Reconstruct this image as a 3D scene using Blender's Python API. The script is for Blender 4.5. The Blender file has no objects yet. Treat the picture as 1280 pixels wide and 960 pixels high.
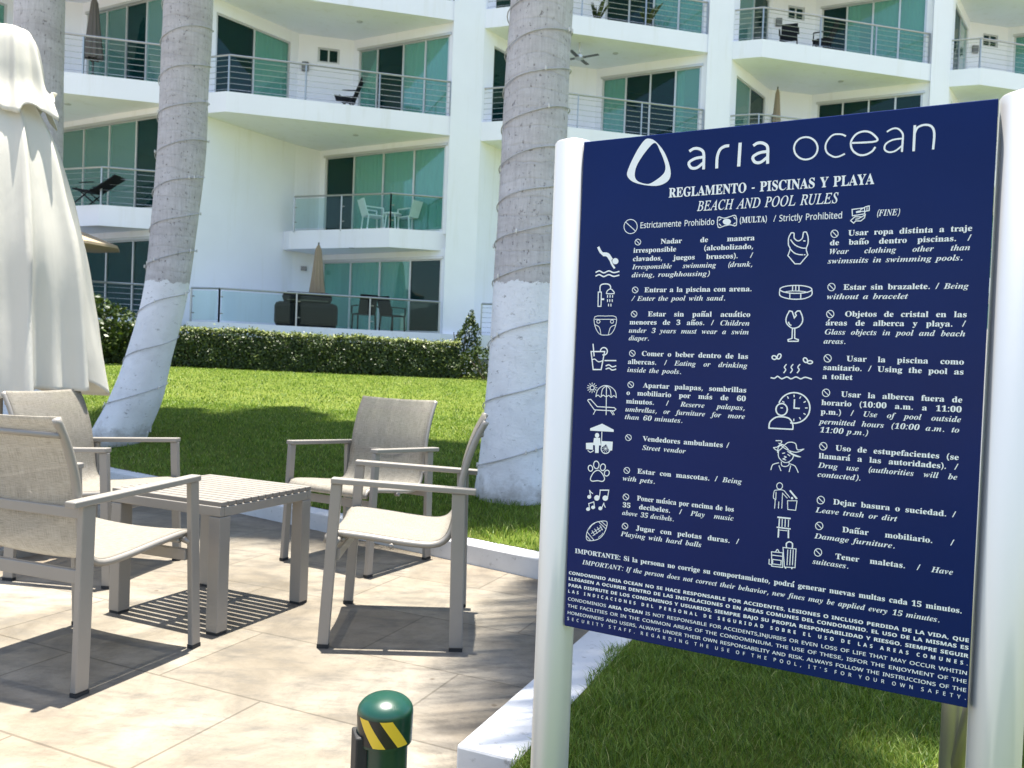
import bpy, math, random
import numpy as np
from mathutils import Vector, Matrix
from mathutils.geometry import tessellate_polygon

# ------------------------------------------------------------------ camera, sky, sun, exposure
SC = bpy.context.scene
COL = SC.collection
R = math.radians
PITCH, ROLL = R(1.226), R(2.243)
cam_d = bpy.data.cameras.new('camera'); cam = bpy.data.objects.new('camera', cam_d); COL.objects.link(cam)
cam_d.sensor_width = 36; cam_d.lens = 29.04; cam_d.clip_start = .02; cam_d.clip_end = 2000
f_ = Vector((0, math.cos(PITCH), -math.sin(PITCH))); u_ = Vector((0, math.sin(PITCH), math.cos(PITCH))); r_ = Vector((1, 0, 0))
rt = math.cos(ROLL)*r_ + math.sin(ROLL)*u_; up = -math.sin(ROLL)*r_ + math.cos(ROLL)*u_
cam.matrix_world = Matrix(((rt.x, up.x, -f_.x, 0), (rt.y, up.y, -f_.y, 0), (rt.z, up.z, -f_.z, 1.1), (0, 0, 0, 1)))
cam_d.dof.use_dof = True; cam_d.dof.focus_distance = 1.75; cam_d.dof.aperture_fstop = 11.0
SC.camera = cam

SUN_EL, SUN_AZ = R(86.0), R(8)        # nearly overhead, a little behind the building; azimuth from +Y towards +X
world = bpy.data.worlds.new('World'); SC.world = world; world.use_nodes = True
wt = world.node_tree; bg = wt.nodes['Background']
sky = wt.nodes.new('ShaderNodeTexSky'); sky.sky_type = 'NISHITA'; sky.sun_disc = False
sky.sun_elevation = SUN_EL; sky.sun_rotation = SUN_AZ; sky.air_density = 1.0; sky.dust_density = 1.5; sky.ozone_density = 1.0
wt.links.new(sky.outputs[0], bg.inputs[0]); bg.inputs[1].default_value = .095
sl = bpy.data.lights.new('sun', 'SUN'); sun = bpy.data.objects.new('sun', sl); COL.objects.link(sun)
sl.energy = 5.0; sl.angle = R(.55); sl.color = (1, .95, .86)
sd = Vector((math.cos(SUN_EL)*math.sin(SUN_AZ), math.cos(SUN_EL)*math.cos(SUN_AZ), math.sin(SUN_EL)))
sun.rotation_euler = (-sd).to_track_quat('-Z', 'Y').to_euler(); sun.location = sd*40
vs = SC.view_settings; vs.view_transform = 'Standard'; vs.look = 'None'; vs.gamma = 1; vs.use_curve_mapping = False
vs.exposure = 1.92
SC.render.engine = 'CYCLES'
SC.cycles.max_bounces = 8; SC.cycles.diffuse_bounces = 4; SC.cycles.transparent_max_bounces = 10
SC.cycles.use_denoising = True

rnd = random.Random(7); npr = np.random.default_rng(7)

# ------------------------------------------------------------------ materials
class N:
    def __init__(s, name):
        s.m = bpy.data.materials.new(name); s.m.use_nodes = True; s.t = s.m.node_tree
        s.p = s.t.nodes['Principled BSDF']; s.out = s.t.nodes['Material Output']
    def n(s, typ, **kw):
        x = s.t.nodes.new('ShaderNode'+typ)
        for k, v in kw.items():
            if k.startswith('i_'):
                x.inputs[int(k[2:]) if k[2:].isdigit() else k[2:].replace('_', ' ')].default_value = v
            else: setattr(x, k, v)
        return x
    def l(s, a, b): s.t.links.new(a, b)
    def set(s, col=None, rough=.5, metal=0, spec=.5):
        if col: s.p.inputs['Base Color'].default_value = (*col, 1)
        s.p.inputs['Roughness'].default_value = rough; s.p.inputs['Metallic'].default_value = metal
        s.p.inputs['Specular IOR Level'].default_value = spec
        return s
    def coord(s, kind='Object', scale=(1, 1, 1), rot=(0, 0, 0)):
        c = s.n('TexCoord'); mp = s.n('Mapping'); mp.inputs['Scale'].default_value = scale; mp.inputs['Rotation'].default_value = rot
        s.l(c.outputs[kind], mp.inputs[0]); return mp.outputs[0]
    def noise(s, vec, scale, detail=4, rough=.55, dist=0):
        x = s.n('TexNoise'); s.l(vec, x.inputs['Vector']); x.inputs['Scale'].default_value = scale
        x.inputs['Detail'].default_value = detail; x.inputs['Roughness'].default_value = rough; x.inputs['Distortion'].default_value = dist
        return x.outputs['Fac']
    def ramp(s, fac, stops):
        x = s.n('ValToRGB'); e = x.color_ramp.elements
        while len(e) < len(stops): e.new(.5)
        for q, (p, c) in zip(e, stops): q.position = p; q.color = (*c, 1) if len(c) == 3 else c
        s.l(fac, x.inputs[0]); return x.outputs[0]
    def mix(s, fac, a, b, mode='MIX'):
        x = s.n('MixRGB', blend_type=mode)
        for v, i in ((fac, 0), (a, 1), (b, 2)):
            if hasattr(v, 'links'): s.l(v, x.inputs[i])
            else: x.inputs[i].default_value = v if not isinstance(v, tuple) else (*v, 1)
        return x.outputs[0]
    def math(s, op, a, b=None):
        x = s.n('Math', operation=op)
        for v, i in ((a, 0), (b, 1)):
            if v is None: continue
            if hasattr(v, 'links'): s.l(v, x.inputs[i])
            else: x.inputs[i].default_value = v
        return x.outputs[0]
    def bump(s, h, strength=.3, dist=.01):
        b = s.n('Bump'); b.inputs['Strength'].default_value = strength; b.inputs['Distance'].default_value = dist
        s.l(h, b.inputs['Height']); s.l(b.outputs[0], s.p.inputs['Normal']); return b
    def col(s, c): s.l(c, s.p.inputs['Base Color'])

def simple(name, col, rough=.5, metal=0, spec=.5, var=.06, vs_=8, bump=0):
    k = N(name).set(col, rough, metal, spec); v = k.coord()
    n = k.noise(v, vs_, 5)
    k.col(k.ramp(n, [(.25, tuple(c*(1-var) for c in col)), (.75, tuple(min(.95, c*(1+var)) for c in col))]))
    if bump: k.bump(k.noise(v, vs_*12, 3), bump, .004)
    return k.m

def mat_plaster():
    k = N('white_plaster').set(rough=.8, spec=.2); v = k.coord()
    a = k.ramp(k.noise(v, .7, 6, .6), [(.3, (.77, .785, .835)), (.7, (.81, .83, .885))])
    streak = k.noise(k.coord(scale=(3, 3, .25)), 1.2, 6, .65)
    k.col(k.mix(k.ramp(streak, [(.54, (0, 0, 0)), (.80, (.5, .5, .5))]), a, (.62, .62, .58)))
    k.bump(k.noise(v, 55, 3), .12, .004); return k.m
def mat_patio():
    k = N('travertine_paving').set(rough=.62, spec=.3)
    v = k.coord(rot=(0, 0, R(24)))
    a = k.ramp(k.noise(v, 1.3, 8, .62, .6), [(.34, (.110, .094, .070)), (.47, (.185, .162, .125)), (.61, (.235, .213, .174))])
    b = k.mix(k.ramp(k.noise(k.coord(scale=(1, 2.6, 1), rot=(0, 0, R(24))), 5, 8, .7), [(.47, (0, 0, 0)), (.66, (.85, .85, .85))]), a, (.11, .100, .084))
    o = k.mix(k.ramp(k.noise(v, .55, 4, .6), [(.5, (0, 0, 0)), (.75, (.6, .6, .6))]), b, (.205, .145, .085))
    br = k.n('TexBrick'); k.l(v, br.inputs['Vector']); br.offset = .5; br.squash = 1
    for nme, val in (('Scale', 1), ('Mortar Size', .0048), ('Mortar Smooth', .25), ('Brick Width', .88), ('Row Height', .52)): br.inputs[nme].default_value = val
    br.inputs['Color1'].default_value = (1, 1, 1, 1); br.inputs['Color2'].default_value = (.80, .78, .77, 1); br.inputs['Mortar'].default_value = (.5, .48, .46, 1)
    c = k.mix(.85, o, br.outputs['Color'], 'MULTIPLY')
    pit = k.n('TexVoronoi'); k.l(v, pit.inputs['Vector']); pit.inputs['Scale'].default_value = 3.1
    c = k.mix(k.ramp(pit.outputs['Distance'], [(.02, (1, 1, 1)), (.04, (0, 0, 0))]), c, (.09, .07, .05))
    st = k.ramp(k.noise(k.coord(scale=(1.6, 1, 1), rot=(0, 0, R(-50))), 2.3, 9, .72, 1.2), [(.46, (0, 0, 0)), (.64, (.6, .6, .6))])
    c = k.mix(st, c, k.mix(1, c, (.62, .63, .66), 'MULTIPLY'))
    c = k.mix(k.ramp(k.noise(v, 60, 4, .7), [(.55, (0, 0, 0)), (.75, (.5, .5, .5))]), c, (.085, .073, .058))
    k.col(c)
    k.bump(k.math('SUBTRACT', k.noise(v, 26, 8, .7), k.math('MULTIPLY', br.outputs['Fac'], .9)), .25, .006); return k.m
def mat_curb():
    k = N('white_curb_paint').set(rough=.7, spec=.25); v = k.coord()
    a = k.ramp(k.noise(v, 3, 6), [(.3, (.48, .48, .48)), (.7, (.61, .61, .605))])
    s = k.ramp(k.noise(v, 26, 5, .7), [(.60, (0, 0, 0)), (.68, (1, 1, 1))])
    k.col(k.mix(k.math('MULTIPLY', s, .8), a, (.30, .29, .27))); k.bump(k.noise(v, 60, 4), .3, .004); return k.m
def mat_lawn():
    k = N('lawn_soil').set(rough=.95, spec=.05); v = k.coord()
    a = k.ramp(k.noise(v, 30, 6, .7), [(.3, (.035, .06, .010)), (.7, (.13, .175, .028))])
    k.col(k.mix(k.ramp(k.noise(v, .5, 4), [(.35, (0, 0, 0)), (.7, (.6, .6, .6))]), a, (.15, .17, .04))); k.bump(k.noise(v, 90, 4, .7), .8, .03); return k.m
def mat_leaf(name, c0, c1, trans=.35, rough=.5, spec=.3, attr='tone', hi=None):
    k = N(name).set(rough=rough, spec=spec)
    at = k.n('Attribute', attribute_name=attr)
    st = [(0, c0), (1, c1)] if hi is None else [(0, c0), (.8, c1), (1, hi)]
    c = k.ramp(at.outputs['Fac'], st); k.col(c)
    tr = k.n('BsdfTranslucent'); k.l(k.mix(1, c, (1.25, 1.35, .6), 'MULTIPLY'), tr.inputs[0])
    ms = k.n('MixShader'); ms.inputs[0].default_value = trans; k.l(k.p.outputs[0], ms.inputs[1]); k.l(tr.outputs[0], ms.inputs[2]); k.l(ms.outputs[0], k.out.inputs[0])
    return k.m
def mat_trunk(zpaint):
    k = N('palm_bark').set(rough=.85, spec=.15)
    tc = k.n('TexCoord'); sx = k.n('SeparateXYZ'); k.l(tc.outputs['Object'], sx.inputs[0]); z = sx.outputs[2]
    v = k.coord(); vh = k.coord(scale=(1, 1, 3.2)); vf = k.coord(scale=(6, 6, .7))
    bark = k.ramp(k.noise(vh, 2.2, 8, .7), [(.28, (.40, .375, .37)), (.5, (.52, .495, .49)), (.72, (.60, .58, .58))])
    bark = k.mix(k.ramp(k.noise(vf, 9, 6, .75), [(.42, (0, 0, 0)), (.75, (.7, .7, .7))]), bark, (.35, .325, .32))
    pits = k.ramp(k.noise(k.coord(scale=(1, 1, .6)), 46, 5, .65), [(.60, (0, 0, 0)), (.66, (1, 1, 1))])
    bark = k.mix(k.math('MULTIPLY', pits, .62), bark, (.085, .072, .065))
    ring = k.n('TexWave', wave_type='BANDS', bands_direction='Z'); k.l(v, ring.inputs[0]); ring.inputs['Scale'].default_value = 2.6; ring.inputs['Distortion'].default_value = 3.5; ring.inputs['Detail'].default_value = 3
    rg = k.ramp(ring.outputs['Fac'], [(.0, (1, 1, 1)), (.07, (0, 0, 0))])
    bark = k.mix(k.math('MULTIPLY', rg, .10), bark, (.17, .155, .145))
    paint = k.ramp(k.noise(v, 4, 6), [(.3, (.70, .70, .715)), (.7, (.81, .81, .825))])
    chips = k.ramp(k.noise(k.coord(scale=(1, 1, 2)), 15, 7, .75), [(.61, (0, 0, 0)), (.65, (1, 1, 1))])
    paint = k.mix(k.math('MULTIPLY', chips, .75), paint, (.24, .22, .21))
    soil = k.ramp(k.math('ADD', k.math('MULTIPLY', z, 2.2), k.math('MULTIPLY', k.noise(v, 9, 6, .7), .9)), [(.52, (1, 1, 1)), (.95, (0, 0, 0))])
    paint = k.mix(k.math('MULTIPLY', soil, .8), paint, (.23, .20, .16))
    thin = k.ramp(k.noise(k.coord(scale=(1, 1, 1.8)), 3.5, 8, .7), [(.50, (0, 0, 0)), (.75, (.38, .38, .38))]); paint = k.mix(thin, paint, (.46, .45, .45))
    edge = k.math('ADD', z, k.math('MULTIPLY', k.math('SUBTRACT', k.noise(v, 7, 6, .7), .5), .16))
    k.col(k.mix(k.math('GREATER_THAN', edge, zpaint), paint, bark))
    h = k.math('ADD', k.math('MULTIPLY', k.noise(vh, 22, 6, .7), 1.0), k.math('MULTIPLY', pits, -.8))
    h = k.math('ADD', h, k.math('MULTIPLY', k.math('MULTIPLY', rg, -.35), k.math('GREATER_THAN', edge, zpaint)))
    k.bump(h, .5, .012); return k.m
def mat_sling():
    k = N('sling_mesh_fabric').set(rough=.75, spec=.2)
    c = k.n('TexCoord'); sx = k.n('SeparateXYZ'); k.l(c.outputs['UV'], sx.inputs[0])
    def weave(o, f, jit):
        x = k.math('ADD', k.math('MULTIPLY', o, f), k.math('MULTIPLY', jit, 1.4))
        return k.math('SINE', x)
    uvn = k.n('Mapping'); k.l(c.outputs['UV'], uvn.inputs[0])
    m1 = k.n('Mapping'); m1.inputs['Scale'].default_value = (260, 15, 1); k.l(c.outputs['UV'], m1.inputs[0])
    m2 = k.n('Mapping'); m2.inputs['Scale'].default_value = (15, 330, 1); k.l(c.outputs['UV'], m2.inputs[0])
    a = k.noise(m1.outputs[0], 1, 3, .6); b = k.noise(m2.outputs[0], 1, 3, .6)
    w = k.math('MULTIPLY', k.math('ADD', k.math('MULTIPLY', k.math('SINE', k.math('MULTIPLY', sx.outputs[0], 900)), k.math('SINE', k.math('MULTIPLY', sx.outputs[1], 1300))), 1), .5)
    t = k.math('ADD', k.math('MULTIPLY', k.math('ADD', a, b), .5), k.math('MULTIPLY', k.math('SUBTRACT', w, .5), .10))
    col = k.ramp(t, [(.36, (.22, .198, .165)), (.48, (.34, .315, .27)), (.62, (.42, .395, .345))]); k.col(col)
    k.bump(t, .25, .003)
    tr = k.n('BsdfTranslucent'); k.l(col, tr.inputs[0]); ms = k.n('MixShader'); ms.inputs[0].default_value = .42
    k.l(k.p.outputs[0], ms.inputs[1]); k.l(tr.outputs[0], ms.inputs[2])
    tp = k.n('BsdfTransparent'); m2 = k.n('MixShader'); m2.inputs[0].default_value = .2; k.l(ms.outputs[0], m2.inputs[1]); k.l(tp.outputs[0], m2.inputs[2]); k.l(m2.outputs[0], k.out.inputs[0]); return k.m
def mat_cloth(name, col, trans=.3):
    k = N(name).set(rough=.85, spec=.1); v = k.coord()
    c = k.ramp(k.noise(v, 2.2, 6), [(.3, tuple(x*.93 for x in col)), (.7, col)]); k.col(c)
    k.bump(k.noise(k.coord(scale=(1, 1, .3)), 9, 4, .6, .3), .22, .02)
    tr = k.n('BsdfTranslucent'); k.l(c, tr.inputs[0]); ms = k.n('MixShader'); ms.inputs[0].default_value = trans
    k.l(k.p.outputs[0], ms.inputs[1]); k.l(tr.outputs[0], ms.inputs[2]); k.l(ms.outputs[0], k.out.inputs[0]); return k.m
def mat_glass(name, tint, refl=1.0, body=(.08, .30, .26), solid=0):
    k = N(name); g = k.n('BsdfGlossy'); g.inputs['Roughness'].default_value = .01; g.inputs[0].default_value = (.9, .95, .95, 1)
    t = k.n('BsdfTransparent'); t.inputs[0].default_value = (*tint, 1)
    fr = k.n('Fresnel'); fr.inputs[0].default_value = 1.5
    ms = k.n('MixShader'); k.l(k.math('MULTIPLY', fr.outputs[0], refl), ms.inputs[0]); k.l(g.outputs[0], ms.inputs[2]); k.l(ms.outputs[0], k.out.inputs[0])
    df = k.n('BsdfDiffuse'); df.inputs[0].default_value = (*body, 1); m2 = k.n('MixShader'); m2.inputs[0].default_value = solid
    k.l(t.outputs[0], m2.inputs[1]); k.l(df.outputs[0], m2.inputs[2]); k.l(m2.outputs[0], ms.inputs[1])
    return k.m
def mat_navy():
    k = N('navy_panel').set((.003, .008, .06), .25, 0, .17); v = k.coord()
    k.col(k.ramp(k.noise(v, 6, 6), [(.3, (.0010, .0105, .084)), (.7, (.0013, .0122, .096))]))
    k.bump(k.noise(v, 40, 3), .03, .002); return k.m

M = dict(
 plaster=mat_plaster(), soffit=simple('soffit_paint', (.80, .79, .73), .85, 0, .2, .03, 1),
 alu=simple('window_aluminium', (.55, .56, .55), .4, .6, .5, .04), steel=simple('railing_steel', (.36, .38, .38), .35, .8, .5, .05),
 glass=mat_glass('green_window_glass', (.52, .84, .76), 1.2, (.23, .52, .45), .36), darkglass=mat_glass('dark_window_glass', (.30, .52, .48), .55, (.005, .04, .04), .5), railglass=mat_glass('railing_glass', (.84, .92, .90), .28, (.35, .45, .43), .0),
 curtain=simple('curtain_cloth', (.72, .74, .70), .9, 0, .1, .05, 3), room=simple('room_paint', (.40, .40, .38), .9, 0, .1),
 patio=mat_patio(), curb=mat_curb(), lawn=mat_lawn(), ground=simple('bare_ground', (.25, .22, .17), .95, 0, .1, .2, .5),
 blade=mat_leaf('grass_blade', (.012, .055, .006), (.195, .280, .036), .26, .45, .3, hi=(.42, .39, .15)),
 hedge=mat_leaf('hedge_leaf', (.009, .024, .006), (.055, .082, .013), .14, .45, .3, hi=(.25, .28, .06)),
 twig=simple('hedge_twig', (.02, .022, .012), .9, 0, .1), frond=mat_leaf('palm_frond', (.03, .07, .014), (.09, .14, .03), .3),
 taupe=simple('taupe_powder_coat', (.255, .235, .208), .42, .25, .5, .05, 6), slat=simple('table_slat_coat', (.20, .182, .160), .5, .1, .4, .06, 9),
 foot=simple('black_rubber', (.015, .015, .015), .7), sling=mat_sling(), canvas=mat_cloth('cream_canvas', (.78, .755, .68), .36),
 post=simple('silver_post_coat', (.54, .54, .535), .45, .6, .5, .02, 3), navy=mat_navy(), letter=simple('white_vinyl', (.80, .81, .83), .45, 0, .4, .01),
 galv=simple('galvanised_steel', (.36, .345, .31), .38, .7, .5, .10, 9), green=simple('green_gloss_paint', (.003, .036, .022), .3, 0, .6, .05, 5),
 yellow=simple('yellow_tape', (.72, .47, .03), .4), black=simple('black_tape', (.012, .011, .010), .4), dark=simple('black_sling', (.010, .011, .013), .7, 0, .15),
 white_plastic=simple('white_plastic', (.8, .82, .82), .4), tan=mat_cloth('tan_canvas', (.36, .29, .20), .15), grey_cloth=mat_cloth('grey_canvas', (.16, .145, .13), .1),
 cord=simple('light_cord', (.46, .46, .46), .6), bulb=simple('clear_bulb', (.62, .60, .56), .2), lamp=simple('wall_lamp_metal', (.16, .16, .155), .4, .4),
 petal=simple('red_petal', (.55, .03, .04), .5), bark=simple('shrub_bark', (.09, .07, .05), .9), fan=simple('fan_metal', (.07, .075, .065), .4, .4),
 terracotta=simple('grey_pot', (.20, .20, .19), .8))

# ------------------------------------------------------------------ mesh helpers
class MB:
    def __init__(s): s.v = []; s.f = []; s.mi = []
    def add(s, vs, fs, mi=0):
        b = len(s.v); s.v += [tuple(q) for q in vs]; s.f += [tuple(i+b for i in f) for f in fs]; s.mi += [mi]*len(fs); return s
    def box(s, x0, x1, y0, y1, z0, z1, mi=0):
        return s.add([(x0, y0, z0), (x1, y0, z0), (x1, y1, z0), (x0, y1, z0), (x0, y0, z1), (x1, y0, z1), (x1, y1, z1), (x0, y1, z1)],
                     [(3, 2, 1, 0), (4, 5, 6, 7), (0, 1, 5, 4), (1, 2, 6, 5), (2, 3, 7, 6), (3, 0, 4, 7)], mi)
    def prism(s, poly, z0, z1, mi=0):
        n = len(poly)
        if sum(poly[i][0]*poly[(i+1) % n][1]-poly[(i+1) % n][0]*poly[i][1] for i in range(n)) < 0: poly = poly[::-1]
        z0 = z0 if isinstance(z0, (list, tuple)) else [z0]*n; z1 = z1 if isinstance(z1, (list, tuple)) else [z1]*n
        vs = [(x, y, z0[i]) for i, (x, y) in enumerate(poly)]+[(x, y, z1[i]) for i, (x, y) in enumerate(poly)]
        return s.add(vs, [tuple(range(n))[::-1], tuple(range(n, 2*n))]+[(i, (i+1) % n, n+(i+1) % n, n+i) for i in range(n)], mi)
    def bar(s, a, b, w, h, side=None, mi=0):   # rectangular bar from a to b; w along side, h across
        a, b = Vector(a), Vector(b); d = (b-a).normalized()
        side = Vector(side) if side else (Vector((0, 0, 1)).cross(d) if abs(d.z) < .99 else Vector((1, 0, 0)))
        side = (side-d*side.dot(d)).normalized(); o = d.cross(side)
        vs = [p+side*(i*w/2)+o*(j*h/2) for p in (a, b) for i, j in ((-1, -1), (1, -1), (1, 1), (-1, 1))]
        return s.add(vs, [(0, 1, 2, 3), (7, 6, 5, 4), (4, 5, 1, 0), (5, 6, 2, 1), (6, 7, 3, 2), (7, 4, 0, 3)], mi)
    def tube(s, pts, r, n=10, caps=True, mi=0):
        P = [Vector(p) for p in pts]; rr = r if isinstance(r, (list, tuple)) else [r]*len(P); b = len(s.v); nrm = None
        for i, p in enumerate(P):
            d = (P[min(i+1, len(P)-1)]-P[max(i-1, 0)]).normalized()
            if nrm is None: nrm = d.orthogonal().normalized()
            nrm = (nrm-d*nrm.dot(d)).normalized(); o = d.cross(nrm)
            for k in range(n):
                a = 2*math.pi*k/n; s.v.append(tuple(p+(nrm*math.cos(a)+o*math.sin(a))*rr[i]))
        for i in range(len(P)-1):
            for k in range(n):
                s.f.append((b+i*n+k, b+i*n+(k+1) % n, b+(i+1)*n+(k+1) % n, b+(i+1)*n+k)); s.mi.append(mi)
        if caps:
            s.f.append(tuple(b+k for k in range(n))[::-1]); s.f.append(tuple(b+(len(P)-1)*n+k for k in range(n))); s.mi += [mi, mi]
        return s
    def lathe(s, prof, n=24, c=(0, 0, 0), mi=0):
        b = len(s.v)
        for r, z in prof:
            for k in range(n):
                a = 2*math.pi*k/n; s.v.append((c[0]+r*math.cos(a), c[1]+r*math.sin(a), c[2]+z))
        for i in range(len(prof)-1):
            for k in range(n): s.f.append((b+i*n+k, b+i*n+(k+1) % n, b+(i+1)*n+(k+1) % n, b+(i+1)*n+k)); s.mi.append(mi)
        s.f.append(tuple(b+k for k in range(n))[::-1]); s.f.append(tuple(b+(len(prof)-1)*n+k for k in range(n))); s.mi += [mi, mi]
        return s
    def build(s, name, mats, parent=None, smooth=False, bevel=0):
        me = bpy.data.meshes.new(name); me.from_pydata(s.v, [], s.f)
        for m in (mats if isinstance(mats, (list, tuple)) else [mats]): me.materials.append(m)
        me.polygons.foreach_set('material_index', s.mi)
        if smooth: me.polygons.foreach_set('use_smooth', [True]*len(me.polygons))
        me.update(); return link(name, me, parent, bevel, smooth)
def link(name, me, parent=None, bevel=0, smooth=False):
    o = bpy.data.objects.new(name, me); COL.objects.link(o)
    if parent: o.parent = parent
    if bevel:
        b = o.modifiers.new('bevel', 'BEVEL'); b.width = bevel; b.segments = 2; b.limit_method = 'ANGLE'; b.angle_limit = R(40)
    if smooth == 'auto':
        e = o.modifiers.new('split', 'EDGE_SPLIT'); e.split_angle = R(40)
    return o
def tag(o, label=None, cat=None, group=None, kind=None):
    for k, v in (('label', label), ('category', cat), ('group', group), ('kind', kind)):
        if v: o[k] = v
    return o
def thing(name, label, cat, loc=(0, 0, 0), rz=0, group=None):
    o = bpy.data.objects.new(name, None); COL.objects.link(o); o.location = loc; o.rotation_euler = (0, 0, rz); o.empty_display_size = .2
    return tag(o, label, cat, group)
def copy_tree(o, parent=None):
    c = o.copy(); COL.objects.link(c)
    if parent: c.parent = parent
    for ch in list(o.children): copy_tree(ch, c)
    return c
def fast_mesh(name, verts, nper, mat, tone=None, parent=None):
    """verts (n*nper,3) array: n separate polygons of nper corners"""
    n = len(verts)//nper; me = bpy.data.meshes.new(name)
    me.vertices.add(n*nper); me.vertices.foreach_set('co', np.ascontiguousarray(verts, dtype=np.float32).ravel())
    me.loops.add(n*nper); me.loops.foreach_set('vertex_index', np.arange(n*nper, dtype=np.int32))
    me.polygons.add(n); me.polygons.foreach_set('loop_start', np.arange(0, n*nper, nper, dtype=np.int32))
    me.polygons.foreach_set('loop_total', np.full(n, nper, dtype=np.int32)); me.update(calc_edges=True)
    if tone is not None:
        a = me.attributes.new('tone', 'FLOAT', 'FACE'); a.data.foreach_set('value', np.asarray(tone, dtype=np.float32))
    me.materials.append(mat); return link(name, me, parent)

# ------------------------------------------------------------------ ground
FO = np.array((.17, 4.27)); FD = np.array((-.8096, .5870)); FN = np.array((.5870, .8096))     # far curb: origin, along, away from the patio
NO = np.array((-.096, 2.158)); ND = np.array((.403, .915)); NR = np.array((.915, -.403))         # near curb: origin, along, to the lawn side
CW = .135; NW = .175
def far_s(x, y): return (x-FO[0])*FN[0]+(y-FO[1])*FN[1]
def lawn_z(x, y):
    s = np.maximum(far_s(x, y)-CW, 0)
    return .112+.05*s-.05*np.minimum(x, 0)*np.clip(s/2, 0, 1)
def cross(o1, d1, o2, d2):
    A = np.array((d1, -d2)).T; t = np.linalg.solve(A, o2-o1); return o1+d1*t[0]
gm = MB(); gm.box(-400, 400, -400, 400, -.3, -.03); tag(gm.build('ground', M['ground']), 'bare earth beneath the garden', None, None, 'structure')
pm = MB(); pm.add([(-25, -10, 0), (12, -10, 0), (12, 14, 0), (-25, 14, 0)], [(0, 1, 2, 3)])
tag(pm.build('patio', M['patio']), None, None, None, 'structure')
K0 = cross(FO, FD, NO, ND)                                  # inner corner of the two curbs
K1 = cross(FO+FN*CW, FD, NO+NR*NW, ND)                      # lawn corner
cm = MB(); farend = FO+FD*14
def curb_prism(mb, a, b, b2, a2, h):
    mb.prism([tuple(a), tuple(b), tuple(b2), tuple(a2)], -.02, h)
curb_prism(cm, K0, farend, farend+FN*CW, K1, .110)
NE = NO-ND*.03
curb_prism(cm, K0, NE, NE+NR*NW, K1, .110)
tag(cm.build('curb', M['curb'], None, False, .008), None, None, None, 'structure')
lm = MB()                                                   # lawn: half plane beyond the far curb, then the wedge beside the near curb
us = np.linspace(-22, 26, 60); ss = np.concatenate([np.linspace(CW, 4, 14), np.linspace(4.4, 40, 40)])
vv = []
for s in ss:
    for u in us:
        x, y = FO+FD*(u)+FN*s; vv.append((x, y, float(lawn_z(x, y))))
nu = len(us)
lm.add(vv, [(i*nu+k, i*nu+k+1, (i+1)*nu+k+1, (i+1)*nu+k) for i in range(len(ss)-1) for k in range(nu-1)])
e1 = NO+NR*NW-ND*12; e2 = FO+FN*CW-FD*22
lm.add([(K1[0], K1[1], .108), (e1[0], e1[1], .108), (e2[0], e2[1], .108)], [(0, 1, 2)])
tag(lm.build('lawn', M['lawn']), None, None, None, 'structure')

def blades(n, pts, hmin, hmax, w, lean):
    x, y = pts[:, 0], pts[:, 1]; z = np.asarray(lawn_z(x, y))-.004
    a = npr.uniform(0, 2*np.pi, n); h = npr.uniform(hmin, hmax, n)*(1+.35*np.sin(x*9+np.sin(y*7)*2)*np.sin(y*8+1)); l = npr.uniform(.2, lean, n)*h; b = npr.uniform(0, 2*np.pi, n)
    wx, wy = np.cos(a)*w/2, np.sin(a)*w/2; dx, dy = np.cos(b)*l, np.sin(b)*l
    base = np.stack([x, y, z], 1); P = np.empty((n, 4, 3))
    P[:, 0] = base+np.stack([-wx, -wy, 0*x], 1); P[:, 1] = base+np.stack([wx, wy, 0*x], 1)
    P[:, 2] = base+np.stack([wx*.7+dx*.45, wy*.7+dy*.45, h*.65], 1); P[:, 3] = base+np.stack([-wx*.7+dx*.45, -wy*.7+dy*.45, h*.65], 1)
    T = np.empty((n, 4, 3)); T[:, 0] = P[:, 3]; T[:, 1] = P[:, 2]; tip = base+np.stack([dx, dy, h*.95], 1)
    T[:, 2] = tip+np.stack([wx*.12, wy*.12, 0*x], 1); T[:, 3] = tip-np.stack([wx*.12, wy*.12, 0*x], 1)
    return np.concatenate([P.reshape(-1, 3), T.reshape(-1, 3)])
def in_lawn(p, m=.0):
    s = far_s(p[:, 0], p[:, 1]); q = (p-NO)@NR
    return (s > CW-m) | (q > NW-m)
allb = []; tones = []
def sow(n, d0, d1, l0, l1, hmin, hmax, w, lean):
    d = np.sqrt(npr.uniform(d0*d0, d1*d1, n)); t = npr.uniform(l0, l1, n); p = np.stack([d*t, d], 1)
    jit = -.012+.016*np.sin(p[:, 0]*31)+.016*np.sin(p[:, 1]*23+1)
    s = far_s(p[:, 0], p[:, 1]); q = (p-NO)@NR
    p = p[((s > CW+jit) | (q > NW+jit)) & (p[:, 1] < 19.4+.3*p[:, 0]+1.2)]
    n = len(p); allb.append(blades(n, p, hmin, hmax, w, lean))
    patch = .5+.25*np.sin(p[:, 0]*2.1+np.sin(p[:, 1]*1.7)*2)*np.sin(p[:, 1]*1.3+1)
    t_ = np.clip(npr.normal(.48, .22, n)+.25*(patch-.5), 0, .84); dead = npr.uniform(0, 1, n) < .035; t_[dead] = npr.uniform(.9, 1, dead.sum())
    tones.append(np.concatenate([t_, t_]))
sow(115000, 1.1, 3.6, -.12, .85, .012, .036, .0023, 1.3)
sow(70000, 3.4, 6.5, -.8, .55, .022, .05, .005, 1.0)
sow(95000, 6.2, 11, -.72, .25, .018, .04, .0065, 1.0)
sow(35000, 4, 11, .25, 1.1, .022, .05, .009, 1.0)
sow(35000, 10.5, 24, .15, .9, .02, .045, .018, 1.0)
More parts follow.
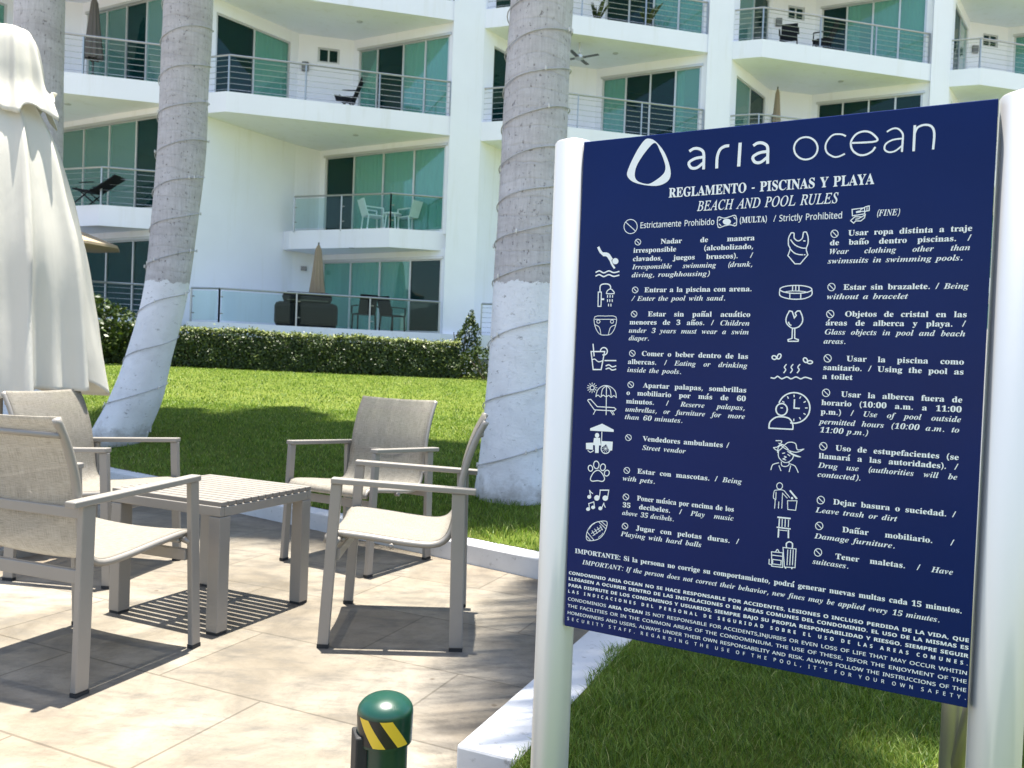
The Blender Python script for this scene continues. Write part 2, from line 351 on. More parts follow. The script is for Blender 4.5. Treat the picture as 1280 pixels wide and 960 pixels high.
sow(60000, 10.5, 20, -.68, .15, .018, .04, .012, 1.0)
o = fast_mesh('lawn_grass', np.concatenate(allb), 4, M['blade'], np.concatenate(tones)); tag(o, 'short green lawn grass', 'grass', None, 'stuff')

# ------------------------------------------------------------------ apartment building
bld = thing('apartment_building', 'white apartment building with zigzag balconies and green glass windows', 'building')
BAYS = [(-14.05, 18.72), (-7.32, 20.5), (-.32, 22.0), (6.68, 23.5), (13.68, 25.0), (20.68, 26.5)]
FL = [1.88, 4.6, 7.6, 10.6, 13.6]; TH = .5
sf = MB(); wl = MB(); pr = MB()
def wall(p0, p1, z0, z1, ops=(), th=.16):
    p0, p1 = np.array(p0, float), np.array(p1, float); L = np.linalg.norm(p1-p0); d = (p1-p0)/L; n = np.array((-d[1], d[0]))   # n points into the building (+Y side)
    def piece(a, b, za, zb):
        if b-a < .01 or zb-za < .01: return
        A, B = p0+d*a, p0+d*b; wl.prism([tuple(A), tuple(B), tuple(B+n*th), tuple(A+n*th)], za, zb)
    x = 0
    for (a, b, zb, zt) in sorted(ops):
        piece(x, a, z0, z1); piece(a, b, z0, zb); piece(a, b, zt, z1); x = b
    piece(x, L, z0, z1); return p0, d, n, L
def window(fr, a, b, zb, zt, splits, curtains, mid=False):
    p0, d, n, L = fr; f = MB(); g = MB(); c = MB(); W = .05; dep = .07
    def P(s, k): q = p0+d*s+n*k; return (q[0], q[1])
    def bx(s0, s1, k0, k1, z0, z1, mb=f): mb.prism([P(s0, k0), P(s1, k0), P(s1, k1), P(s0, k1)], z0, z1)
    bx(a, b, .03, .03+dep, zt-W, zt); bx(a, b, .03, .03+dep, zb, zb+W)
    edges = [a]+[a+(b-a)*t for t in splits]+[b]
    for i, e in enumerate(edges):
        w = W if 0 < i < len(edges)-1 else W*1.2; e0 = e-w/2 if 0 < i < len(edges)-1 else (e if i == 0 else e-w)
        bx(e0, e0+w, .03+.002, .03+dep-.002, zb+W, zt-W)
    if mid: bx(a+W, b-W, .035, .03+dep-.006, (zb+zt)/2-.02, (zb+zt)/2+.02)
    for i, (e0, e1) in enumerate(zip(edges[:-1], edges[1:])):
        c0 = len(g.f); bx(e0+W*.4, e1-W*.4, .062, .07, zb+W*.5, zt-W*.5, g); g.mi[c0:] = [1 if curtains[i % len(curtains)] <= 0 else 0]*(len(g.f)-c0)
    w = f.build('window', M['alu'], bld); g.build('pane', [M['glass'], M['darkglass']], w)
    for i, (e0, e1) in enumerate(zip(edges[:-1], edges[1:])):
        t = curtains[i % len(curtains)]
        if t <= 0: continue
        k0, s0, s1 = .17, e0+.03, e0+(e1-e0)*t; n_ = max(4, int((s1-s0)/.045)); vs = []
        for j in range(n_+1):
            q = P(s0+(s1-s0)*j/n_, k0+.028*math.sin(j*1.9)+rnd.uniform(-.01, .01)); vs += [(q[0], q[1], zb+.02), (q[0], q[1], zt-.03)]
        c.add(vs, [(2*j, 2*j+2, 2*j+3, 2*j+1) for j in range(n_)])
    if c.v: c.build('curtain', M['curtain'], w)
def cable_rail(pts, z, h=.92, posts=None, n=6):
    m = MB(); P = [np.array(p, float) for p in pts]
    for a, b in zip(P[:-1], P[1:]):
        m.tube([(a[0], a[1], z+h), (b[0], b[1], z+h)], .027, 8)
        for k in range(n): zz = z+h*(k+.6)/(n+.4); m.tube([(a[0], a[1], zz), (b[0], b[1], zz)], .0065, 5, False)
        L = np.linalg.norm(b-a); q = max(1, int(round(L/2.0)))
        for k in range(q+1):
            c = a+(b-a)*k/q
            if k == q and b is not P[-1]: continue
            m.box(c[0]-.018, c[0]+.018, c[1]-.02, c[1]+.02, z-.05, z+h)
    return m.build('railing', M['steel'], bld)
def glass_rail(pts, z, h=.85, step=1.75):
    m = MB(); g = MB(); P = [np.array(p, float) for p in pts]
    for a, b in zip(P[:-1], P[1:]):
        m.tube([(a[0], a[1], z+h), (b[0], b[1], z+h)], .026, 8); L = np.linalg.norm(b-a); q = max(1, int(round(L/step))); d = (b-a)/L
        for k in range(q+1):
            c = a+(b-a)*k/q; m.box(c[0]-.018, c[0]+.018, c[1]-.02, c[1]+.02, z-.05, z+h)
            for zz in (.22, .62):
                if k < q: m.tube([(c[0], c[1], z+zz), tuple(c+d*.09)+(z+zz,)], .014, 6)
        for k in range(q):
            a0, b0 = a+d*(L*k/q+.05), a+d*(L*(k+1)/q-.05); nn = np.array((-d[1], d[0]))*.006
            g.prism([tuple(a0-nn), tuple(b0-nn), tuple(b0+nn), tuple(a0+nn)], z+.05, z+h-.06)
    r = m.build('railing', M['steel'], bld); g.build('glass_panel', M['railglass'], r); return r
CUR = {(0, 1): [1, 1, 1, .0], (0, 2): [.9, 1, 0, 1], (1, 1): [0, 1, 1, 1], (1, 2): [1, 0, 1, 1], (1, 0): [.55, 1, .8, 0], (0, 0): [.5, 0, 0, 0], (2, 2): [1, 0, 0, .3], (2, 3): [0, 0, 1, 1], (3, 3): [0, .5, 1, 1], (3, 2): [0, 0, 0, 0], (4, 3): [1, 1, 0, 1]}
for bi, (ox, oy) in enumerate(BAYS):
    o_ = np.array((ox, oy)); Q = lambda x, y: (ox+x, oy+y)
    nx = np.array(BAYS[bi+1])-o_ if bi+1 < len(BAYS) else np.array((7, 1.5))
    pr_l = Q(nx[0]-.8, nx[1]+.28)
    pier = [Q(5.43, 1.31), (pr_l[0]+.02, pr_l[1]-.02), (pr_l[0]+.2, pr_l[1]+.55), Q(5.62, 1.9)]
    pr.prism(pier, -.1, 17.0)
    back = [(pr_l[0]+1.3, pr_l[1]+4.4), Q(.5, 4.7)]
    for li, z in enumerate(FL+[16.6]):
        top = [Q(-.8, .28), Q(0, 0), Q(5.45, 1.35)]
        if li == 1: top = [Q(-.5, 1.1), Q(.72, 2.72), Q(1.0, 2.42), Q(3.95, 1.24), Q(5.45, 1.56)]
        if li == 0: top = [Q(-.62, -.48), Q(.18, -.68), Q(5.42, 1.0)]
        sf.prism(top+[pr_l]+back, z-(TH if li else .62), z)
        if li == 5: break
        zc = (FL+[16.6])[li+1]-TH; up_ = li >= 2
        A = Q(-.775, .275); D = Q(5.5, 1.42)
        Bp, Cp = (Q(1.03, 2.64), Q(2.5, 2.98)) if up_ else (Q(.97, 2.92), Q(1.53, 3.53))
        z0 = z-.06; z1 = zc+.05
        LAB = math.dist(A, Bp)
        if up_:
            wa = wall(A, Bp, z0, z1, [(.42, LAB-.25, z+.03, zc-.32)]); window(wa, .42, LAB-.25, z+.03, zc-.32, [.5], [0, 1] if bi != 3 else [1, 0])
            sm = bi in (1, 4) or li == 3
            L2 = math.dist(Bp, Cp); ops = [(.52, 1.12, zc-.72, zc-.3)] if sm else []
            wb = wall(Bp, Cp, z0, z1, ops)
            if sm: window(wb, .52, 1.12, zc-.72, zc-.3, [.5], [0], bi == 4)
            lq = MB(); q = np.array(Bp)+(np.array(Cp)-np.array(Bp))*.14; lq.box(q[0]-.09, q[0]+.09, q[1]-.10, q[1]-.02, zc-1.02, zc-.78); lq.build('wall_lamp', M['lamp'], bld)
        else:
            wall(A, Bp, z0 if li == 0 else z+.001, FL[li+1] if li == 0 else z1); wall(Bp, Cp, z0, z1)
            if li == 0:
                lq = MB(); q = np.array(Cp)*.5+np.array(Bp)*.5; lq.box(q[0]-.07, q[0]+.07, q[1]-.12, q[1]-.02, zc-.50, zc-.38); lq.build('wall_lamp', M['lamp'], bld)
        LCD = math.dist(Cp, D); zt = zc-(.3 if up_ else .2); a, b = (.18, LCD-.2)
        wc = wall(Cp, D, z0, z1, [(a, b, z+.03, zt)])
        sp_ = [.21, .5, .74] if up_ and bi == 1 else [.25, .5, .75]
        window(wc, a, b, z+.03, zt, sp_, CUR.get((bi, li), [rnd.choice([0, 1, 1, .55, .8]) for _ in range(4)]))
        hd = MB(); p0, d, n, L = wc; e0, e1 = p0+d*(a-.04), p0+d*(b+.05); hd.prism([tuple(e0-n*.03), tuple(e1-n*.03), tuple(e1-n*.002), tuple(e0-n*.002)], zt-.02, zt+.05); hd.build('window_head_track', M['alu'], bld)
        sq = MB(); c_ = (np.array(Q(2.6, 1.7))*.9+np.array(D)*.1); sq.lathe([(.07, -.016), (.085, 0)], 14, (c_[0], c_[1], zc-.001)); sq.build('ceiling_spotlight', M['alu'], bld)
        if up_: cable_rail([Q(-.74, .36), Q(.02, .1), Q(5.40, 1.43)], z)
        elif li == 1:
            if bi == 1: glass_rail([Q(1.15, 2.3), Q(3.95, 1.33), Q(5.38, 1.63)], z, .92, 1.7)
            else: cable_rail([Q(1.15, 2.3), Q(3.95, 1.33), Q(5.38, 1.63)], z)
        else:
            if bi in (1, 3): glass_rail([Q(-.55, -.40), Q(.2, -.58), Q(5.36, 1.08)], z, .82, 1.65)
            else: cable_rail([Q(-.55, -.40), Q(.2, -.58), Q(5.36, 1.08)], z, .82)
    # rooms behind the glass
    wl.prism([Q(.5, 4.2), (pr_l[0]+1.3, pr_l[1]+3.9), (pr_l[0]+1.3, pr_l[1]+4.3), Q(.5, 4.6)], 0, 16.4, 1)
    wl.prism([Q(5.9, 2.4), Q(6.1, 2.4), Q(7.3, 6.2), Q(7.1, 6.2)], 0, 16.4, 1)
    wl.prism([Q(-.6, .9), Q(5.4, 2.1), Q(5.4, 2.3), Q(-.6, 1.1)], -.1, 1.24)     # plinth under the terraces
sf.build('balcony_slab', M['soffit'] and M['plaster'], bld); wl.build('wall', [M['plaster'], M['room']], bld); pr.build('pier', M['plaster'], bld)

# ------------------------------------------------------------------ things on the balconies
def shell_umbrella(name, label, loc, h, r, mat, group):
    t = thing(name, label, 'umbrella', loc, rnd.uniform(0, 6), group); m = MB(); b = len(m.v); n = 32; prof = [(.02, h), (.07*r/.2, h-.12), (r*.7, h-.9), (r, h-1.45), (r*.9, h-1.5)]
    for q, z in prof:
        for k in range(n): a = 2*math.pi*k/n; rr = q*(1+.22*math.cos(8*a)); m.v.append((rr*math.cos(a), rr*math.sin(a), z))
    for i in range(len(prof)-1):
        for k in range(n): m.f.append((i*n+k, i*n+(k+1) % n, (i+1)*n+(k+1) % n, (i+1)*n+k)); m.mi.append(0)
    m.build('canopy', mat, t, True); p = MB(); p.tube([(0, 0, 0), (0, 0, h+.06)], .022, 8); p.build('pole', M['fan'], t)
    q = MB(); q.lathe([(.24, 0), (.24, .06), (.05, .09)], 16); q.build('base', M['fan'], t, True); return t
def small_chair(name, label, loc, rz, mat, group, back=.88, recl=.14):
    t = thing(name, label, 'chair', loc, rz, group)
    s = MB(); s.box(-.24, .24, -.22, .24, .40, .43); s.build('seat', mat, t)
    b = MB(); b.bar((0, -.22, .42), (0, -.22-recl, back), .46, .03, (1, 0, 0)); b.build('backrest', mat, t)
    for sx in (-1, 1):
        for y0, y1 in ((.22, .2), (-.24, -.2)):
            l = MB(); l.bar((sx*.24, y0, 0), (sx*.23, y1, .42), .03, .03); l.build('leg', mat, t)
        a = MB(); a.bar((sx*.26, -.28, .62), (sx*.26, .2, .62), .04, .025); a.bar((sx*.26, .2, .43), (sx*.26, .2, .62), .03, .03); a.build('armrest', mat, t)
    return t
shell_umbrella('balcony_umbrella', 'closed dark grey parasol behind the cable railing, left of the leaning palm', (-10.62, 20.5, 7.6), 2.15, .20, M['grey_cloth'], 'closed parasols on the balconies')
shell_umbrella('balcony_umbrella', 'closed tan parasol on the ground floor terrace with glass railing', (-5.2, 21.7, 1.88), 2.2, .20, M['tan'], 'closed parasols on the balconies')
shell_umbrella('balcony_umbrella', 'closed brown parasol just above the top edge of the blue sign', (7.6, 24.9, 7.6), 2.1, .14, M['tan'], 'closed parasols on the balconies')
def deck_chair(label, loc, rz, rec):
    t = thing('deck_chair', label, 'chair', loc, rz, 'dark reclining chairs on the balconies')
    m = MB(); m.bar((0, .32, .37), (0, -.17, .31), .46, .03, (1, 0, 0)); m.build('seat', M['dark'], t)
    m = MB(); m.bar((0, -.15, .31), (0, -.15-rec, .98-rec*.45), .46, .03, (1, 0, 0)); m.build('backrest', M['dark'], t)
    for sx in (-1, 1):
        m = MB(); m.bar((sx*.25, .25, 0), (sx*.25, -.2, .36), .025, .025); m.build('leg', M['dark'], t)
        m = MB(); m.bar((sx*.25, -.28, 0), (sx*.25, .2, .38), .025, .025); m.build('leg', M['dark'], t)
        m = MB(); m.bar((sx*.26, -.26, .52), (sx*.26, .12, .5), .04, .02); m.build('armrest', M['dark'], t)
    return t
deck_chair('dark reclining chair behind the cable railing between the two palms', (-4.62, 21.9, 7.6), R(97), .22)
deck_chair('dark reclining chair on the low balcony left of the leaning palm', (-10.42, 20.15, 4.6), R(84), .62)
small_chair('balcony_chair', 'black slatted chair seen from behind above the sign, left of its pair', (7.7, 24.4, 10.6), R(160), M['dark'], 'dark chairs on the upper right balcony', .95, .1)
small_chair('balcony_chair', 'black slatted chair leaning back above the sign, right of its pair', (8.75, 24.6, 10.6), R(60), M['dark'], 'dark chairs on the upper right balcony', .95, .2)
small_chair('plastic_chair', 'white plastic chair on the glass balcony, left of the low white table', (-3.95, 22.5, 4.6), R(-60), M['white_plastic'], 'white plastic chairs on the glass balcony', .84)
small_chair('plastic_chair', 'white plastic chair on the glass balcony, right of the low white table', (-2.95, 22.55, 4.6), R(50), M['white_plastic'], 'white plastic chairs on the glass balcony', .84)
t = thing('plastic_table', 'low white plastic table between the two white chairs', 'table', (-3.42, 22.45, 4.6))
m = MB(); m.lathe([(.24, .46), (.26, .47), (.26, .50)], 20); m.build('table_top', M['white_plastic'], t)
for k in range(4): a = k*math.pi/2+.6; m = MB(); m.bar((.22*math.cos(a), .22*math.sin(a), 0), (.17*math.cos(a), .17*math.sin(a), .47), .03, .03); m.build('leg', M['white_plastic'], t)
t = thing('barbecue_grill', 'large black covered grill behind the ground floor glass railing', 'grill', (-5.25, 20.95, 1.88), R(14))
m = MB(); m.prism([(-.8, -.3), (.75, -.3), (.75, .3), (-.8, .3)], 0, .62); m.prism([(-.62, -.27), (.6, -.27), (.6, .27), (-.62, .27)], .60, .88); m.build('cover', M['dark'], t, False, .12)
m = MB(); m.tube([(-.5, -.33, .66), (.5, -.33, .66)], .015, 6); m.build('handle', M['fan'], t)
for x, y, rz, lb in ((-3.9, 21.4, 30, 'dark terrace chair beside the covered grill'), (-3.2, 21.7, -40, 'dark terrace chair near the right end of the glass railing')):
    small_chair('terrace_chair', lb, (x, y, 1.88), R(rz), M['dark'], 'dark chairs on the ground floor terrace', .9)
t = thing('open_umbrella', 'open beige parasol on the dark ground floor terrace at left', 'umbrella', (-10.35, 19.3, 1.80), 0)
m = MB(); m.lathe([(1.05, 1.68), (1.04, 1.74), (.05, 2.10)], 8); m.build('canopy', M['tan'], t)
m = MB(); m.tube([(0, 0, 0), (0, 0, 2.3)], .022, 8); m.build('pole', M['fan'], t)
m = MB(); m.lathe([(.26, 0), (.26, .06), (.05, .09)], 16); m.build('base', M['fan'], t)
t = thing('ceiling_fan', 'dark ceiling fan under the balcony beside the central palm', 'fan', (1.5, 23.0, 9.62))
m = MB(); m.tube([(0, 0, .16), (0, 0, .52)], .02, 8); m.build('rod', M['alu'], t); m = MB(); m.lathe([(.05, .0), (.13, .04), (.13, .12), (.05, .18)], 16); m.build('motor', M['alu'], t)
for k in range(4): a = k*math.pi/2-.5; m = MB(); m.bar((.1*math.cos(a), .1*math.sin(a), .06), (-.0+.58*math.cos(a), .58*math.sin(a), .07), .11, .012); m.build('blade', M['fan'], t)

def leafcloud(n, fn, size, aspect=.5, face=None):
    """n leaf quads at positions fn(n)->(n,3), random orientation"""
    c = fn(n); n = len(c); d = npr.normal(size=(n, 3)); d /= np.linalg.norm(d, axis=1)[:, None]; e = npr.normal(size=(n, 3)); e -= d*np.sum(d*e, 1)[:, None]; e /= np.linalg.norm(e, axis=1)[:, None]
    if face is not None:
        nr = face()+npr.normal(0, .42, (n, 3)); nr /= np.linalg.norm(nr, axis=1)[:, None]
        d = d-nr*np.sum(d*nr, 1)[:, None]; d /= np.linalg.norm(d, axis=1)[:, None]; e = np.cross(nr, d)
    s = size*npr.uniform(.6, 1.3, n)[:, None]; nrm = np.cross(d, e)
    P = np.stack([c-d*s*.5, c+e*s*aspect*.5+nrm*s*.06, c+d*s*.5, c-e*s*aspect*.5+nrm*s*.06], 1)
    return P.reshape(-1, 3)
def potted(label, loc, h, grp):
    t = thing('potted_plant', label, 'plant', loc, 0, grp)
    m = MB(); m.lathe([(.11, 0), (.16, .28), (.17, .30)], 14); m.build('pot', M['terracotta'], t, True)
    V = []
    for k in range(26):
        a = rnd.uniform(0, 6.28); l = h*rnd.uniform(.5, 1); q = rnd.uniform(.15, .5); w = .03; c, s = math.cos(a), math.sin(a)
        V += [(-s*w, c*w, .28), (s*w, -c*w, .28), (c*l*q*.6+s*w*.6, s*l*q*.6-c*w*.6, .28+l*.65), (c*l*q, s*l*q, .28+l*.8)]
    fast_mesh('foliage', np.array(V), 4, M['hedge'], npr.uniform(.2, .8, 26), t); return t
potted('small potted plant on the top balcony just right of the central palm', (2.0, 23.7, 10.6), .95, 'potted plants on the top balcony')
potted('spiky potted plant on the top balcony before the open door', (3.45, 23.75, 10.6), .95, 'potted plants on the top balcony')

# ------------------------------------------------------------------ hedge and shrubs
def hedge(name, label, pts, h, dep, n, size, group=None):
    t = thing(name, label, 'hedge', (pts[0][0], pts[0][1], pts[0][2]), 0, group); P = np.array(pts, float); o0 = P[0].copy()
    seg = np.linalg.norm(np.diff(P[:, :2], axis=0), axis=1); cs = np.concatenate([[0], np.cumsum(seg)])
    def at(s): return np.stack([np.interp(s, cs, P[:, i]) for i in range(3)], -1)
    d = (P[-1]-P[0])[:2]; d /= np.linalg.norm(d); nb = np.array((-d[1], d[0]))
    hv = lambda s: h*(1+.02*np.sin(s*2.3)+.015*np.sin(s*5.1+1)+.015*np.sin(s*13))
    def fn(n):
        s = npr.uniform(0, cs[-1], n); b = at(s)-o0; k = npr.uniform(0, 1, n); face = npr.uniform(0, 1, n); H = hv(s)
        # front face, top face and a thin shell between
        fr = face < .6; off = np.where(fr, npr.uniform(-.02, .12, n)-.05*np.sin(s*7)*np.sin(k*6), npr.uniform(0, dep, n)); zz = np.where(fr, H*(.04+.96*k), H+npr.normal(0, .035, n))
        off += np.where(fr & (k > .85), (k-.85)*.5, 0)
        b[:, 0] += nb[0]*off; b[:, 1] += nb[1]*off; b[:, 2] += zz; fn.top = ~fr; fn.k = k; return b
    V = leafcloud(n, fn, size, .62, lambda: np.where(fn.top[:, None], np.array((0, -.15, 1.0)), np.array((.15, -.9, .35)))); tone = np.clip(npr.normal(.42, .2, n), 0, .8); sunlit = npr.uniform(0, 1, n) < np.where(fn.top, .38, .05); tone[sunlit] = npr.uniform(.85, 1, sunlit.sum())  # brighter leaf tones, mostly on top, paint sunlight into the hedge colour
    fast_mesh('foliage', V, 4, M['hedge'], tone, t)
    c = MB(); q = [P[0, :2]-o0[:2]+nb*.12, P[-1, :2]-o0[:2]+nb*.12, P[-1, :2]-o0[:2]+nb*(dep-.1), P[0, :2]-o0[:2]+nb*(dep-.1)]
    dz = P[-1, 2]-P[0, 2]; c.prism([tuple(x) for x in q], [-.05, dz-.05, dz-.05, -.05], [h*.88, dz+h*.88, dz+h*.88, h*.88]); c.build('branches', M['twig'], t); return t
def Lz(x, y): return float(lawn_z(np.array(x), np.array(y)))
hp = [(-12.0, 16.7), (-8.66, 17.55), (-4.6, 18.55), (-1.25, 19.65)]
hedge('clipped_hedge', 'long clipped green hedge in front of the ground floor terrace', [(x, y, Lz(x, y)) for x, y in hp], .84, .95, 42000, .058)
def shrub(name, label, cat, loc, rad, n, size, mat, flowers=0, taper=0):
    t = thing(name, label, cat, loc); rx, ry, rz = rad
    def fn(n):
        a = npr.uniform(0, 6.283, n); u = npr.uniform(-1, 1, n); r = npr.uniform(.55, 1.05, n)**.5; w = 1+.18*np.sin(a*3+1)*np.sin(u*4)
        c = np.sqrt(1-u*u); return np.stack([rx*r*w*(1-taper*u)*c*np.cos(a)+taper*.22*(u+1), ry*r*w*c*np.sin(a), rz+rz*r*w*u], 1)
    fast_mesh('foliage', leafcloud(n, fn, size, .6), 4, M['hedge'], np.clip(npr.normal(.4, .22, n), 0, .85), t)
    m = MB()
    for k in range(6): a = k*1.05; m.tube([(0, 0, -.1), (rx*.3*math.cos(a), ry*.3*math.sin(a), rz*.7), (rx*.55*math.cos(a), ry*.55*math.sin(a), rz*1.4)], [.03, .02, .01], 6)
    m.build('stem', M['bark'], t)
    for k in range(flowers):
        m = MB(); a = 4.2+.5*k; c = Vector((rx*.9*math.cos(a), ry*.95*math.sin(a), rz*(1.25+.14*(k % 3))))
        for j in range(5): b = j*1.257; m.add([c, c+Vector((.05*math.cos(b-.4), -.03, .05*math.sin(b-.4))), c+Vector((.09*math.cos(b), -.05, .09*math.sin(b))), c+Vector((.05*math.cos(b+.4), -.03, .05*math.sin(b+.4)))], [(0, 1, 2, 3)])
        m.build('flower', M['petal'], t)
    return t
shrub('flowering_shrub', 'tall leafy shrub with a red flower beside the hedge at left', 'shrub', (-9.1, 17.6, Lz(-9.1, 17.6)), (.95, .7, .72), 2600, .11, None, 3)
shrub('climbing_shrub', 'dark green bushy climber against the terrace corner right of the hedge', 'shrub', (-1.3, 20.55, Lz(-1.4, 20.2)), (.36, .3, .80), 1900, .075, None, taper=.55)
shrub('low_shrub', 'low dark shrub at the foot of the wall left of the central palm', 'shrub', (-.62, 19.95, Lz(-.6, 19.8)), (.85, .5, .40), 1800, .075, None)

# ------------------------------------------------------------------ palms
def interp_path(pts, n):
    P = np.array(pts, float); t = np.concatenate([[0], np.cumsum(np.linalg.norm(np.diff(P[:, :3], axis=0), axis=1))]); out = []
    for s in np.linspace(0, t[-1], n):
        i = min(max(np.searchsorted(t, s)-1, 0), len(P)-2); u = (s-t[i])/(t[i+1]-t[i])
        a, b, c, d = P[max(i-1, 0)], P[i], P[i+1], P[min(i+2, len(P)-1)]
        out.append(.5*(2*b+(c-a)*u+(2*a-5*b+4*c-d)*u*u+(3*b-a-3*c+d)*u**3))
    return np.array(out)
def palm(label, base, path, zpaint, nfr, flen, seed, gap=None):
    """path: (x,y,z,r) relative to base"""
    t = thing('royal_palm', label, 'palm tree', base, 0, 'royal palms on the lawn'); r_ = random.Random(seed)
    Q = interp_path(path, 90); m = MB(); n = 36
    for i, (x, y, z, r) in enumerate(Q):
        for k in range(n):
            a = 2*math.pi*k/n; rr = r*(1+.012*math.sin(3*a+z*2.1)+.009*math.sin(7*a-z*5)+.004*math.sin(z*9+2*math.sin(z*3))); m.v.append((x+rr*math.cos(a), y+rr*math.sin(a), z))
    for i in range(len(Q)-1):
        for k in range(n): m.f.append((i*n+k, i*n+(k+1) % n, (i+1)*n+(k+1) % n, (i+1)*n+k)); m.mi.append(0)
    m.build('trunk', mat_trunk(zpaint), t, True)
    top = Vector(Q[-1][:3]); V = []; tn = []; st = MB()
    st.tube([top-Vector((0, 0, .3)), top+Vector((0, 0, .5)), top+Vector((0, 0, 1.1))], [.17, .15, .06], 12)
    for k in range(nfr):
        a = 2*math.pi*k/nfr+r_.uniform(-.25, .25); el = R(r_.choice([68, 48, 30, 12, -5])+r_.uniform(-8, 8)); L = flen*r_.uniform(.85, 1.1)
        if gap and gap[0] < math.degrees(a) % 360 < gap[1]: continue
        p = top+Vector((0, 0, .95)); pts = []; S = 26
        for j in range(S+1):
            pts.append(p.copy()); e = el-(j/S)**1.4*R(75 if el > .2 else 45); p = p+Vector((math.cos(a)*math.cos(e), math.sin(a)*math.cos(e), math.sin(e)))*(L/S)
        st.tube([tuple(q) for q in pts], [.028*(1-j/(S+2)) for j in range(S+1)], 5)
        for j in range(4, S*3):
            q = pts[j//3].lerp(pts[j//3+1], (j % 3)/3); d = (pts[min(j//3+1, S)]-pts[j//3-1]).normalized(); side = d.cross(Vector((0, 0, 1))).normalized(); f = j/(S*3)
            ll = .62*math.sin(math.pi*min(.98, .12+f*.85))*flen/3.2+.08
            for sg in (-1, 1):
                dirv = (side*sg*.9+d*.45+Vector((0, 0, r_.uniform(-.35, .3)))).normalized(); tip = q+dirv*ll+Vector((0, 0, -.22*ll)); mid = q+dirv*ll*.5; w = d*.023
                V += [q-w, q+w, mid+w*1.1, mid-w*1.1, mid-w*1.1, mid+w*1.1, tip+w*.2, tip-w*.2]; x = r_.uniform(.1, .9); tn += [x, x]
    st.build('frond_stem', M['frond'], t, True)
    fast_mesh('crown', np.array([tuple(v) for v in V]), 4, M['frond'], tn, t)
    return t, Q
def string_lights(label, base, Q, z0, z1, pitch_fn, seed):
    r_ = random.Random(seed); m = MB(); b = MB(); pts = []; a = r_.uniform(0, 6.28); z = z0
    while z < z1:
        i = min(np.searchsorted(Q[:, 2], z), len(Q)-1); x, y, zz, r = Q[i]
        if i > 0: u = (z-Q[i-1, 2])/(Q[i, 2]-Q[i-1, 2]); x, y, zz, r = Q[i-1]+(Q[i]-Q[i-1])*u
        rr = r*1.012+.009; pts.append((x+rr*math.cos(a), y+rr*math.sin(a), z+.02*math.cos(a+.6)+.006*math.sin(a*2.7)))
        if r_.random() < .09: c = pts[-1]; b.lathe([(.003, -.012), (.007, -.004), (.007, .012), (.003, .02)], 6, (c[0]+.01*math.cos(a), c[1]+.01*math.sin(a), c[2]))
        da = .22; a += da; z += pitch_fn(z)*da/6.2832
    m.tube(pts, .0042, 6); t = thing('string_lights', label, 'string lights', base, 0, 'light strings wound round the palms')
    m.build('cable', M['cord'], t, True); b.build('bulb', M['bulb'], t); return t
PB = (.085, 5.93, .10); pathM = [(-.01, 0, -.15, .345), (.0, 0, .1, .325), (0, 0, .35, .30), (0, 0, .76, .275), (.002, 0, 1.58, .246), (.01, 0, 2.65, .232), (.018, 0, 3.6, .224), (.10, .0, 5.5, .215), (.75, -.15, 7.9, .19)]
tM, QM = palm('upright royal palm with white painted base, directly left of the blue sign', PB, pathM, 1.585, 34, 4.35, 3, (176, 261))
string_lights('string lights wound round the upright palm beside the sign', PB, QM, .12, 6.5, lambda z: .44 if z < 1.6 else .27, 1)
LB = (-3.85, 8.1, .18); pathL = [(-.06, 0, -.2, .27), (.0, 0, .08, .262), (.16, 0, .445, .243), (.275, 0, .84, .212), (.44, 0, 1.585, .203), (.535, 0, 2.8, .222), (.55, 0, 3.58, .222), (.567, 0, 4.35, .226), (.60, 0, 6.4, .21), (.62, 0, 9.4, .18)]
tL, QL = palm('leaning royal palm with curved white painted base, left of the chairs', LB, pathL, 1.60, 27, 3.6, 5)
string_lights('string lights wound round the leaning palm', LB, QL, .1, 7.5, lambda z: .46 if z < 1.7 else .36, 2)
WB = (-4.78, 8.1, .18); pathW = [(-.1, 0, -.2, .30), (-.06, 0, .2, .28), (0, 0, 1.0, .24), (.06, 0, 2.2, .222), (.05, 0, 4.3, .218), (.04, 0, 6.5, .21), (.02, 0, 9.2, .18)]
tW, QW = palm('straight royal palm standing behind the closed cream umbrella', WB, pathW, 1.65, 22, 3.4, 9)

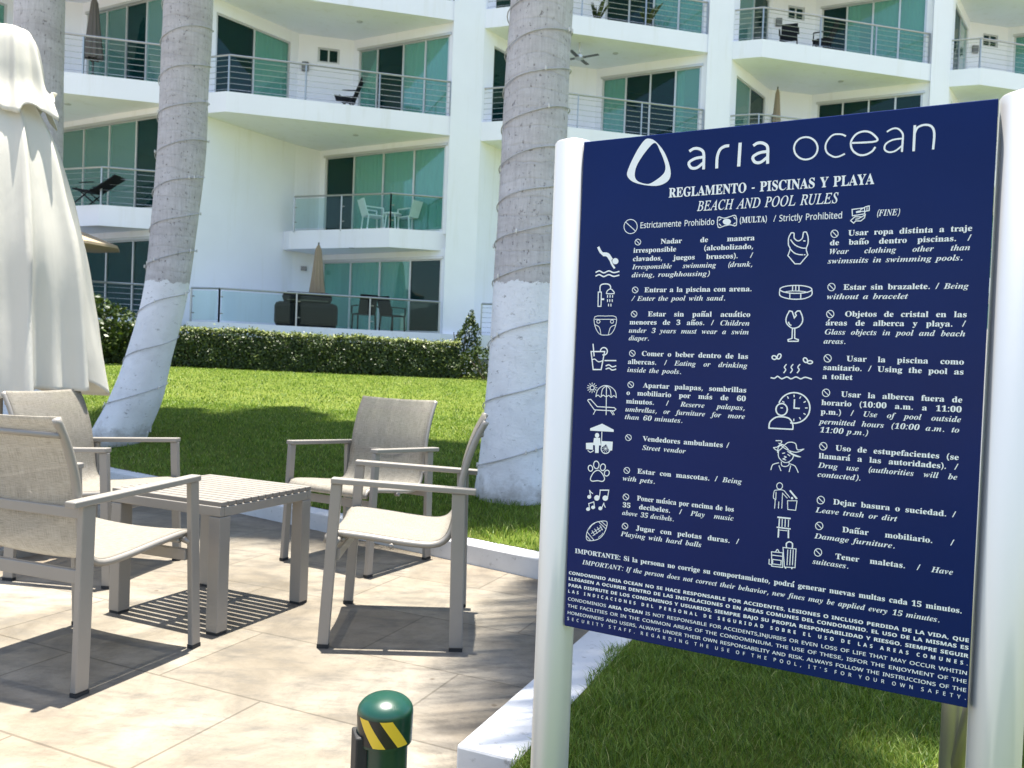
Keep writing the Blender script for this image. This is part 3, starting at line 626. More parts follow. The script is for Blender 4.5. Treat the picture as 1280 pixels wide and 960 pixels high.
# ------------------------------------------------------------------ patio furniture
def make_chair():
    t = thing('patio_armchair', '', 'chair', (0, 0, 0), 0, 'sling armchairs round the patio table'); hw = .292; T = M['taupe']
    for s in (-1, 1):
        l = MB(); l.bar((s*hw, .244, .012), (s*hw, .212, .628), .024, .042, (1, 0, 0)); lo = l.build('leg', T, t, False, .004); f = MB(); f.box(s*hw-.013, s*hw+.013, .2225, .2655, 0, .014); f.build('foot_cap', M['foot'], lo)
        l = MB(); l.bar((s*hw, -.262, .012), (s*hw, -.252, .606), .024, .052, (1, 0, 0)); lo = l.build('leg', T, t, False, .004); f = MB(); f.box(s*hw-.013, s*hw+.013, -.288, -.236, 0, .012); f.build('foot_cap', M['foot'], lo)
        a = MB(); a.bar((s*hw, .232, .640), (s*hw, -.318, .614), .046, .022, (1, 0, 0)); a.build('armrest', T, t, False, .004)
    for y, z, h, w in ((.205, .355, .042, .02), (-.258, .375, .045, .02), (-.258, .578, .035, .02)):
        c = MB(); c.bar((-hw+.012, y, z), (hw-.012, y, z), w, h, (0, 1, 0)); c.build('crossbar', T, t, False, .003)
    prof = interp_path([(.246, .395, 0, 0), (.243, .418, 0, 0), (.215, .432, 0, 0), (.10, .422, 0, 0), (-.06, .402, 0, 0), (-.155, .398, 0, 0), (-.205, .418, 0, 0), (-.232, .465, 0, 0), (-.246, .54, 0, 0), (-.268, .68, 0, 0), (-.305, .80, 0, 0), (-.345, .882, 0, 0)], 46)
    r = MB()
    for s in (-1, 1): r.tube([(s*.258, p[0], p[1]) for p in prof], .0135, 10)
    r.tube([(-.258, prof[42][0]-.012, prof[42][1]), (.258, prof[42][0]-.012, prof[42][1])], .010, 8); r.tube([(-.258, .19, .408), (.258, .19, .408)], .010, 8); r.tube([(-.285, .0, .392), (-.258, .0, .392)], .01, 6)
    for s in (-1, 1):
        r.tube([(s*.258, .20, .415), (s*hw, .212, .40)], .012, 8); r.tube([(s*.258, -.238, .49), (s*hw, -.256, .48)], .012, 8)
    r.build('sling_rail', T, t, True)
    nx = 14; V = []; F = []; UV = []; LEN = np.concatenate([[0], np.cumsum(np.linalg.norm(np.diff(prof[:, :2], axis=0), axis=1))])
    for j, p in enumerate(prof):
        dd = prof[min(j+1, 45)]-prof[max(j-1, 0)]; nn = np.array((dd[1], -dd[0])); nn /= np.linalg.norm(nn)
        sg = 1 if nn[1] < 0 or nn[0] < 0 else -1
        for i in range(nx+1):
            u = i/nx*2-1; sag = .014*(1-u*u); ed = .0135*(1 if abs(u) == 1 else 1)
            V.append((u*.262, p[0]-nn[0]*(ed-sag)*1.0*(-1), p[1]-nn[1]*(ed-sag)*(-1) if False else p[1]+(.0135-sag*1.0)*abs(nn[1]))); UV.append((i/nx, LEN[j]))
    for j in range(45):
        for i in range(nx): q = j*(nx+1)+i; F.append((q, q+1, q+nx+2, q+nx+1))
    me = bpy.data.meshes.new('sling'); me.from_pydata(V, [], F); uv = me.uv_layers.new(name='UVMap')
    for l in me.loops: uv.data[l.index].uv = UV[l.vertex_index]
    me.materials.append(M['sling']); me.polygons.foreach_set('use_smooth', [True]*len(F)); so = link('sling', me, t)
    sm = so.modifiers.new('thick', 'SOLIDIFY'); sm.thickness = .004; sm.offset = 0
    return t
proto = make_chair()
CH = [(-1.515, 2.955, -21.1, 'taupe armchair with cream mesh sling, nearest the camera and seen from behind'),
      (-2.03, 4.12, -98.7, 'taupe armchair under the hem of the closed cream umbrella'),
      (-.826, 4.53, 150.3, 'taupe armchair facing the camera with its back to the lawn'),
      (-.448, 3.43, 91.9, 'taupe armchair seen from its side, between the table and the sign')]
for i, (x, y, a, lb) in enumerate(CH):
    c = proto if i == 0 else copy_tree(proto)
    c.location = (x, y, .001); c.rotation_euler = (0, 0, R(a)); c['label'] = lb
t = thing('patio_table', 'low square taupe side table with slatted top', 'table', (-1.272, 3.58, .001), R(-24.5)); hx, hy, hz = .30, .279, .525
for sx in (-1, 1):
    for sy in (-1, 1):
        l = MB(); x, y = sx*(hx-.03), sy*(hy-.03); l.box(x-.029, x+.029, y-.029, y+.029, .01, hz-.0595); lo = l.build('leg', M['taupe'], t, False, .003)
        f = MB(); f.box(x-.027, x+.027, y-.027, y+.027, 0, .012); f.build('foot_cap', M['foot'], lo)
fr = MB()
for s in (-1, 1):
    fr.box(-hx, hx, s*(hy-.012)-.012, s*(hy-.012)+.012, hz-.058, hz-.0185); fr.box(s*(hx-.012)-.012, s*(hx-.012)+.012, -hy+.025, hy-.025, hz-.058, hz-.0195)
fr.box(-.02, .02, -hy+.024, hy-.024, hz-.052, hz-.0205)
fr.build('frame', M['taupe'], t, False, .003); ns = 13; pw = 2*hy/ns
for k in range(ns):
    s = MB(); y = -hy+pw*(k+.5); s.box(-hx-.001, hx+.001, y-pw/2+.0048, y+pw/2-.0048, hz-.018, hz); s.build('slat', M['slat'], t, False, .002)

# closed market umbrella at the left
def closed_umbrella():
    t = thing('market_umbrella', 'large closed cream umbrella hanging over the chair at left', 'umbrella', (-2.775, 4.46, 0))
    n = 160; m = MB()
    def sheet(prof, amp, ph, hem, name, pat):
        m = MB(); rows = len(prof)
        for i, (r, z) in enumerate(prof):
            f = i/(rows-1)
            for k in range(n):
                a = 2*math.pi*k/n
                q = 8*a+ph+.7*math.sin(a*2)+.3*math.sin(z*1.7); q += .5*math.sin(3*a+2*ph); w = (1.2*(1-abs(math.sin((q+.8*math.sin(q))/2))**.8)-.45)*(.75+.45*math.sin(2.3*a+4*ph))+.22*math.sin(3*a+ph+z*.6); w2 = math.sin(11*a+2*math.sin(3*a)+z*1.2)
                rr = r*(1+amp*(.35+.65*f)*w+.045*f*w2)+.006*math.sin(z*6+a*5)*f+.010*f*abs(math.sin(9.5*a+1.6*math.sin(2*a)-z*.9))-.006*f*abs(math.sin(15*a+z*2.2))
                zz = z+hem*f**6*(.9*math.sin(3*a+1.3)+.5*math.sin(7*a)-1.5*w*pat)
                m.v.append((rr*math.cos(a)*1.0, rr*math.sin(a), zz))
        for i in range(rows-1):
            for k in range(n): m.f.append((i*n+k, i*n+(k+1) % n, (i+1)*n+(k+1) % n, (i+1)*n+k)); m.mi.append(0)
        o = m.build(name, M['canvas'], t, True); s = o.modifiers.new('thick', 'SOLIDIFY'); s.thickness = .0025; return o
    P = interp_path([(.12, 2.44, 0, 0), (.185, 2.33, 0, 0), (.25, 2.18, 0, 0), (.31, 1.95, 0, 0), (.385, 1.6, 0, 0), (.425, 1.22, 0, 0), (.462, .872, 0, 0)], 46)
    sheet([(p[0], p[1]) for p in P], .30, .4, .045, 'canopy', .4)
    P = interp_path([(.02, 2.80, 0, 0), (.10, 2.79, 0, 0), (.138, 2.735, 0, 0), (.165, 2.62, 0, 0), (.19, 2.48, 0, 0), (.25, 2.365, 0, 0)], 24)
    sheet([(p[0], p[1]) for p in P], .42, 1.1, .075, 'vent_cap', 1.3)
    p = MB(); p.tube([(0, 0, .05), (0, 0, 2.79)], .026, 14); p.build('pole', M['taupe'], t, True)
    b = MB(); b.lathe([(.30, 0), (.30, .05), (.06, .07), (.05, .28), (.03, .29)], 28); b.build('base', M['taupe'], t)
    s = MB(); s.lathe([(.212, 2.30), (.222, 2.32), (.212, 2.34)], 40); return t
closed_umbrella()

# ------------------------------------------------------------------ bollard
t = thing('bollard', 'short dark green bollard with yellow and black striped band', 'bollard', (-.243, 1.75, 0), R(20))
m = MB(); m.lathe([(.050, 0), (.050, .312)], 40); m.build('body', M['green'], t, 'auto')
m = MB(); m.lathe([(.0535, .29), (.0585, .292), (.0595, .355)]+[(.0595*math.cos(a), .355+.037*math.sin(a)) for a in np.linspace(.15, 1.5, 12)], 48); m.build('cap', M['green'], t, 'auto')
st = MB(); NS = 4; RB = .0600
for k in range(NS):
    for e in range(8):
        for q in range(6):
            def pt(u, v): a = R(-150)+(k+u)*.0265/RB-v*.040/RB; return (RB*math.cos(a), RB*math.sin(a), .298+.056*v)
            b_ = len(st.v); st.v += [pt(q/6, e/8), pt((q+1)/6, e/8), pt((q+1)/6, (e+1)/8), pt(q/6, (e+1)/8)]; st.f.append((b_, b_+1, b_+2, b_+3)); st.mi.append(k % 2)
st.build('striped_band', [M['black'], M['yellow']], t)
m = MB(); m.box(-.066, -.040, -.03, .03, .03, .315); m.build('side_box', M['foot'], t, False, .004)
# outlines of the letters: {typeface: {character code: [advance, contours]}}, units of 1/400 em
LETTERS = {
    'I': {
        65: [185,[[-34,0,-33,5,-16,9,0,22,43,73,142,190,148,190,141,23,142,15,146,10,164,5,164,0,88,0,89,5,92,5,102,6,109,10,114,31,115,63,53,63,46,60,26,36,13,14,17,7,31,5,30,0],[57,73,116,73,119,147]]],
        66: [175,[[-13,0,-12,5,-11,5,8,11,17,29,50,154,53,168,48,177,33,181,34,186,102,186,149,176,164,146,153,118,119,100,143,84,150,58,148,41,140,27,128,16,112,7,92,2,69,0],[77,103,103,106,121,115,132,129,136,147,127,169,102,177,89,176,84,172,80,164,75,146,65,108,68,104],[61,8,87,12,105,22,117,39,120,61,118,76,110,87,96,93,78,95,65,94,60,89,44,29,43,23,42,18,46,10]]],
        67: [188,[[87,-4,65,-2,47,5,31,16,20,31,13,50,10,71,12,91,18,110,41,146,73,173,100,186,128,190,165,183,172,181,181,188,187,188,176,133,170,133,170,137,170,141,168,158,160,171,148,178,131,181,115,179,98,172,70,148,49,112,44,92,42,70,45,44,56,24,73,12,95,8,129,16,160,41,165,37,148,19,129,6,110,-2]]],
        68: [203,[[-14,0,-13,5,-11,5,7,10,17,29,50,154,53,168,48,177,32,181,34,186,105,186,130,184,151,177,168,165,181,150,189,131,192,109,189,88,183,67,172,49,157,33,139,19,118,9,94,2,67,0],[68,9,89,11,108,18,124,28,137,41,154,75,160,115,157,142,145,161,127,173,102,177,89,176,82,169,77,155,45,36,42,20,43,14,48,11,56,10]]],
        69: [182,[[-13,0,-12,5,-11,5,7,10,17,29,50,154,53,168,48,177,33,181,34,186,176,186,168,146,164,146,164,147,161,165,149,174,124,177,101,177,89,176,83,170,78,158,64,104,86,104,104,106,116,110,123,118,128,130,134,130,115,64,110,64,111,75,109,88,101,93,85,95,62,95,45,33,43,25,42,19,46,11,61,9,80,9,113,14,136,27,154,51,160,51,140,0]]],
        72: [208,[[-13,0,-12,5,-11,5,2,7,11,14,17,29,50,154,53,168,48,177,33,181,34,186,108,186,107,181,106,181,88,176,78,156,66,114,65,108,67,105,74,104,143,104,149,105,152,110,164,154,167,168,162,177,146,181,148,186,222,186,220,181,218,181,201,176,192,157,158,32,156,24,156,18,160,9,176,5,175,0,100,0,102,5,103,5,117,7,125,14,131,29,146,85,146,87,146,89,144,93,137,93,69,93,62,93,59,88,44,32,42,24,42,18,46,9,62,5,61,0]]],
        76: [179,[[-10,0,-8,5,-7,5,11,10,21,29,54,154,56,162,57,168,52,177,36,181,38,186,111,186,110,181,92,176,82,157,50,37,47,26,46,20,51,12,66,9,85,9,119,13,141,26,160,53,165,53,147,0]]],
        78: [200,[[135,-4,62,149,30,34,28,24,27,17,32,8,49,5,47,0,-13,0,-12,5,7,10,17,29,52,157,53,160,53,163,48,175,34,181,33,181,34,186,73,186,141,43,171,152,173,162,174,169,169,178,152,181,153,186,214,186,213,181,199,179,190,172,184,157,140,-4]]],
        79: [207,[[80,-4,60,-2,42,4,28,14,17,28,11,45,9,65,15,101,34,135,61,163,93,183,128,190,148,188,165,181,179,171,189,157,196,140,198,121,193,91,180,61,160,34,136,13,109,0],[80,4,94,6,107,12,131,32,150,61,163,96,167,132,165,154,157,169,145,179,128,182,114,180,99,173,73,150,52,114,42,84,39,55,42,33,50,17,63,7]]],
        80: [161,[[-13,0,-12,5,-11,5,7,10,17,29,50,154,53,168,48,177,33,181,34,186,107,186,149,175,163,144,161,129,154,116,143,104,128,96,110,91,88,89,64,89,59,86,43,26,42,22,42,18,43,12,48,8,66,5,64,0],[77,97,101,100,119,110,129,125,133,146,131,160,124,170,113,176,98,178,86,175,80,162,64,105,64,101,66,98]]],
        82: [180,[[-13,0,-12,5,-11,5,8,11,17,29,50,154,53,168,48,177,33,181,34,186,113,186,137,183,155,175,166,163,169,146,156,114,116,94,140,34,152,12,159,7,168,5,169,5,167,0,125,0,88,91,82,91,70,92,61,92,46,35,42,18,47,8,62,5,65,5,63,0],[81,100,106,103,124,112,135,127,139,145,129,169,100,177,90,176,83,171,79,159,63,101,72,100]]],
        83: [147,[[61,-4,23,4,20,5,17,5,10,3,6,-3,1,-3,10,58,15,59,19,35,27,18,41,8,58,4,77,9,90,23,94,42,91,56,83,70,73,81,62,93,41,119,35,141,37,155,42,166,61,184,89,190,101,189,112,186,121,184,125,183,131,184,135,189,140,189,132,135,128,135,125,155,118,170,107,178,93,181,80,179,70,173,64,163,62,150,67,134,80,116,93,103,105,90,117,72,120,51,118,36,113,23,104,12,92,3,77,-2]]],
        85: [196,[[80,-4,56,-1,37,9,25,25,21,45,26,73,48,155,50,168,45,178,27,181,28,186,107,186,106,181,103,181,92,179,84,174,74,153,54,77,48,44,50,29,58,18,70,11,86,9,114,15,133,32,148,73,167,142,171,165,166,177,149,181,150,186,213,186,212,181,208,181,195,178,187,168,183,158,179,143,158,65,141,25,130,12,116,3,100,-2]]],
    },
    'S': {
        44: [72,[[11,-35,19,-1,24,31,50,31,52,28,42,-3,28,-35]]],
        46: [72,[[36,-4,24,1,19,15,24,28,36,33,48,28,53,15,48,1]]],
        65: [185,[[0,0,68,193,117,193,185,0,142,0,128,46,58,46,44,0],[68,80,118,80,104,124,100,136,96,150,93,163,89,149,85,134,82,124]]],
        66: [181,[[24,0,24,192,84,192,118,189,142,181,157,166,161,143,160,128,154,116,144,106,132,102,132,100,149,94,162,80,166,56,162,32,147,15,125,4,96,0],[65,116,88,116,103,117,113,121,118,128,120,138,118,147,112,154,86,158,65,158],[65,34,91,34,107,35,117,41,122,49,124,60,122,69,117,77,106,82,90,84,65,84]]],
        67: [171,[[102,-3,75,0,53,10,36,24,25,44,18,68,16,96,18,123,26,147,39,167,57,182,79,191,106,194,134,191,162,181,149,148,127,157,106,161,85,156,70,143,61,122,57,95,60,68,69,48,84,35,106,31,129,34,154,41,154,7,129,0]]],
        68: [199,[[24,0,24,192,84,192,112,189,137,181,156,168,171,149,180,126,183,98,176,55,156,25,123,6,78,0],[65,34,82,34,115,41,134,62,141,97,138,124,127,144,110,155,87,158,65,158]]],
        69: [150,[[24,0,24,192,135,192,135,158,65,158,65,116,130,116,130,83,65,83,65,34,135,34,135,0]]],
        70: [147,[[24,0,24,192,134,192,134,158,64,158,64,109,129,109,129,76,64,76,64,0]]],
        71: [194,[[105,-3,67,4,39,23,21,54,16,96,19,124,27,148,42,168,61,182,86,191,116,194,146,191,173,183,159,150,139,158,116,161,99,159,85,153,73,143,65,130,59,114,57,95,63,62,69,49,79,39,91,33,107,31,122,32,133,34,133,74,97,74,97,108,173,108,173,8,142,0]]],
        72: [206,[[24,0,24,192,65,192,65,117,141,117,141,192,181,192,181,0,141,0,141,83,65,83,65,0]]],
        73: [104,[[9,0,9,23,32,34,32,158,9,169,9,192,96,192,96,169,73,158,73,34,96,23,96,0]]],
        74: [89,[[4,-56,-10,-55,-20,-53,-20,-20,-11,-21,-1,-22,12,-20,21,-9,24,12,24,192,65,192,65,12,63,-10,57,-28,48,-41,36,-50,21,-55]]],
        76: [152,[[24,0,24,192,65,192,65,34,143,34,143,0]]],
        77: [253,[[24,0,24,192,80,192,125,45,126,45,174,192,229,192,229,0,191,0,191,91,192,112,192,134,193,150,192,150,143,0,105,0,59,150,58,150,59,134,60,111,60,89,60,0]]],
        78: [218,[[24,0,24,192,75,192,159,48,160,48,158,75,158,101,158,192,194,192,194,0,143,0,59,145,58,145,60,118,60,90,60,0]]],
        79: [214,[[107,-3,78,0,55,10,38,25,25,44,18,69,16,96,18,124,25,148,38,168,55,183,79,192,107,195,136,192,158,183,176,168,188,148,196,124,198,96,196,68,188,44,176,24,158,10,136,0],[107,31,129,36,144,49,153,69,156,96,153,123,144,144,129,157,107,161,85,157,70,144,61,123,58,96,61,69,70,49,85,36]]],
        80: [169,[[24,0,24,192,85,192,117,188,140,176,152,157,157,132,155,116,150,101,140,87,126,77,107,70,82,68,65,68,65,0],[65,102,78,102,94,103,105,108,113,117,116,131,107,152,83,158,65,158]]],
        81: [214,[[145,-46,110,-3,107,-3,78,0,55,10,38,25,25,44,18,69,16,96,18,124,25,148,38,168,55,183,79,192,107,195,136,192,158,183,176,168,188,148,196,124,198,96,195,66,187,40,172,20,151,6,197,-46],[107,31,129,36,144,49,153,69,156,96,153,123,144,144,129,157,107,161,85,157,70,144,61,123,58,96,61,69,70,49,85,36]]],
        82: [177,[[24,0,24,192,80,192,114,188,138,178,152,160,157,134,152,111,138,95,121,84,177,0,132,0,87,74,65,74,65,0],[65,107,78,107,95,108,107,113,113,122,116,133,113,145,106,153,94,157,77,158,65,158]]],
        83: [148,[[67,-3,38,0,12,9,12,47,41,36,70,31,83,32,91,37,98,51,95,61,87,69,60,83,46,90,31,101,19,117,15,140,19,163,32,180,53,191,80,194,108,191,136,181,123,149,100,158,78,161,60,155,54,141,57,132,63,125,91,111,116,96,132,78,137,53,133,30,119,12,97,1]]],
        84: [156,[[57,0,57,158,5,158,5,192,150,192,150,158,98,158,98,0]]],
        85: [203,[[101,-3,67,2,43,17,28,39,23,68,23,192,63,192,63,74,66,54,73,41,85,34,102,31,119,34,131,42,137,55,140,75,140,192,180,192,180,68,178,49,172,32,161,18,145,7,125,0]]],
        86: [175,[[65,0,0,192,41,192,77,78,80,67,84,50,87,35,90,50,94,67,97,78,134,192,175,192,109,0]]],
        89: [168,[[64,0,64,73,0,192,44,192,84,113,124,192,168,192,104,75,104,0]]],
    },
    'b': {
        40: [81,[[50,-42,33,-17,20,11,13,42,11,74,13,106,20,137,33,166,50,192,73,192,56,165,44,136,37,105,35,74,37,43,44,13,56,-16,72,-42]]],
        41: [81,[[8,-42,25,-16,36,13,44,43,46,74,44,105,36,136,25,165,8,192,30,192,48,166,60,137,67,106,70,74,67,42,60,11,48,-17,30,-42]]],
        44: [72,[[11,-35,19,-1,24,31,50,31,52,28,42,-3,28,-35]]],
        45: [87,[[11,62,11,82,76,82,76,62]]],
        46: [72,[[36,-4,24,1,19,15,24,28,36,33,48,28,53,15,48,1]]],
        47: [100,[[3,0,74,192,97,192,26,0]]],
        48: [150,[[75,-3,53,0,36,10,24,25,15,44,9,96,11,124,15,148,24,168,36,182,53,191,75,194,97,191,113,182,126,168,134,148,139,124,141,96,139,68,134,44,126,24,113,10,96,0],[75,15,88,20,95,36,99,96,95,156,88,172,75,177,63,172,56,156,51,96,56,36,63,20]]],
        49: [150,[[26,0,26,14,48,14,58,18,62,32,62,166,43,146,27,138,16,144,11,158,29,165,53,179,71,193,102,193,102,32,104,19,115,14,137,14,137,0]]],
        51: [150,[[65,-3,32,2,14,14,8,30,9,39,14,45,30,51,33,35,39,25,50,18,63,16,80,20,92,32,96,56,94,70,86,81,73,88,55,91,38,91,38,107,56,107,71,110,82,118,88,131,90,147,84,170,77,176,68,178,59,177,53,172,46,156,45,136,30,138,19,142,12,150,10,160,13,174,25,185,43,192,69,194,95,192,114,183,127,169,131,151,128,134,119,120,106,110,90,102,112,95,130,80,136,69,138,55,132,28,115,10,92,0]]],
        53: [150,[[66,-3,34,2,16,14,11,30,12,38,17,44,32,48,35,33,44,21,62,16,78,20,90,33,95,59,92,77,85,89,74,96,58,99,41,97,28,94,16,99,25,192,126,192,128,143,112,143,110,152,107,160,98,162,42,162,38,113,50,115,67,117,95,113,117,102,131,84,136,59,134,43,130,30,113,11,90,1]]],
        54: [150,[[79,-3,60,0,44,7,30,20,20,37,14,60,12,89,17,130,31,164,42,177,55,186,71,192,89,194,116,190,131,179,136,165,134,157,129,150,119,146,104,144,102,160,97,173,86,179,72,174,61,160,54,138,50,108,64,115,87,118,109,114,126,103,137,85,141,62,137,36,125,15,106,2],[80,15,89,18,96,26,100,39,102,59,100,78,95,91,87,99,77,101,62,97,50,88,52,55,59,32,68,19]]],
        58: [72,[[36,111,24,116,19,129,24,144,36,148,48,144,53,129,48,116],[36,-4,24,1,19,15,24,28,36,33,48,28,53,15,48,1]]],
        65: [175,[[-3,0,-3,7,9,12,20,30,82,186,90,186,154,35,164,14,170,9,177,7,177,0,92,0,92,7,108,10,113,18,109,33,101,53,41,53,31,28,30,24,30,19,35,10,49,7,51,7,51,0],[45,64,97,64,71,128]]],
        67: [187,[[103,-4,77,-1,55,8,36,22,22,42,13,65,10,91,13,117,22,140,37,159,55,174,78,183,104,186,124,184,147,176,155,174,163,177,168,186,175,186,175,123,168,123,157,146,143,163,125,174,106,177,79,168,63,139,57,91,63,45,81,18,111,9,127,12,143,18,158,28,171,42,179,35,146,6]]],
        68: [198,[[8,0,8,7,25,12,30,30,30,150,28,163,24,170,6,175,6,182,89,182,131,176,162,158,181,130,187,91,177,40,145,10,91,0],[89,10,112,15,128,30,137,56,140,92,135,137,118,164,89,173,76,169,73,154,73,29,76,14]]],
        69: [177,[[6,0,6,7,18,8,25,12,29,19,30,31,30,147,29,162,25,170,18,174,6,175,6,182,160,182,160,128,153,128,147,149,136,163,118,170,93,172,80,171,74,167,73,155,73,98,77,98,93,101,104,108,111,120,115,138,122,138,122,47,115,47,109,73,96,85,74,89,73,89,73,27,77,14,92,11,125,15,148,30,164,57,172,57,161,0]]],
        71: [203,[[107,-4,80,-1,57,8,37,22,23,41,14,64,11,92,14,118,23,141,37,160,56,174,78,183,103,186,125,184,148,176,155,174,162,177,168,186,175,186,175,123,168,123,153,152,132,170,107,177,80,168,64,139,58,91,62,54,72,27,88,11,110,5,123,7,131,11,136,18,137,28,137,51,136,62,132,68,110,73,110,79,200,79,200,73,183,68,178,51,178,12,143,0]]],
        73: [104,[[5,0,5,7,24,13,29,19,30,30,30,155,25,171,5,175,5,182,98,182,98,175,78,171,74,165,73,155,73,31,75,18,82,10,98,7,98,0]]],
        74: [132,[[44,-26,21,-21,5,-9,-1,9,4,24,18,30,32,25,37,11,34,-1,31,-8,33,-14,42,-16,50,-15,55,-10,59,9,59,147,57,164,49,172,32,175,32,182,126,182,126,175,111,172,104,164,102,147,102,35,96,1,76,-19]]],
        76: [171,[[6,0,6,7,25,13,30,32,30,152,25,170,6,175,6,182,100,182,100,175,83,174,75,167,73,152,73,33,74,19,80,12,93,11,126,16,138,22,148,32,164,62,171,62,161,0]]],
        77: [254,[[6,0,6,7,25,13,29,20,30,32,30,153,28,166,21,173,6,175,6,182,74,182,127,57,180,182,247,182,247,175,229,169,224,151,224,34,226,17,233,9,247,7,247,0,158,0,158,7,173,10,180,18,182,33,182,160,115,0,108,0,42,156,42,32,44,19,48,12,68,7,68,0]]],
        78: [197,[[161,-4,43,140,43,31,47,12,67,7,67,0,7,0,7,7,22,9,28,17,30,31,30,155,15,173,7,175,7,182,63,182,156,67,156,151,154,166,147,173,132,175,132,182,192,182,192,175,173,170,169,151,169,-4]]],
        79: [210,[[104,-4,85,-2,67,3,38,23,26,37,18,53,13,72,11,91,13,111,18,129,26,145,38,159,52,170,68,179,86,185,106,186,125,185,143,179,172,159,192,129,198,111,199,91,198,72,192,53,184,37,172,23,142,3,124,-2],[106,5,131,14,147,43,152,91,149,128,139,155,124,172,104,177,78,168,63,139,58,91,61,54,71,27,86,10]]],
        80: [167,[[6,0,6,7,25,13,30,32,30,152,25,170,6,175,6,182,85,182,115,181,134,176,147,169,156,159,162,147,164,133,159,112,147,96,126,86,97,82,73,82,73,32,78,13,97,7,97,0],[73,92,81,92,98,94,109,101,115,113,117,132,115,150,110,163,101,170,87,172,76,170,73,159]]],
        82: [189,[[6,0,6,7,25,13,30,32,30,152,25,170,6,175,6,182,87,182,122,179,147,170,162,155,167,134,157,106,126,89,173,20,181,10,191,7,192,7,192,0,135,0,81,85,73,85,73,32,78,13,97,7,97,0],[73,93,81,93,99,96,112,103,119,116,121,134,113,163,90,172,76,169,73,154]]],
        83: [156,[[17,-4,17,63,25,63,33,38,45,20,60,9,79,6,92,8,103,14,109,24,111,36,106,52,90,64,65,76,45,88,31,101,23,116,20,133,22,148,27,161,35,172,46,180,59,185,74,186,92,185,113,179,117,178,120,178,125,180,128,186,136,186,136,128,129,128,117,154,99,172,78,178,65,176,56,171,50,162,48,152,50,142,55,135,75,121,101,109,127,93,140,75,144,53,142,37,136,23,126,12,112,3,96,-2,77,-4,63,-3,50,0,39,4,34,5,28,3,24,-4]]],
        84: [169,[[37,0,37,7,49,8,57,12,61,20,62,32,62,173,60,173,41,170,26,161,16,147,12,127,4,127,4,182,164,182,164,127,157,127,143,162,107,173,105,173,105,32,107,20,111,12,118,8,131,7,131,0]]],
        85: [197,[[99,-5,67,-1,46,11,33,32,29,62,29,152,24,170,6,175,6,182,96,182,96,175,81,173,74,166,72,152,72,56,75,35,81,21,93,12,110,9,145,23,157,64,157,151,152,169,131,175,131,182,190,182,190,175,173,169,169,151,169,73,165,37,152,13,130,-1]]],
        86: [171,[[85,-5,18,152,9,168,-6,175,-6,182,84,182,84,175,66,173,61,164,64,151,103,57,139,151,142,164,137,173,120,175,120,182,177,182,177,175,163,171,153,153,92,-5]]],
        89: [170,[[41,0,41,7,59,13,64,32,64,71,19,155,6,172,0,174,-5,175,-5,182,83,182,83,175,78,175,67,173,62,167,66,157,99,90,133,146,139,163,134,172,119,175,118,175,118,182,176,182,176,175,164,170,153,157,107,81,107,32,112,13,131,7,131,0]]],
        97: [138,[[102,-4,86,0,80,14,60,1,38,-3,26,-1,16,5,10,14,8,25,12,41,25,54,48,66,80,76,80,96,75,113,59,118,46,116,42,110,45,103,49,92,44,81,31,76,18,81,13,95,20,111,38,123,65,127,89,125,105,117,114,103,117,84,117,25,118,16,122,14,128,17,132,11,118,0],[60,13,70,16,80,25,80,68,55,55,47,34,51,18]]],
        98: [144,[[17,-5,17,155,15,171,3,176,3,182,55,182,55,111,70,123,88,127,102,125,113,120,123,110,131,98,137,66,135,47,129,30,120,16,108,5,93,-2,77,-4,59,0,42,11,21,-5],[73,6,85,9,93,20,98,64,97,85,92,100,85,109,74,112,62,108,55,97,55,27,60,11]]],
        99: [117,[[62,-4,48,-2,35,4,24,14,15,27,10,43,8,60,10,78,16,95,26,108,38,119,53,125,70,128,87,126,100,119,108,110,111,98,107,86,95,82,82,86,78,100,79,104,79,109,76,116,68,119,51,108,45,75,47,49,55,30,66,19,82,15,96,19,109,29,114,24,91,3]]],
        100: [148,[[56,-4,43,-2,31,4,21,14,14,27,8,59,9,78,14,95,22,109,33,119,45,125,58,127,75,124,89,112,89,160,85,172,70,176,70,182,128,182,128,30,130,16,141,11,141,4,89,-4,89,16,75,1],[69,11,81,17,89,30,89,97,82,108,70,112,59,109,52,100,47,61,52,23,58,14]]],
        101: [120,[[62,-4,47,-2,34,4,23,14,15,27,10,44,8,63,10,81,15,96,24,109,35,119,48,125,63,127,84,124,100,112,110,94,113,69,113,66,47,66,55,29,80,17,95,21,108,34,114,29,91,4],[46,77,81,77,81,86,77,111,72,117,64,119,51,109,46,81]]],
        102: [85,[[6,0,6,6,16,9,20,14,21,29,21,111,6,111,6,124,21,124,21,141,24,160,34,174,49,183,70,186,85,184,96,178,103,170,105,160,101,147,90,142,78,146,74,156,77,168,78,171,79,173,77,176,72,177,65,176,61,172,59,156,59,124,81,124,81,111,59,111,59,26,63,10,80,6,80,0]]],
        103: [131,[[58,-56,35,-54,19,-49,9,-40,6,-30,11,-18,27,-10,14,0,9,12,11,21,17,30,41,44,17,60,9,85,11,97,16,107,35,122,63,127,93,122,127,122,127,107,107,107,114,95,117,81,110,60,93,46,69,41,63,41,57,42,45,38,40,28,44,22,56,20,70,20,104,16,121,5,126,-15,122,-32,109,-45,88,-53],[63,50,71,52,76,58,80,84,76,110,71,117,63,119,55,117,50,110,46,84,50,58,55,52],[64,-46,95,-41,105,-26,100,-17,82,-14,39,-14,32,-21,29,-29,31,-36,38,-41]]],
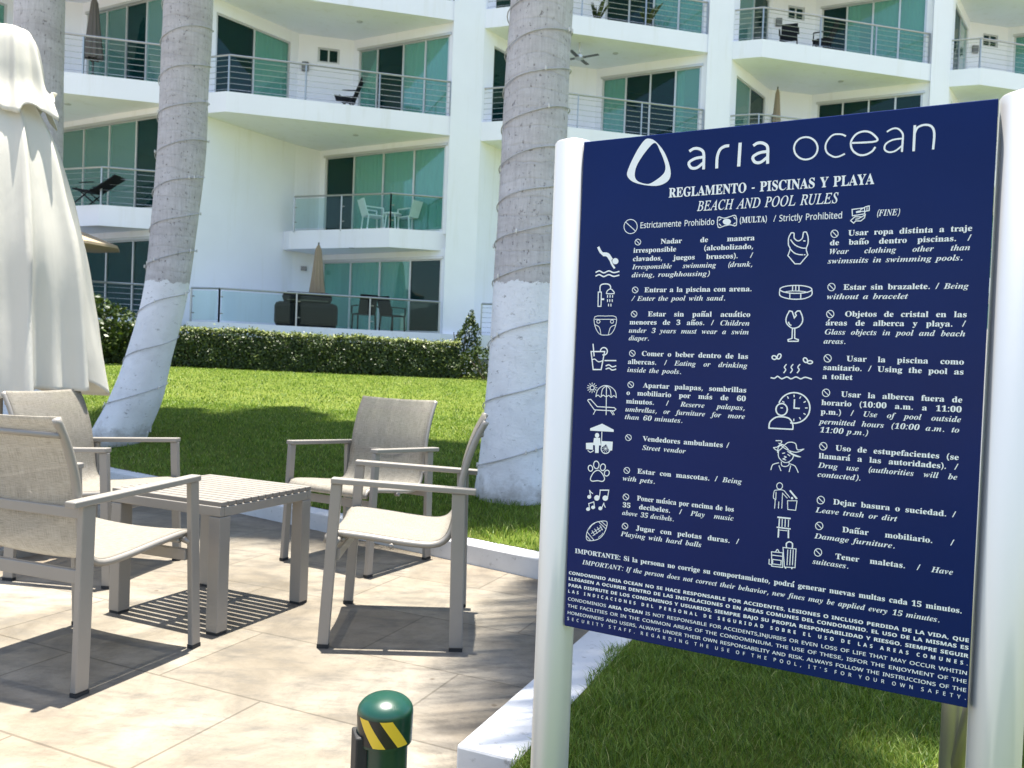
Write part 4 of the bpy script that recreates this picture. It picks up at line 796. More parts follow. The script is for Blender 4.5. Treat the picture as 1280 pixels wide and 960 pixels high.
        104: [152,[[7,0,7,6,18,10,21,22,21,160,18,172,8,176,8,182,59,182,59,107,76,122,97,127,123,117,132,85,132,22,135,10,145,6,145,0,81,0,81,6,83,6,91,10,94,22,94,87,92,103,88,107,81,109,69,105,59,94,59,22,62,10,72,6,72,0]]],
        105: [79,[[40,145,26,151,20,165,26,179,40,185,55,179,60,165,55,151],[7,0,7,6,18,10,21,22,21,101,19,114,8,117,8,124,59,124,59,22,62,10,72,6,72,0]]],
        106: [84,[[42,145,28,151,22,165,28,180,42,186,57,180,63,165,57,151],[14,-56,-4,-52,-17,-42,-22,-28,-18,-16,-6,-12,6,-16,10,-26,8,-35,4,-41,6,-45,12,-47,20,-45,23,-40,26,-21,26,100,22,114,9,118,9,124,64,124,64,-9,60,-29,51,-44,35,-53]]],
        108: [80,[[7,0,7,6,18,10,21,22,21,159,19,172,8,176,8,182,59,182,59,22,62,10,72,6,72,0]]],
        109: [222,[[7,0,7,6,18,10,21,22,21,101,18,113,8,118,8,124,59,124,59,106,75,122,95,127,117,122,128,104,146,122,167,127,193,117,201,85,201,22,204,10,214,6,214,0,151,0,151,6,161,10,164,22,164,87,161,103,158,107,151,109,140,105,130,95,130,22,132,10,142,6,142,0,80,0,80,6,90,10,93,22,93,87,90,103,86,107,80,109,68,105,59,94,59,22,61,11,71,6,71,0]]],
        110: [152,[[7,0,7,6,18,10,21,22,21,101,18,113,8,118,8,124,59,124,59,107,76,122,97,127,123,117,132,85,132,22,135,10,145,6,145,0,81,0,81,6,83,6,91,10,94,22,94,87,92,103,88,107,81,109,69,105,59,94,59,22,62,10,72,6,72,0]]],
        111: [135,[[67,-4,51,-2,36,5,24,15,15,28,9,44,8,62,9,80,15,96,24,109,36,119,51,125,67,127,84,125,98,119,110,109,119,96,125,80,127,62,125,43,119,27,110,14,98,4,84,-2],[67,5,77,7,84,16,87,33,88,62,87,91,83,108,77,117,67,120,58,117,51,108,47,62,48,33,51,16,58,7]]],
        112: [149,[[7,-56,7,-49,16,-47,20,-40,21,-26,21,97,19,113,8,118,8,124,57,124,57,105,72,122,92,128,106,126,117,119,127,109,134,97,140,64,134,29,126,15,116,5,104,-2,91,-4,73,0,59,13,59,-23,61,-39,67,-47,79,-49,79,-56],[78,11,89,14,96,24,101,62,96,99,90,108,80,111,68,107,59,94,59,27,67,15]]],
        114: [115,[[7,0,7,6,18,10,21,22,21,101,19,114,8,117,8,124,58,124,58,101,75,120,93,127,103,126,110,122,116,106,111,94,99,89,89,92,83,100,75,104,65,97,60,77,60,22,64,10,79,6,79,0]]],
        115: [115,[[60,-4,35,2,29,3,24,2,20,-3,14,-3,14,42,21,42,26,27,35,16,45,8,56,6,71,11,77,23,73,34,62,42,43,52,22,68,17,77,15,88,18,104,26,116,39,125,56,128,66,126,80,123,82,122,85,122,92,128,98,128,98,89,91,89,79,111,70,117,60,118,46,114,42,104,46,93,59,85,77,76,97,61,101,51,103,38,100,21,91,7,78,-1]]],
        116: [91,[[49,-4,36,-2,26,4,21,14,19,28,19,111,8,111,8,120,35,148,52,170,58,170,58,124,83,124,83,111,58,111,58,33,60,20,67,16,76,20,82,30,89,26,73,4]]],
        117: [150,[[52,-4,37,-1,26,7,20,20,18,39,18,99,16,113,5,118,5,124,57,124,57,30,60,18,71,14,82,17,91,26,91,99,88,113,76,118,76,124,129,124,129,28,132,16,144,12,144,5,120,3,91,-4,91,16,74,1]]],
        118: [122,[[57,-4,15,99,9,112,-1,117,-1,124,66,124,66,118,62,118,54,116,52,110,52,107,74,49,94,101,96,109,93,115,81,118,81,124,122,124,122,118,111,111,104,97,64,-4]]],
        121: [120,[[21,-56,4,-50,-1,-43,-3,-34,2,-21,14,-16,26,-20,30,-30,30,-33,30,-35,34,-39,46,-30,52,-18,56,-2,15,100,10,110,6,115,-1,117,-2,117,-2,124,65,124,65,117,54,116,51,110,52,107,53,103,74,48,92,96,94,104,95,110,92,116,81,117,81,124,120,124,120,117,111,112,104,97,65,-10,52,-38,38,-52]]],
        122: [117,[[5,0,5,6,67,115,51,115,38,113,29,109,22,100,17,87,10,87,13,124,110,124,110,116,50,10,61,10,77,12,89,17,97,28,104,43,110,43,107,0]]],
    },
    'i': {
        40: [81,[[50,-42,33,-17,20,11,13,42,11,74,13,106,20,137,33,166,50,192,73,192,56,165,44,136,37,105,35,74,37,43,44,13,56,-16,72,-42]]],
        41: [81,[[8,-42,25,-16,36,13,44,43,46,74,44,105,36,136,25,165,8,192,30,192,48,166,60,137,67,106,70,74,67,42,60,11,48,-17,30,-42]]],
        44: [72,[[11,-35,19,-1,24,31,50,31,52,28,42,-3,28,-35]]],
        46: [72,[[36,-4,24,1,19,15,24,28,36,33,48,28,53,15,48,1]]],
        47: [100,[[3,0,74,192,97,192,26,0]]],
        48: [150,[[75,-3,53,0,36,10,24,25,15,44,9,96,11,124,15,148,24,168,36,182,53,191,75,194,97,191,113,182,126,168,134,148,139,124,141,96,139,68,134,44,126,24,113,10,96,0],[75,15,88,20,95,36,99,96,95,156,88,172,75,177,63,172,56,156,51,96,56,36,63,20]]],
        49: [150,[[26,0,26,14,48,14,58,18,62,32,62,166,43,146,27,138,16,144,11,158,29,165,53,179,71,193,102,193,102,32,104,19,115,14,137,14,137,0]]],
        51: [150,[[65,-3,32,2,14,14,8,30,9,39,14,45,30,51,33,35,39,25,50,18,63,16,80,20,92,32,96,56,94,70,86,81,73,88,55,91,38,91,38,107,56,107,71,110,82,118,88,131,90,147,84,170,77,176,68,178,59,177,53,172,46,156,45,136,30,138,19,142,12,150,10,160,13,174,25,185,43,192,69,194,95,192,114,183,127,169,131,151,128,134,119,120,106,110,90,102,112,95,130,80,136,69,138,55,132,28,115,10,92,0]]],
        53: [150,[[66,-3,34,2,16,14,11,30,12,38,17,44,32,48,35,33,44,21,62,16,78,20,90,33,95,59,92,77,85,89,74,96,58,99,41,97,28,94,16,99,25,192,126,192,128,143,112,143,110,152,107,160,98,162,42,162,38,113,50,115,67,117,95,113,117,102,131,84,136,59,134,43,130,30,113,11,90,1]]],
        54: [150,[[79,-3,60,0,44,7,30,20,20,37,14,60,12,89,17,130,31,164,42,177,55,186,71,192,89,194,116,190,131,179,136,165,134,157,129,150,119,146,104,144,102,160,97,173,86,179,72,174,61,160,54,138,50,108,64,115,87,118,109,114,126,103,137,85,141,62,137,36,125,15,106,2],[80,15,89,18,96,26,100,39,102,59,100,78,95,91,87,99,77,101,62,97,50,88,52,55,59,32,68,19]]],
        58: [72,[[36,111,24,116,19,129,24,144,36,148,48,144,53,129,48,116],[36,-4,24,1,19,15,24,28,36,33,48,28,53,15,48,1]]],
        65: [168,[[-27,0,-27,7,-16,10,-5,19,129,185,137,185,131,35,131,32,137,13,155,7,155,0,71,0,71,7,83,9,90,15,95,35,95,56,39,56,20,32,13,22,11,16,15,10,28,7,28,0],[48,67,96,67,99,131]]],
        66: [172,[[-13,0,-13,6,0,8,9,16,16,34,46,147,48,155,48,161,44,170,29,174,29,180,89,180,124,178,148,171,161,159,165,141,153,113,116,96,142,80,151,56,149,42,144,29,133,17,118,8,97,2,69,0],[80,99,100,102,114,112,123,127,126,146,120,165,101,171,93,169,89,162,73,100,77,99],[66,9,84,12,98,23,107,39,110,60,102,83,75,91,70,91,54,30,52,18,55,11]]],
        67: [176,[[81,-5,60,-2,42,4,27,14,17,28,10,46,8,66,15,105,33,141,62,168,87,181,115,185,154,179,159,178,163,178,168,179,172,185,180,185,168,123,160,124,158,146,151,163,139,172,124,176,105,172,89,160,74,141,61,115,52,85,49,57,52,37,60,21,74,11,92,8,121,17,147,42,155,36,122,6]]],
        68: [193,[[-13,0,-13,6,0,8,9,16,16,34,46,147,48,160,44,170,29,174,29,180,101,180,148,172,176,147,186,105,183,84,177,64,166,45,151,28,128,12,100,3,62,0],[68,8,85,11,100,17,113,28,125,42,141,78,146,119,136,159,105,172,92,169,87,157,53,31,52,25,51,20,55,11]]],
        69: [176,[[-13,0,-13,6,0,8,9,16,16,34,46,147,48,155,48,160,44,170,29,174,29,180,173,180,163,130,155,130,155,132,152,151,144,163,129,169,108,172,97,171,91,167,88,159,73,100,80,100,103,103,117,112,128,129,135,129,116,55,110,55,110,60,110,65,108,77,102,85,92,90,78,91,74,91,70,91,53,29,52,23,51,17,55,11,69,9,102,13,127,27,149,55,156,55,140,0]]],
        70: [164,[[-13,0,-13,6,0,8,9,16,16,34,46,147,48,155,48,161,44,171,29,174,29,180,171,180,160,129,153,129,153,133,150,150,141,162,127,169,105,171,93,169,88,158,73,99,77,99,80,99,96,101,109,106,118,115,125,128,132,128,113,54,107,54,108,59,108,63,104,81,93,89,70,91,54,33,52,19,56,10,71,6,71,0]]],
        71: [200,[[88,-5,55,0,29,16,14,39,8,70,15,109,35,143,49,157,65,169,93,181,122,185,140,184,160,179,167,178,176,185,183,185,171,127,164,127,161,148,153,163,140,172,123,175,106,172,89,160,73,141,60,115,51,85,48,58,51,35,60,19,75,9,95,6,107,7,115,11,125,30,132,58,134,71,130,80,114,83,114,89,190,89,190,82,188,82,181,81,176,77,170,60,158,12,124,0]]],
        72: [203,[[-13,0,-13,6,0,8,9,16,16,34,46,147,48,155,48,161,44,171,29,174,29,180,113,180,113,174,100,172,91,164,85,146,72,101,136,101,149,147,151,161,147,171,132,174,132,180,217,180,217,174,203,172,195,165,188,147,157,33,155,19,159,10,174,6,174,0,90,0,90,6,103,8,112,16,119,34,133,88,69,88,54,33,52,19,57,10,71,6,71,0]]],
        73: [100,[[-13,0,-13,6,0,8,9,16,16,34,46,147,48,155,48,161,43,170,29,174,29,180,113,180,113,174,99,171,91,164,84,146,54,33,52,19,56,10,71,6,71,0]]],
        76: [170,[[-13,0,-13,6,0,8,9,16,16,34,46,147,48,160,44,170,29,174,29,180,113,180,113,174,99,172,91,163,84,146,55,33,51,17,57,11,64,10,75,9,99,12,119,20,135,34,149,53,157,53,140,0]]],
        77: [235,[[75,-4,57,145,27,33,25,19,29,10,44,6,44,0,-14,0,-14,6,0,8,8,16,15,34,45,147,48,161,43,171,29,174,29,180,90,180,105,53,188,180,249,180,249,174,235,172,226,164,220,146,189,33,188,26,187,19,192,10,206,6,206,0,122,0,122,6,136,9,144,16,147,23,151,34,181,150,83,-4]]],
        78: [187,[[124,-4,56,140,27,33,25,19,29,10,44,6,44,0,-14,0,-14,6,0,8,8,16,15,34,44,142,46,152,46,158,42,170,26,174,26,180,79,180,136,55,161,147,163,155,163,161,159,170,144,174,144,180,202,180,202,174,188,172,180,164,173,146,132,-4]]],
        79: [191,[[71,-5,45,0,25,13,12,34,8,62,9,81,15,101,36,138,66,168,92,181,120,185,146,181,167,168,180,147,184,120,177,80,157,42,126,13,99,0],[74,5,91,10,107,24,121,47,134,79,142,112,145,140,143,155,138,167,129,173,118,176,107,174,98,168,79,148,62,115,50,77,46,41,48,26,53,14,62,7]]],
        80: [164,[[-13,0,-13,6,0,8,9,16,16,34,46,147,48,155,48,161,44,170,29,174,29,180,104,180,149,170,164,138,162,124,154,111,143,100,129,92,108,88,78,86,69,86,54,33,52,19,56,10,71,6,71,0],[80,95,99,98,113,108,122,124,125,145,119,165,101,171,92,168,87,157,71,96,75,95]]],
        82: [172,[[-13,0,-13,6,0,8,9,16,16,34,46,147,48,155,48,160,44,170,29,174,29,180,101,180,130,178,150,170,162,158,166,140,163,124,153,110,137,100,114,92,137,24,146,11,160,7,160,0,106,0,78,89,69,89,54,33,52,19,56,10,71,6,71,0],[79,98,98,101,113,111,122,126,125,146,119,165,101,172,93,170,88,160,72,98,75,98]]],
        83: [147,[[62,-5,23,4,15,6,9,4,4,-3,-3,-3,10,58,18,58,18,56,21,34,28,18,41,8,58,5,75,10,87,22,91,39,87,54,76,68,57,86,39,103,30,118,28,135,30,148,35,161,55,179,83,185,99,183,118,178,125,177,131,179,137,184,144,184,131,129,123,129,124,132,124,135,119,156,107,170,89,176,79,174,70,167,63,158,61,147,66,132,79,118,88,110,97,102,117,78,123,65,125,50,121,27,108,10,88,-1]]],
        84: [161,[[17,0,17,7,34,11,43,24,82,171,78,171,62,168,48,161,35,149,26,132,19,132,29,180,175,180,167,129,160,129,149,160,124,171,122,171,83,25,82,18,86,10,101,7,101,0]]],
        85: [191,[[77,-5,52,-1,33,9,21,24,17,43,22,71,44,151,45,157,46,161,42,171,27,174,27,180,109,180,109,174,96,172,88,165,82,150,58,61,55,39,57,28,63,19,73,13,86,11,110,17,119,25,128,37,144,78,158,128,164,157,159,169,143,174,143,180,198,180,198,174,184,166,173,139,151,64,134,23,123,10,110,2,95,-3]]],
        87: [220,[[32,-5,33,144,28,166,22,171,12,173,12,180,85,180,85,173,73,167,70,148,69,64,118,147,119,156,114,170,100,174,100,180,172,180,172,174,160,169,156,156,155,129,153,65,206,153,208,159,209,164,206,171,195,174,193,174,193,180,243,180,243,174,228,167,215,149,123,-5,115,-5,118,126,39,-5]]],
        97: [134,[[21,-3,10,-1,0,6,-6,16,-8,29,-2,59,13,88,34,110,50,120,66,124,79,119,86,106,90,121,119,121,96,43,93,29,91,22,95,16,103,21,114,35,120,31,99,5,79,-3,66,1,62,14,63,21,65,30,44,5,33,-1],[37,16,49,22,61,38,71,59,77,81,79,99,77,109,69,112,56,105,44,88,33,64,28,46,26,32,29,20]]],
        98: [129,[[31,-4,14,-1,1,5,-5,12,-3,21,33,150,36,165,33,172,24,173,19,173,19,181,46,183,75,188,52,102,69,118,87,124,99,122,108,115,114,103,116,88,111,59,95,31,72,9,52,-1],[37,6,51,11,64,26,74,46,81,69,84,89,80,101,71,105,62,102,53,93,46,77,39,55,31,28,28,13,30,8]]],
        99: [111,[[37,-4,20,-1,7,8,-1,21,-4,39,-1,59,6,78,19,96,35,111,53,121,71,124,84,122,94,117,101,109,103,100,98,86,85,81,75,85,70,95,73,103,75,110,74,114,69,116,56,108,43,89,33,64,30,39,35,20,41,15,49,14,65,20,82,38,89,33,65,6]]],
        100: [134,[[22,-4,10,-1,1,6,-4,17,-6,33,-1,59,12,86,31,109,48,120,66,124,85,118,95,152,97,160,97,165,94,171,82,173,82,180,108,183,137,188,95,33,93,24,92,19,95,16,102,21,113,35,119,31,98,5,89,-2,79,-4,67,1,63,14,66,30,45,5,34,-2],[38,17,51,23,62,40,72,61,78,83,81,100,78,110,71,113,60,108,48,93,37,72,30,51,27,31,30,21]]],
        101: [108,[[35,-4,19,-1,6,8,-2,21,-4,39,2,69,20,96,44,116,57,122,70,124,83,122,92,117,98,109,100,99,95,84,83,69,61,58,31,50,30,35,35,20,49,14,64,20,78,38,86,33,63,6],[34,59,56,69,72,85,77,104,75,112,69,115,60,111,50,101,41,83]]],
        102: [77,[[-26,-56,-43,-49,-48,-42,-50,-34,-46,-23,-36,-19,-27,-22,-24,-31,-26,-39,-28,-43,-24,-47,-14,-41,-6,-26,2,1,10,42,24,110,5,110,8,121,26,121,37,151,50,171,66,184,85,188,105,182,111,176,113,167,109,156,99,153,90,156,86,165,88,172,90,177,86,180,78,176,71,166,58,121,81,121,79,110,56,110,42,45,26,-11,16,-31,4,-45,-10,-53]]],
        103: [119,[[31,-56,9,-54,-7,-47,-17,-38,-20,-27,-18,-17,-12,-10,13,2,2,11,-1,20,5,33,23,46,8,59,3,75,5,88,11,99,32,117,60,124,80,121,98,111,121,111,120,99,104,99,105,95,106,90,104,77,98,65,77,48,47,42,33,42,26,34,29,29,37,25,54,20,73,13,86,3,91,-5,93,-15,91,-26,85,-36,63,-50],[46,50,60,57,70,75,74,99,71,111,62,115,49,107,38,89,34,66,37,54],[34,-47,47,-45,56,-41,63,-34,65,-26,62,-19,55,-13,24,-2,8,-12,3,-25,5,-33,12,-40,22,-45]]],
        104: [143,[[84,-4,71,1,66,16,69,34,78,61,87,89,89,99,88,103,84,104,69,97,52,74,37,40,25,0,-8,0,33,150,35,160,36,164,33,171,23,173,19,173,19,180,44,183,75,188,46,79,74,113,87,121,101,124,116,119,121,104,113,68,100,30,99,26,98,23,103,17,110,23,122,39,128,36,106,6]]],
        105: [78,[[53,149,40,154,35,166,40,179,53,184,65,179,70,166,65,154],[20,-3,5,2,0,16,2,26,4,35,18,84,20,95,21,102,18,107,10,109,8,109,8,116,36,120,60,124,36,34,34,22,38,17,46,22,57,36,62,32,41,6]]],
        106: [71,[[54,149,42,154,36,166,42,179,54,184,67,179,72,166,67,154],[-26,-56,-46,-50,-52,-43,-53,-35,-50,-24,-40,-20,-30,-23,-27,-32,-29,-39,-31,-44,-26,-47,-20,-45,-15,-40,-7,-17,22,95,23,98,23,102,20,107,12,109,9,109,9,116,37,120,61,124,33,13,23,-18,10,-39,-6,-52]]],
        107: [129,[[82,-4,70,-1,62,8,54,26,48,57,38,50,25,0,-8,0,33,150,35,160,36,164,33,171,23,173,19,173,19,180,44,183,75,188,42,66,63,82,76,93,85,107,82,113,72,114,72,121,127,121,127,114,120,113,114,110,101,101,75,81,80,51,85,32,90,20,96,17,103,21,111,33,117,30,100,5]]],
        108: [69,[[16,-4,1,1,-4,16,-3,25,-1,34,31,149,35,166,32,171,23,173,21,173,21,180,73,188,32,34,30,28,29,21,33,16,41,21,52,35,58,31,37,5,27,-2]]],
        109: [210,[[152,-3,139,2,134,17,137,34,146,62,155,89,157,99,156,103,152,104,140,100,127,85,114,61,100,25,92,0,61,0,88,89,90,99,89,103,85,104,71,98,55,76,39,43,26,0,-6,0,17,84,20,96,21,102,18,107,10,109,7,109,7,116,60,124,46,77,75,113,88,121,102,124,117,119,122,104,120,87,144,115,156,122,169,124,184,119,189,104,181,68,168,30,167,26,166,23,171,17,178,22,183,28,189,36,194,32,173,6,163,-1]]],
        110: [143,[[85,-4,72,1,67,16,70,34,79,61,88,89,90,99,89,103,85,104,70,97,55,76,39,43,26,0,-6,0,17,84,20,96,21,102,18,107,10,109,7,109,7,116,60,124,46,77,75,113,88,121,102,124,117,119,122,104,120,90,114,68,99,23,104,17,112,22,122,36,128,32,106,5,96,-2]]],
        111: [126,[[38,-4,22,-1,8,8,-1,22,-4,39,2,69,19,96,43,116,56,122,70,124,89,121,102,112,111,99,114,81,108,52,91,24,67,4,53,-2],[41,5,53,12,65,30,74,53,80,77,82,96,79,110,69,115,57,109,45,92,36,69,30,44,28,23,31,10]]],
        112: [132,[[-31,-56,-31,-48,-20,-46,-15,-38,-12,-28,19,91,21,101,17,108,6,109,6,116,34,120,58,124,50,97,70,117,91,124,103,122,111,115,117,104,119,90,113,57,96,27,72,5,59,-2,46,-4,27,2,19,-27,18,-39,21,-46,34,-49,34,-56],[41,6,54,12,66,28,76,50,83,72,85,89,82,101,75,105,56,93,41,57,34,31,31,15,34,8]]],
        114: [104,[[-6,0,17,84,20,96,21,102,18,107,10,109,7,109,7,116,60,124,46,75,58,97,69,112,79,121,89,124,100,119,104,106,100,92,88,87,81,89,74,95,72,96,63,90,51,70,38,39,26,0]]],
        115: [101,[[36,-4,11,2,6,3,-3,-3,-10,-2,-3,44,5,42,13,15,33,6,44,9,48,21,46,31,38,42,27,55,15,74,11,91,14,104,21,114,33,121,46,124,72,119,74,118,77,118,85,123,92,123,86,82,79,83,70,107,53,115,43,111,39,102,41,92,49,81,58,70,66,60,73,46,76,33,71,14,57,1]]],
        116: [74,[[12,-4,-2,1,-6,16,-6,21,-4,28,18,109,5,109,5,119,31,134,54,159,65,159,53,120,75,120,72,109,51,109,31,41,28,31,27,23,31,16,39,22,51,38,57,34,35,6,24,-1]]],
        117: [143,[[19,-4,3,1,-2,16,0,30,6,52,15,84,19,102,16,107,8,109,5,109,5,116,29,119,58,124,32,31,30,21,32,17,35,16,50,23,67,45,82,79,94,120,126,120,100,23,101,19,104,17,112,22,117,28,122,36,128,32,107,5,97,-1,86,-4,73,1,68,16,73,41,46,7,32,-1]]],
        118: [114,[[19,-4,19,10,18,62,15,92,10,106,2,110,-1,109,-1,116,39,124,43,118,46,100,49,47,49,35,64,53,74,67,82,85,76,96,70,108,74,120,86,124,97,119,102,106,98,89,86,67,39,11,25,-3]]],
        119: [168,[[19,-4,19,10,18,62,15,91,10,105,2,110,-1,109,-1,116,39,124,45,106,50,53,92,124,98,124,107,35,121,52,131,67,136,78,138,86,132,96,126,109,130,120,141,124,153,119,157,106,143,67,98,10,86,-3,79,-4,72,71,27,-3]]],
        121: [113,[[-12,-56,-27,-51,-32,-40,-27,-29,-16,-24,-3,-29,8,-34,15,-31,23,-23,30,-12,33,-2,32,12,28,36,23,63,18,85,13,100,10,107,0,111,-4,110,-4,118,9,119,19,121,34,124,40,118,45,102,51,72,59,30,76,64,82,84,75,95,69,101,67,107,72,119,84,124,96,119,100,106,96,88,86,61,70,30,51,-2,29,-29,8,-49]]],
    },
    's': {
        39: [60,[[23,122,17,192,43,192,38,122]]],
        44: [72,[[11,-35,19,-1,24,31,50,31,52,28,42,-3,28,-35]]],
        46: [72,[[36,-4,24,1,19,15,24,28,36,33,48,28,53,15,48,1]]],
        47: [100,[[3,0,74,192,97,192,26,0]]],
        65: [172,[[0,0,75,193,97,193,171,0,146,0,123,59,47,59,24,0],[55,81,116,81,95,139,92,147,88,158,85,168,81,151,77,139]]],
        66: [175,[[26,0,26,192,81,192,112,189,135,181,149,167,154,144,151,129,144,116,133,107,117,102,117,100,139,93,154,79,160,55,156,31,142,14,121,4,93,0],[50,110,86,110,107,112,120,118,126,128,129,142,126,155,118,164,103,169,82,171,50,171],[50,20,89,20,111,23,124,30,132,42,134,56,132,70,124,81,110,88,87,90,50,90]]],
        67: [170,[[104,-3,78,0,56,9,38,24,26,44,19,68,16,96,19,123,27,147,40,167,58,182,81,191,109,194,137,192,161,183,152,163,132,170,108,173,81,168,60,153,46,128,42,96,46,64,58,39,79,24,108,19,132,21,154,26,154,5,132,-1]]],
        68: [196,[[26,0,26,192,85,192,112,189,135,181,154,168,168,149,177,126,180,98,173,55,153,25,122,6,80,0],[50,21,76,21,120,29,146,55,154,97,149,130,135,153,112,167,82,171,50,171]]],
        69: [149,[[26,0,26,192,133,192,133,171,50,171,50,111,128,111,128,90,50,90,50,21,133,21,133,0]]],
        70: [139,[[26,0,26,192,133,192,133,171,50,171,50,103,128,103,128,81,50,81,50,0]]],
        71: [196,[[108,-3,81,0,58,9,40,24,27,43,19,68,16,96,19,124,28,148,43,168,62,182,87,191,116,194,146,192,173,183,164,162,141,170,114,173,84,168,61,153,46,128,42,96,43,74,49,55,59,40,72,28,91,21,114,18,135,20,152,23,152,80,109,80,109,101,176,101,176,7,144,0]]],
        72: [199,[[26,0,26,192,50,192,50,111,149,111,149,192,173,192,173,0,149,0,149,89,50,89,50,0]]],
        73: [91,[[11,0,11,14,33,19,33,172,11,178,11,192,80,192,80,178,57,172,57,19,80,14,80,0]]],
        74: [73,[[-1,-51,-12,-50,-21,-48,-21,-27,-12,-29,-2,-30,11,-27,21,-18,25,1,25,192,49,192,49,3,45,-21,35,-38,19,-48]]],
        75: [166,[[26,0,26,192,50,192,50,97,67,116,83,134,135,192,163,192,87,108,166,0,138,0,70,92,50,74,50,0]]],
        76: [141,[[26,0,26,192,50,192,50,21,134,21,134,0]]],
        77: [244,[[26,0,26,192,62,192,121,35,122,35,182,192,218,192,218,0,194,0,194,118,194,146,196,168,194,168,131,0,111,0,48,168,46,168,48,146,48,116,48,0]]],
        78: [204,[[26,0,26,192,54,192,156,33,157,33,157,46,156,65,156,84,156,192,178,192,178,0,150,0,47,159,46,159,48,136,48,107,48,0]]],
        79: [210,[[105,-3,78,0,55,10,38,25,26,44,19,69,16,96,19,124,26,148,38,168,55,182,78,192,105,195,132,192,154,183,171,168,183,148,191,124,193,96,191,68,183,44,171,24,154,10,132,0],[105,18,133,23,153,39,164,64,168,96,164,129,153,153,133,168,105,174,77,168,57,153,46,129,42,96,46,64,57,39,77,23]]],
        80: [163,[[26,0,26,192,77,192,109,188,132,177,145,159,149,135,147,120,142,106,132,93,118,83,98,77,72,75,50,75,50,0],[50,95,70,95,93,98,110,104,120,116,124,134,121,151,112,162,97,169,75,171,50,171]]],
        82: [167,[[26,0,26,192,79,192,110,188,132,178,145,161,149,137,143,112,129,96,110,86,163,0,135,0,88,79,50,79,50,0],[50,100,79,100,99,102,113,109,121,120,124,136,121,152,113,163,98,169,78,171,50,171]]],
        83: [147,[[66,-3,37,0,14,6,14,30,38,22,67,18,86,20,100,27,108,36,111,49,107,65,93,77,66,89,44,99,29,110,19,126,16,146,18,160,24,172,33,181,46,189,77,194,106,192,130,184,123,163,101,170,77,173,61,171,50,166,43,157,41,145,45,129,58,118,82,107,111,93,129,76,135,51,130,29,116,12,95,1]]],
        84: [149,[[63,0,63,171,3,171,3,192,146,192,146,171,87,171,87,0]]],
        85: [196,[[97,-3,66,2,43,17,29,39,24,68,24,192,48,192,48,67,51,47,61,31,77,21,99,18,121,22,136,32,145,48,148,68,148,192,172,192,172,68,170,49,164,32,154,18,139,7,121,0]]],
        86: [161,[[69,0,0,192,25,192,69,69,76,47,81,27,85,47,93,69,136,192,161,192,93,0]]],
        87: [250,[[54,0,3,192,28,192,58,75,64,51,67,29,71,52,78,76,111,192,136,192,172,75,178,51,182,29,186,51,192,75,221,192,246,192,195,0,171,0,134,126,129,141,126,155,124,164,121,149,115,125,78,0]]],
        89: [152,[[64,0,64,73,0,192,26,192,76,98,126,192,152,192,88,74,88,0]]],
        97: [151,[[58,-3,40,0,25,8,16,21,12,40,17,59,29,73,51,82,81,86,106,87,106,95,104,111,98,120,89,126,76,127,55,124,35,116,28,134,51,143,77,146,100,144,116,135,126,120,129,98,129,0,112,0,107,20,106,20,86,3],[63,16,80,19,93,26,103,39,106,57,106,70,84,70,62,67,47,61,39,52,37,40,39,29,44,22]]],
        98: [165,[[91,-3,76,-1,63,3,46,18,45,18,40,0,23,0,23,204,46,204,46,154,46,137,45,125,46,125,63,140,76,145,91,146,115,142,134,128,146,104,150,72,146,39,134,16,115,2],[88,17,104,20,116,31,124,49,126,72,116,113,87,127,68,124,55,114,49,97,46,73,46,72,49,48,55,31,68,20]]],
        99: [129,[[81,-3,63,-1,47,5,33,15,23,29,17,48,15,71,17,95,24,114,34,129,48,139,64,145,82,147,103,144,120,139,113,119,98,124,82,126,50,112,39,71,42,48,50,32,62,21,80,18,101,20,118,26,118,5,102,-1]]],
        100: [165,[[74,-3,50,2,31,16,19,39,15,72,19,104,31,128,50,142,74,147,89,145,101,140,119,125,120,125,119,136,119,147,119,204,142,204,142,0,123,0,120,19,119,19,102,4,89,-1],[78,17,97,20,110,29,117,45,119,67,119,71,117,95,110,113,98,123,77,127,61,123,49,112,42,94,39,71,42,48,49,31,61,20]]],
        101: [152,[[84,-3,65,-1,48,6,34,16,24,30,17,49,15,71,17,93,23,111,32,126,45,138,61,144,78,147,96,145,110,139,122,129,131,116,136,100,138,82,138,67,39,67,43,46,52,30,66,21,85,17,109,20,131,27,131,7,110,0],[40,86,113,86,111,103,105,116,94,124,78,127,63,125,51,116,44,103]]],
        104: [166,[[23,0,23,204,46,204,46,144,45,124,47,124,55,134,66,141,92,146,115,143,131,134,141,118,144,94,144,0,121,0,121,92,113,118,89,127,68,123,55,113,49,97,46,74,46,0]]],
        105: [69,[[35,168,25,172,21,183,25,194,35,198,44,194,49,183,44,172],[23,0,23,144,46,144,46,0]]],
        108: [69,[[23,0,23,204,46,204,46,0]]],
        109: [251,[[23,0,23,144,42,144,45,124,47,124,55,134,65,141,89,147,117,141,133,122,135,122,143,133,154,141,181,147,202,144,217,134,226,118,229,94,229,0,206,0,206,93,199,118,177,127,159,124,147,115,140,100,138,80,138,0,114,0,114,93,107,118,85,127,66,123,55,113,49,97,46,75,46,0]]],
        110: [166,[[23,0,23,144,42,144,45,124,47,124,55,134,66,141,92,147,115,144,131,134,141,118,144,94,144,0,121,0,121,92,113,118,89,127,68,123,56,113,49,97,46,75,46,0]]],
        111: [163,[[81,-3,63,-1,47,6,34,17,23,32,17,50,15,72,19,104,33,127,54,142,82,147,100,144,116,138,129,127,140,113,146,94,148,72,143,41,130,17,109,2],[81,17,100,21,113,32,121,49,124,72,121,95,113,112,100,123,81,127,62,123,49,112,42,95,39,72,42,49,49,32,62,21]]],
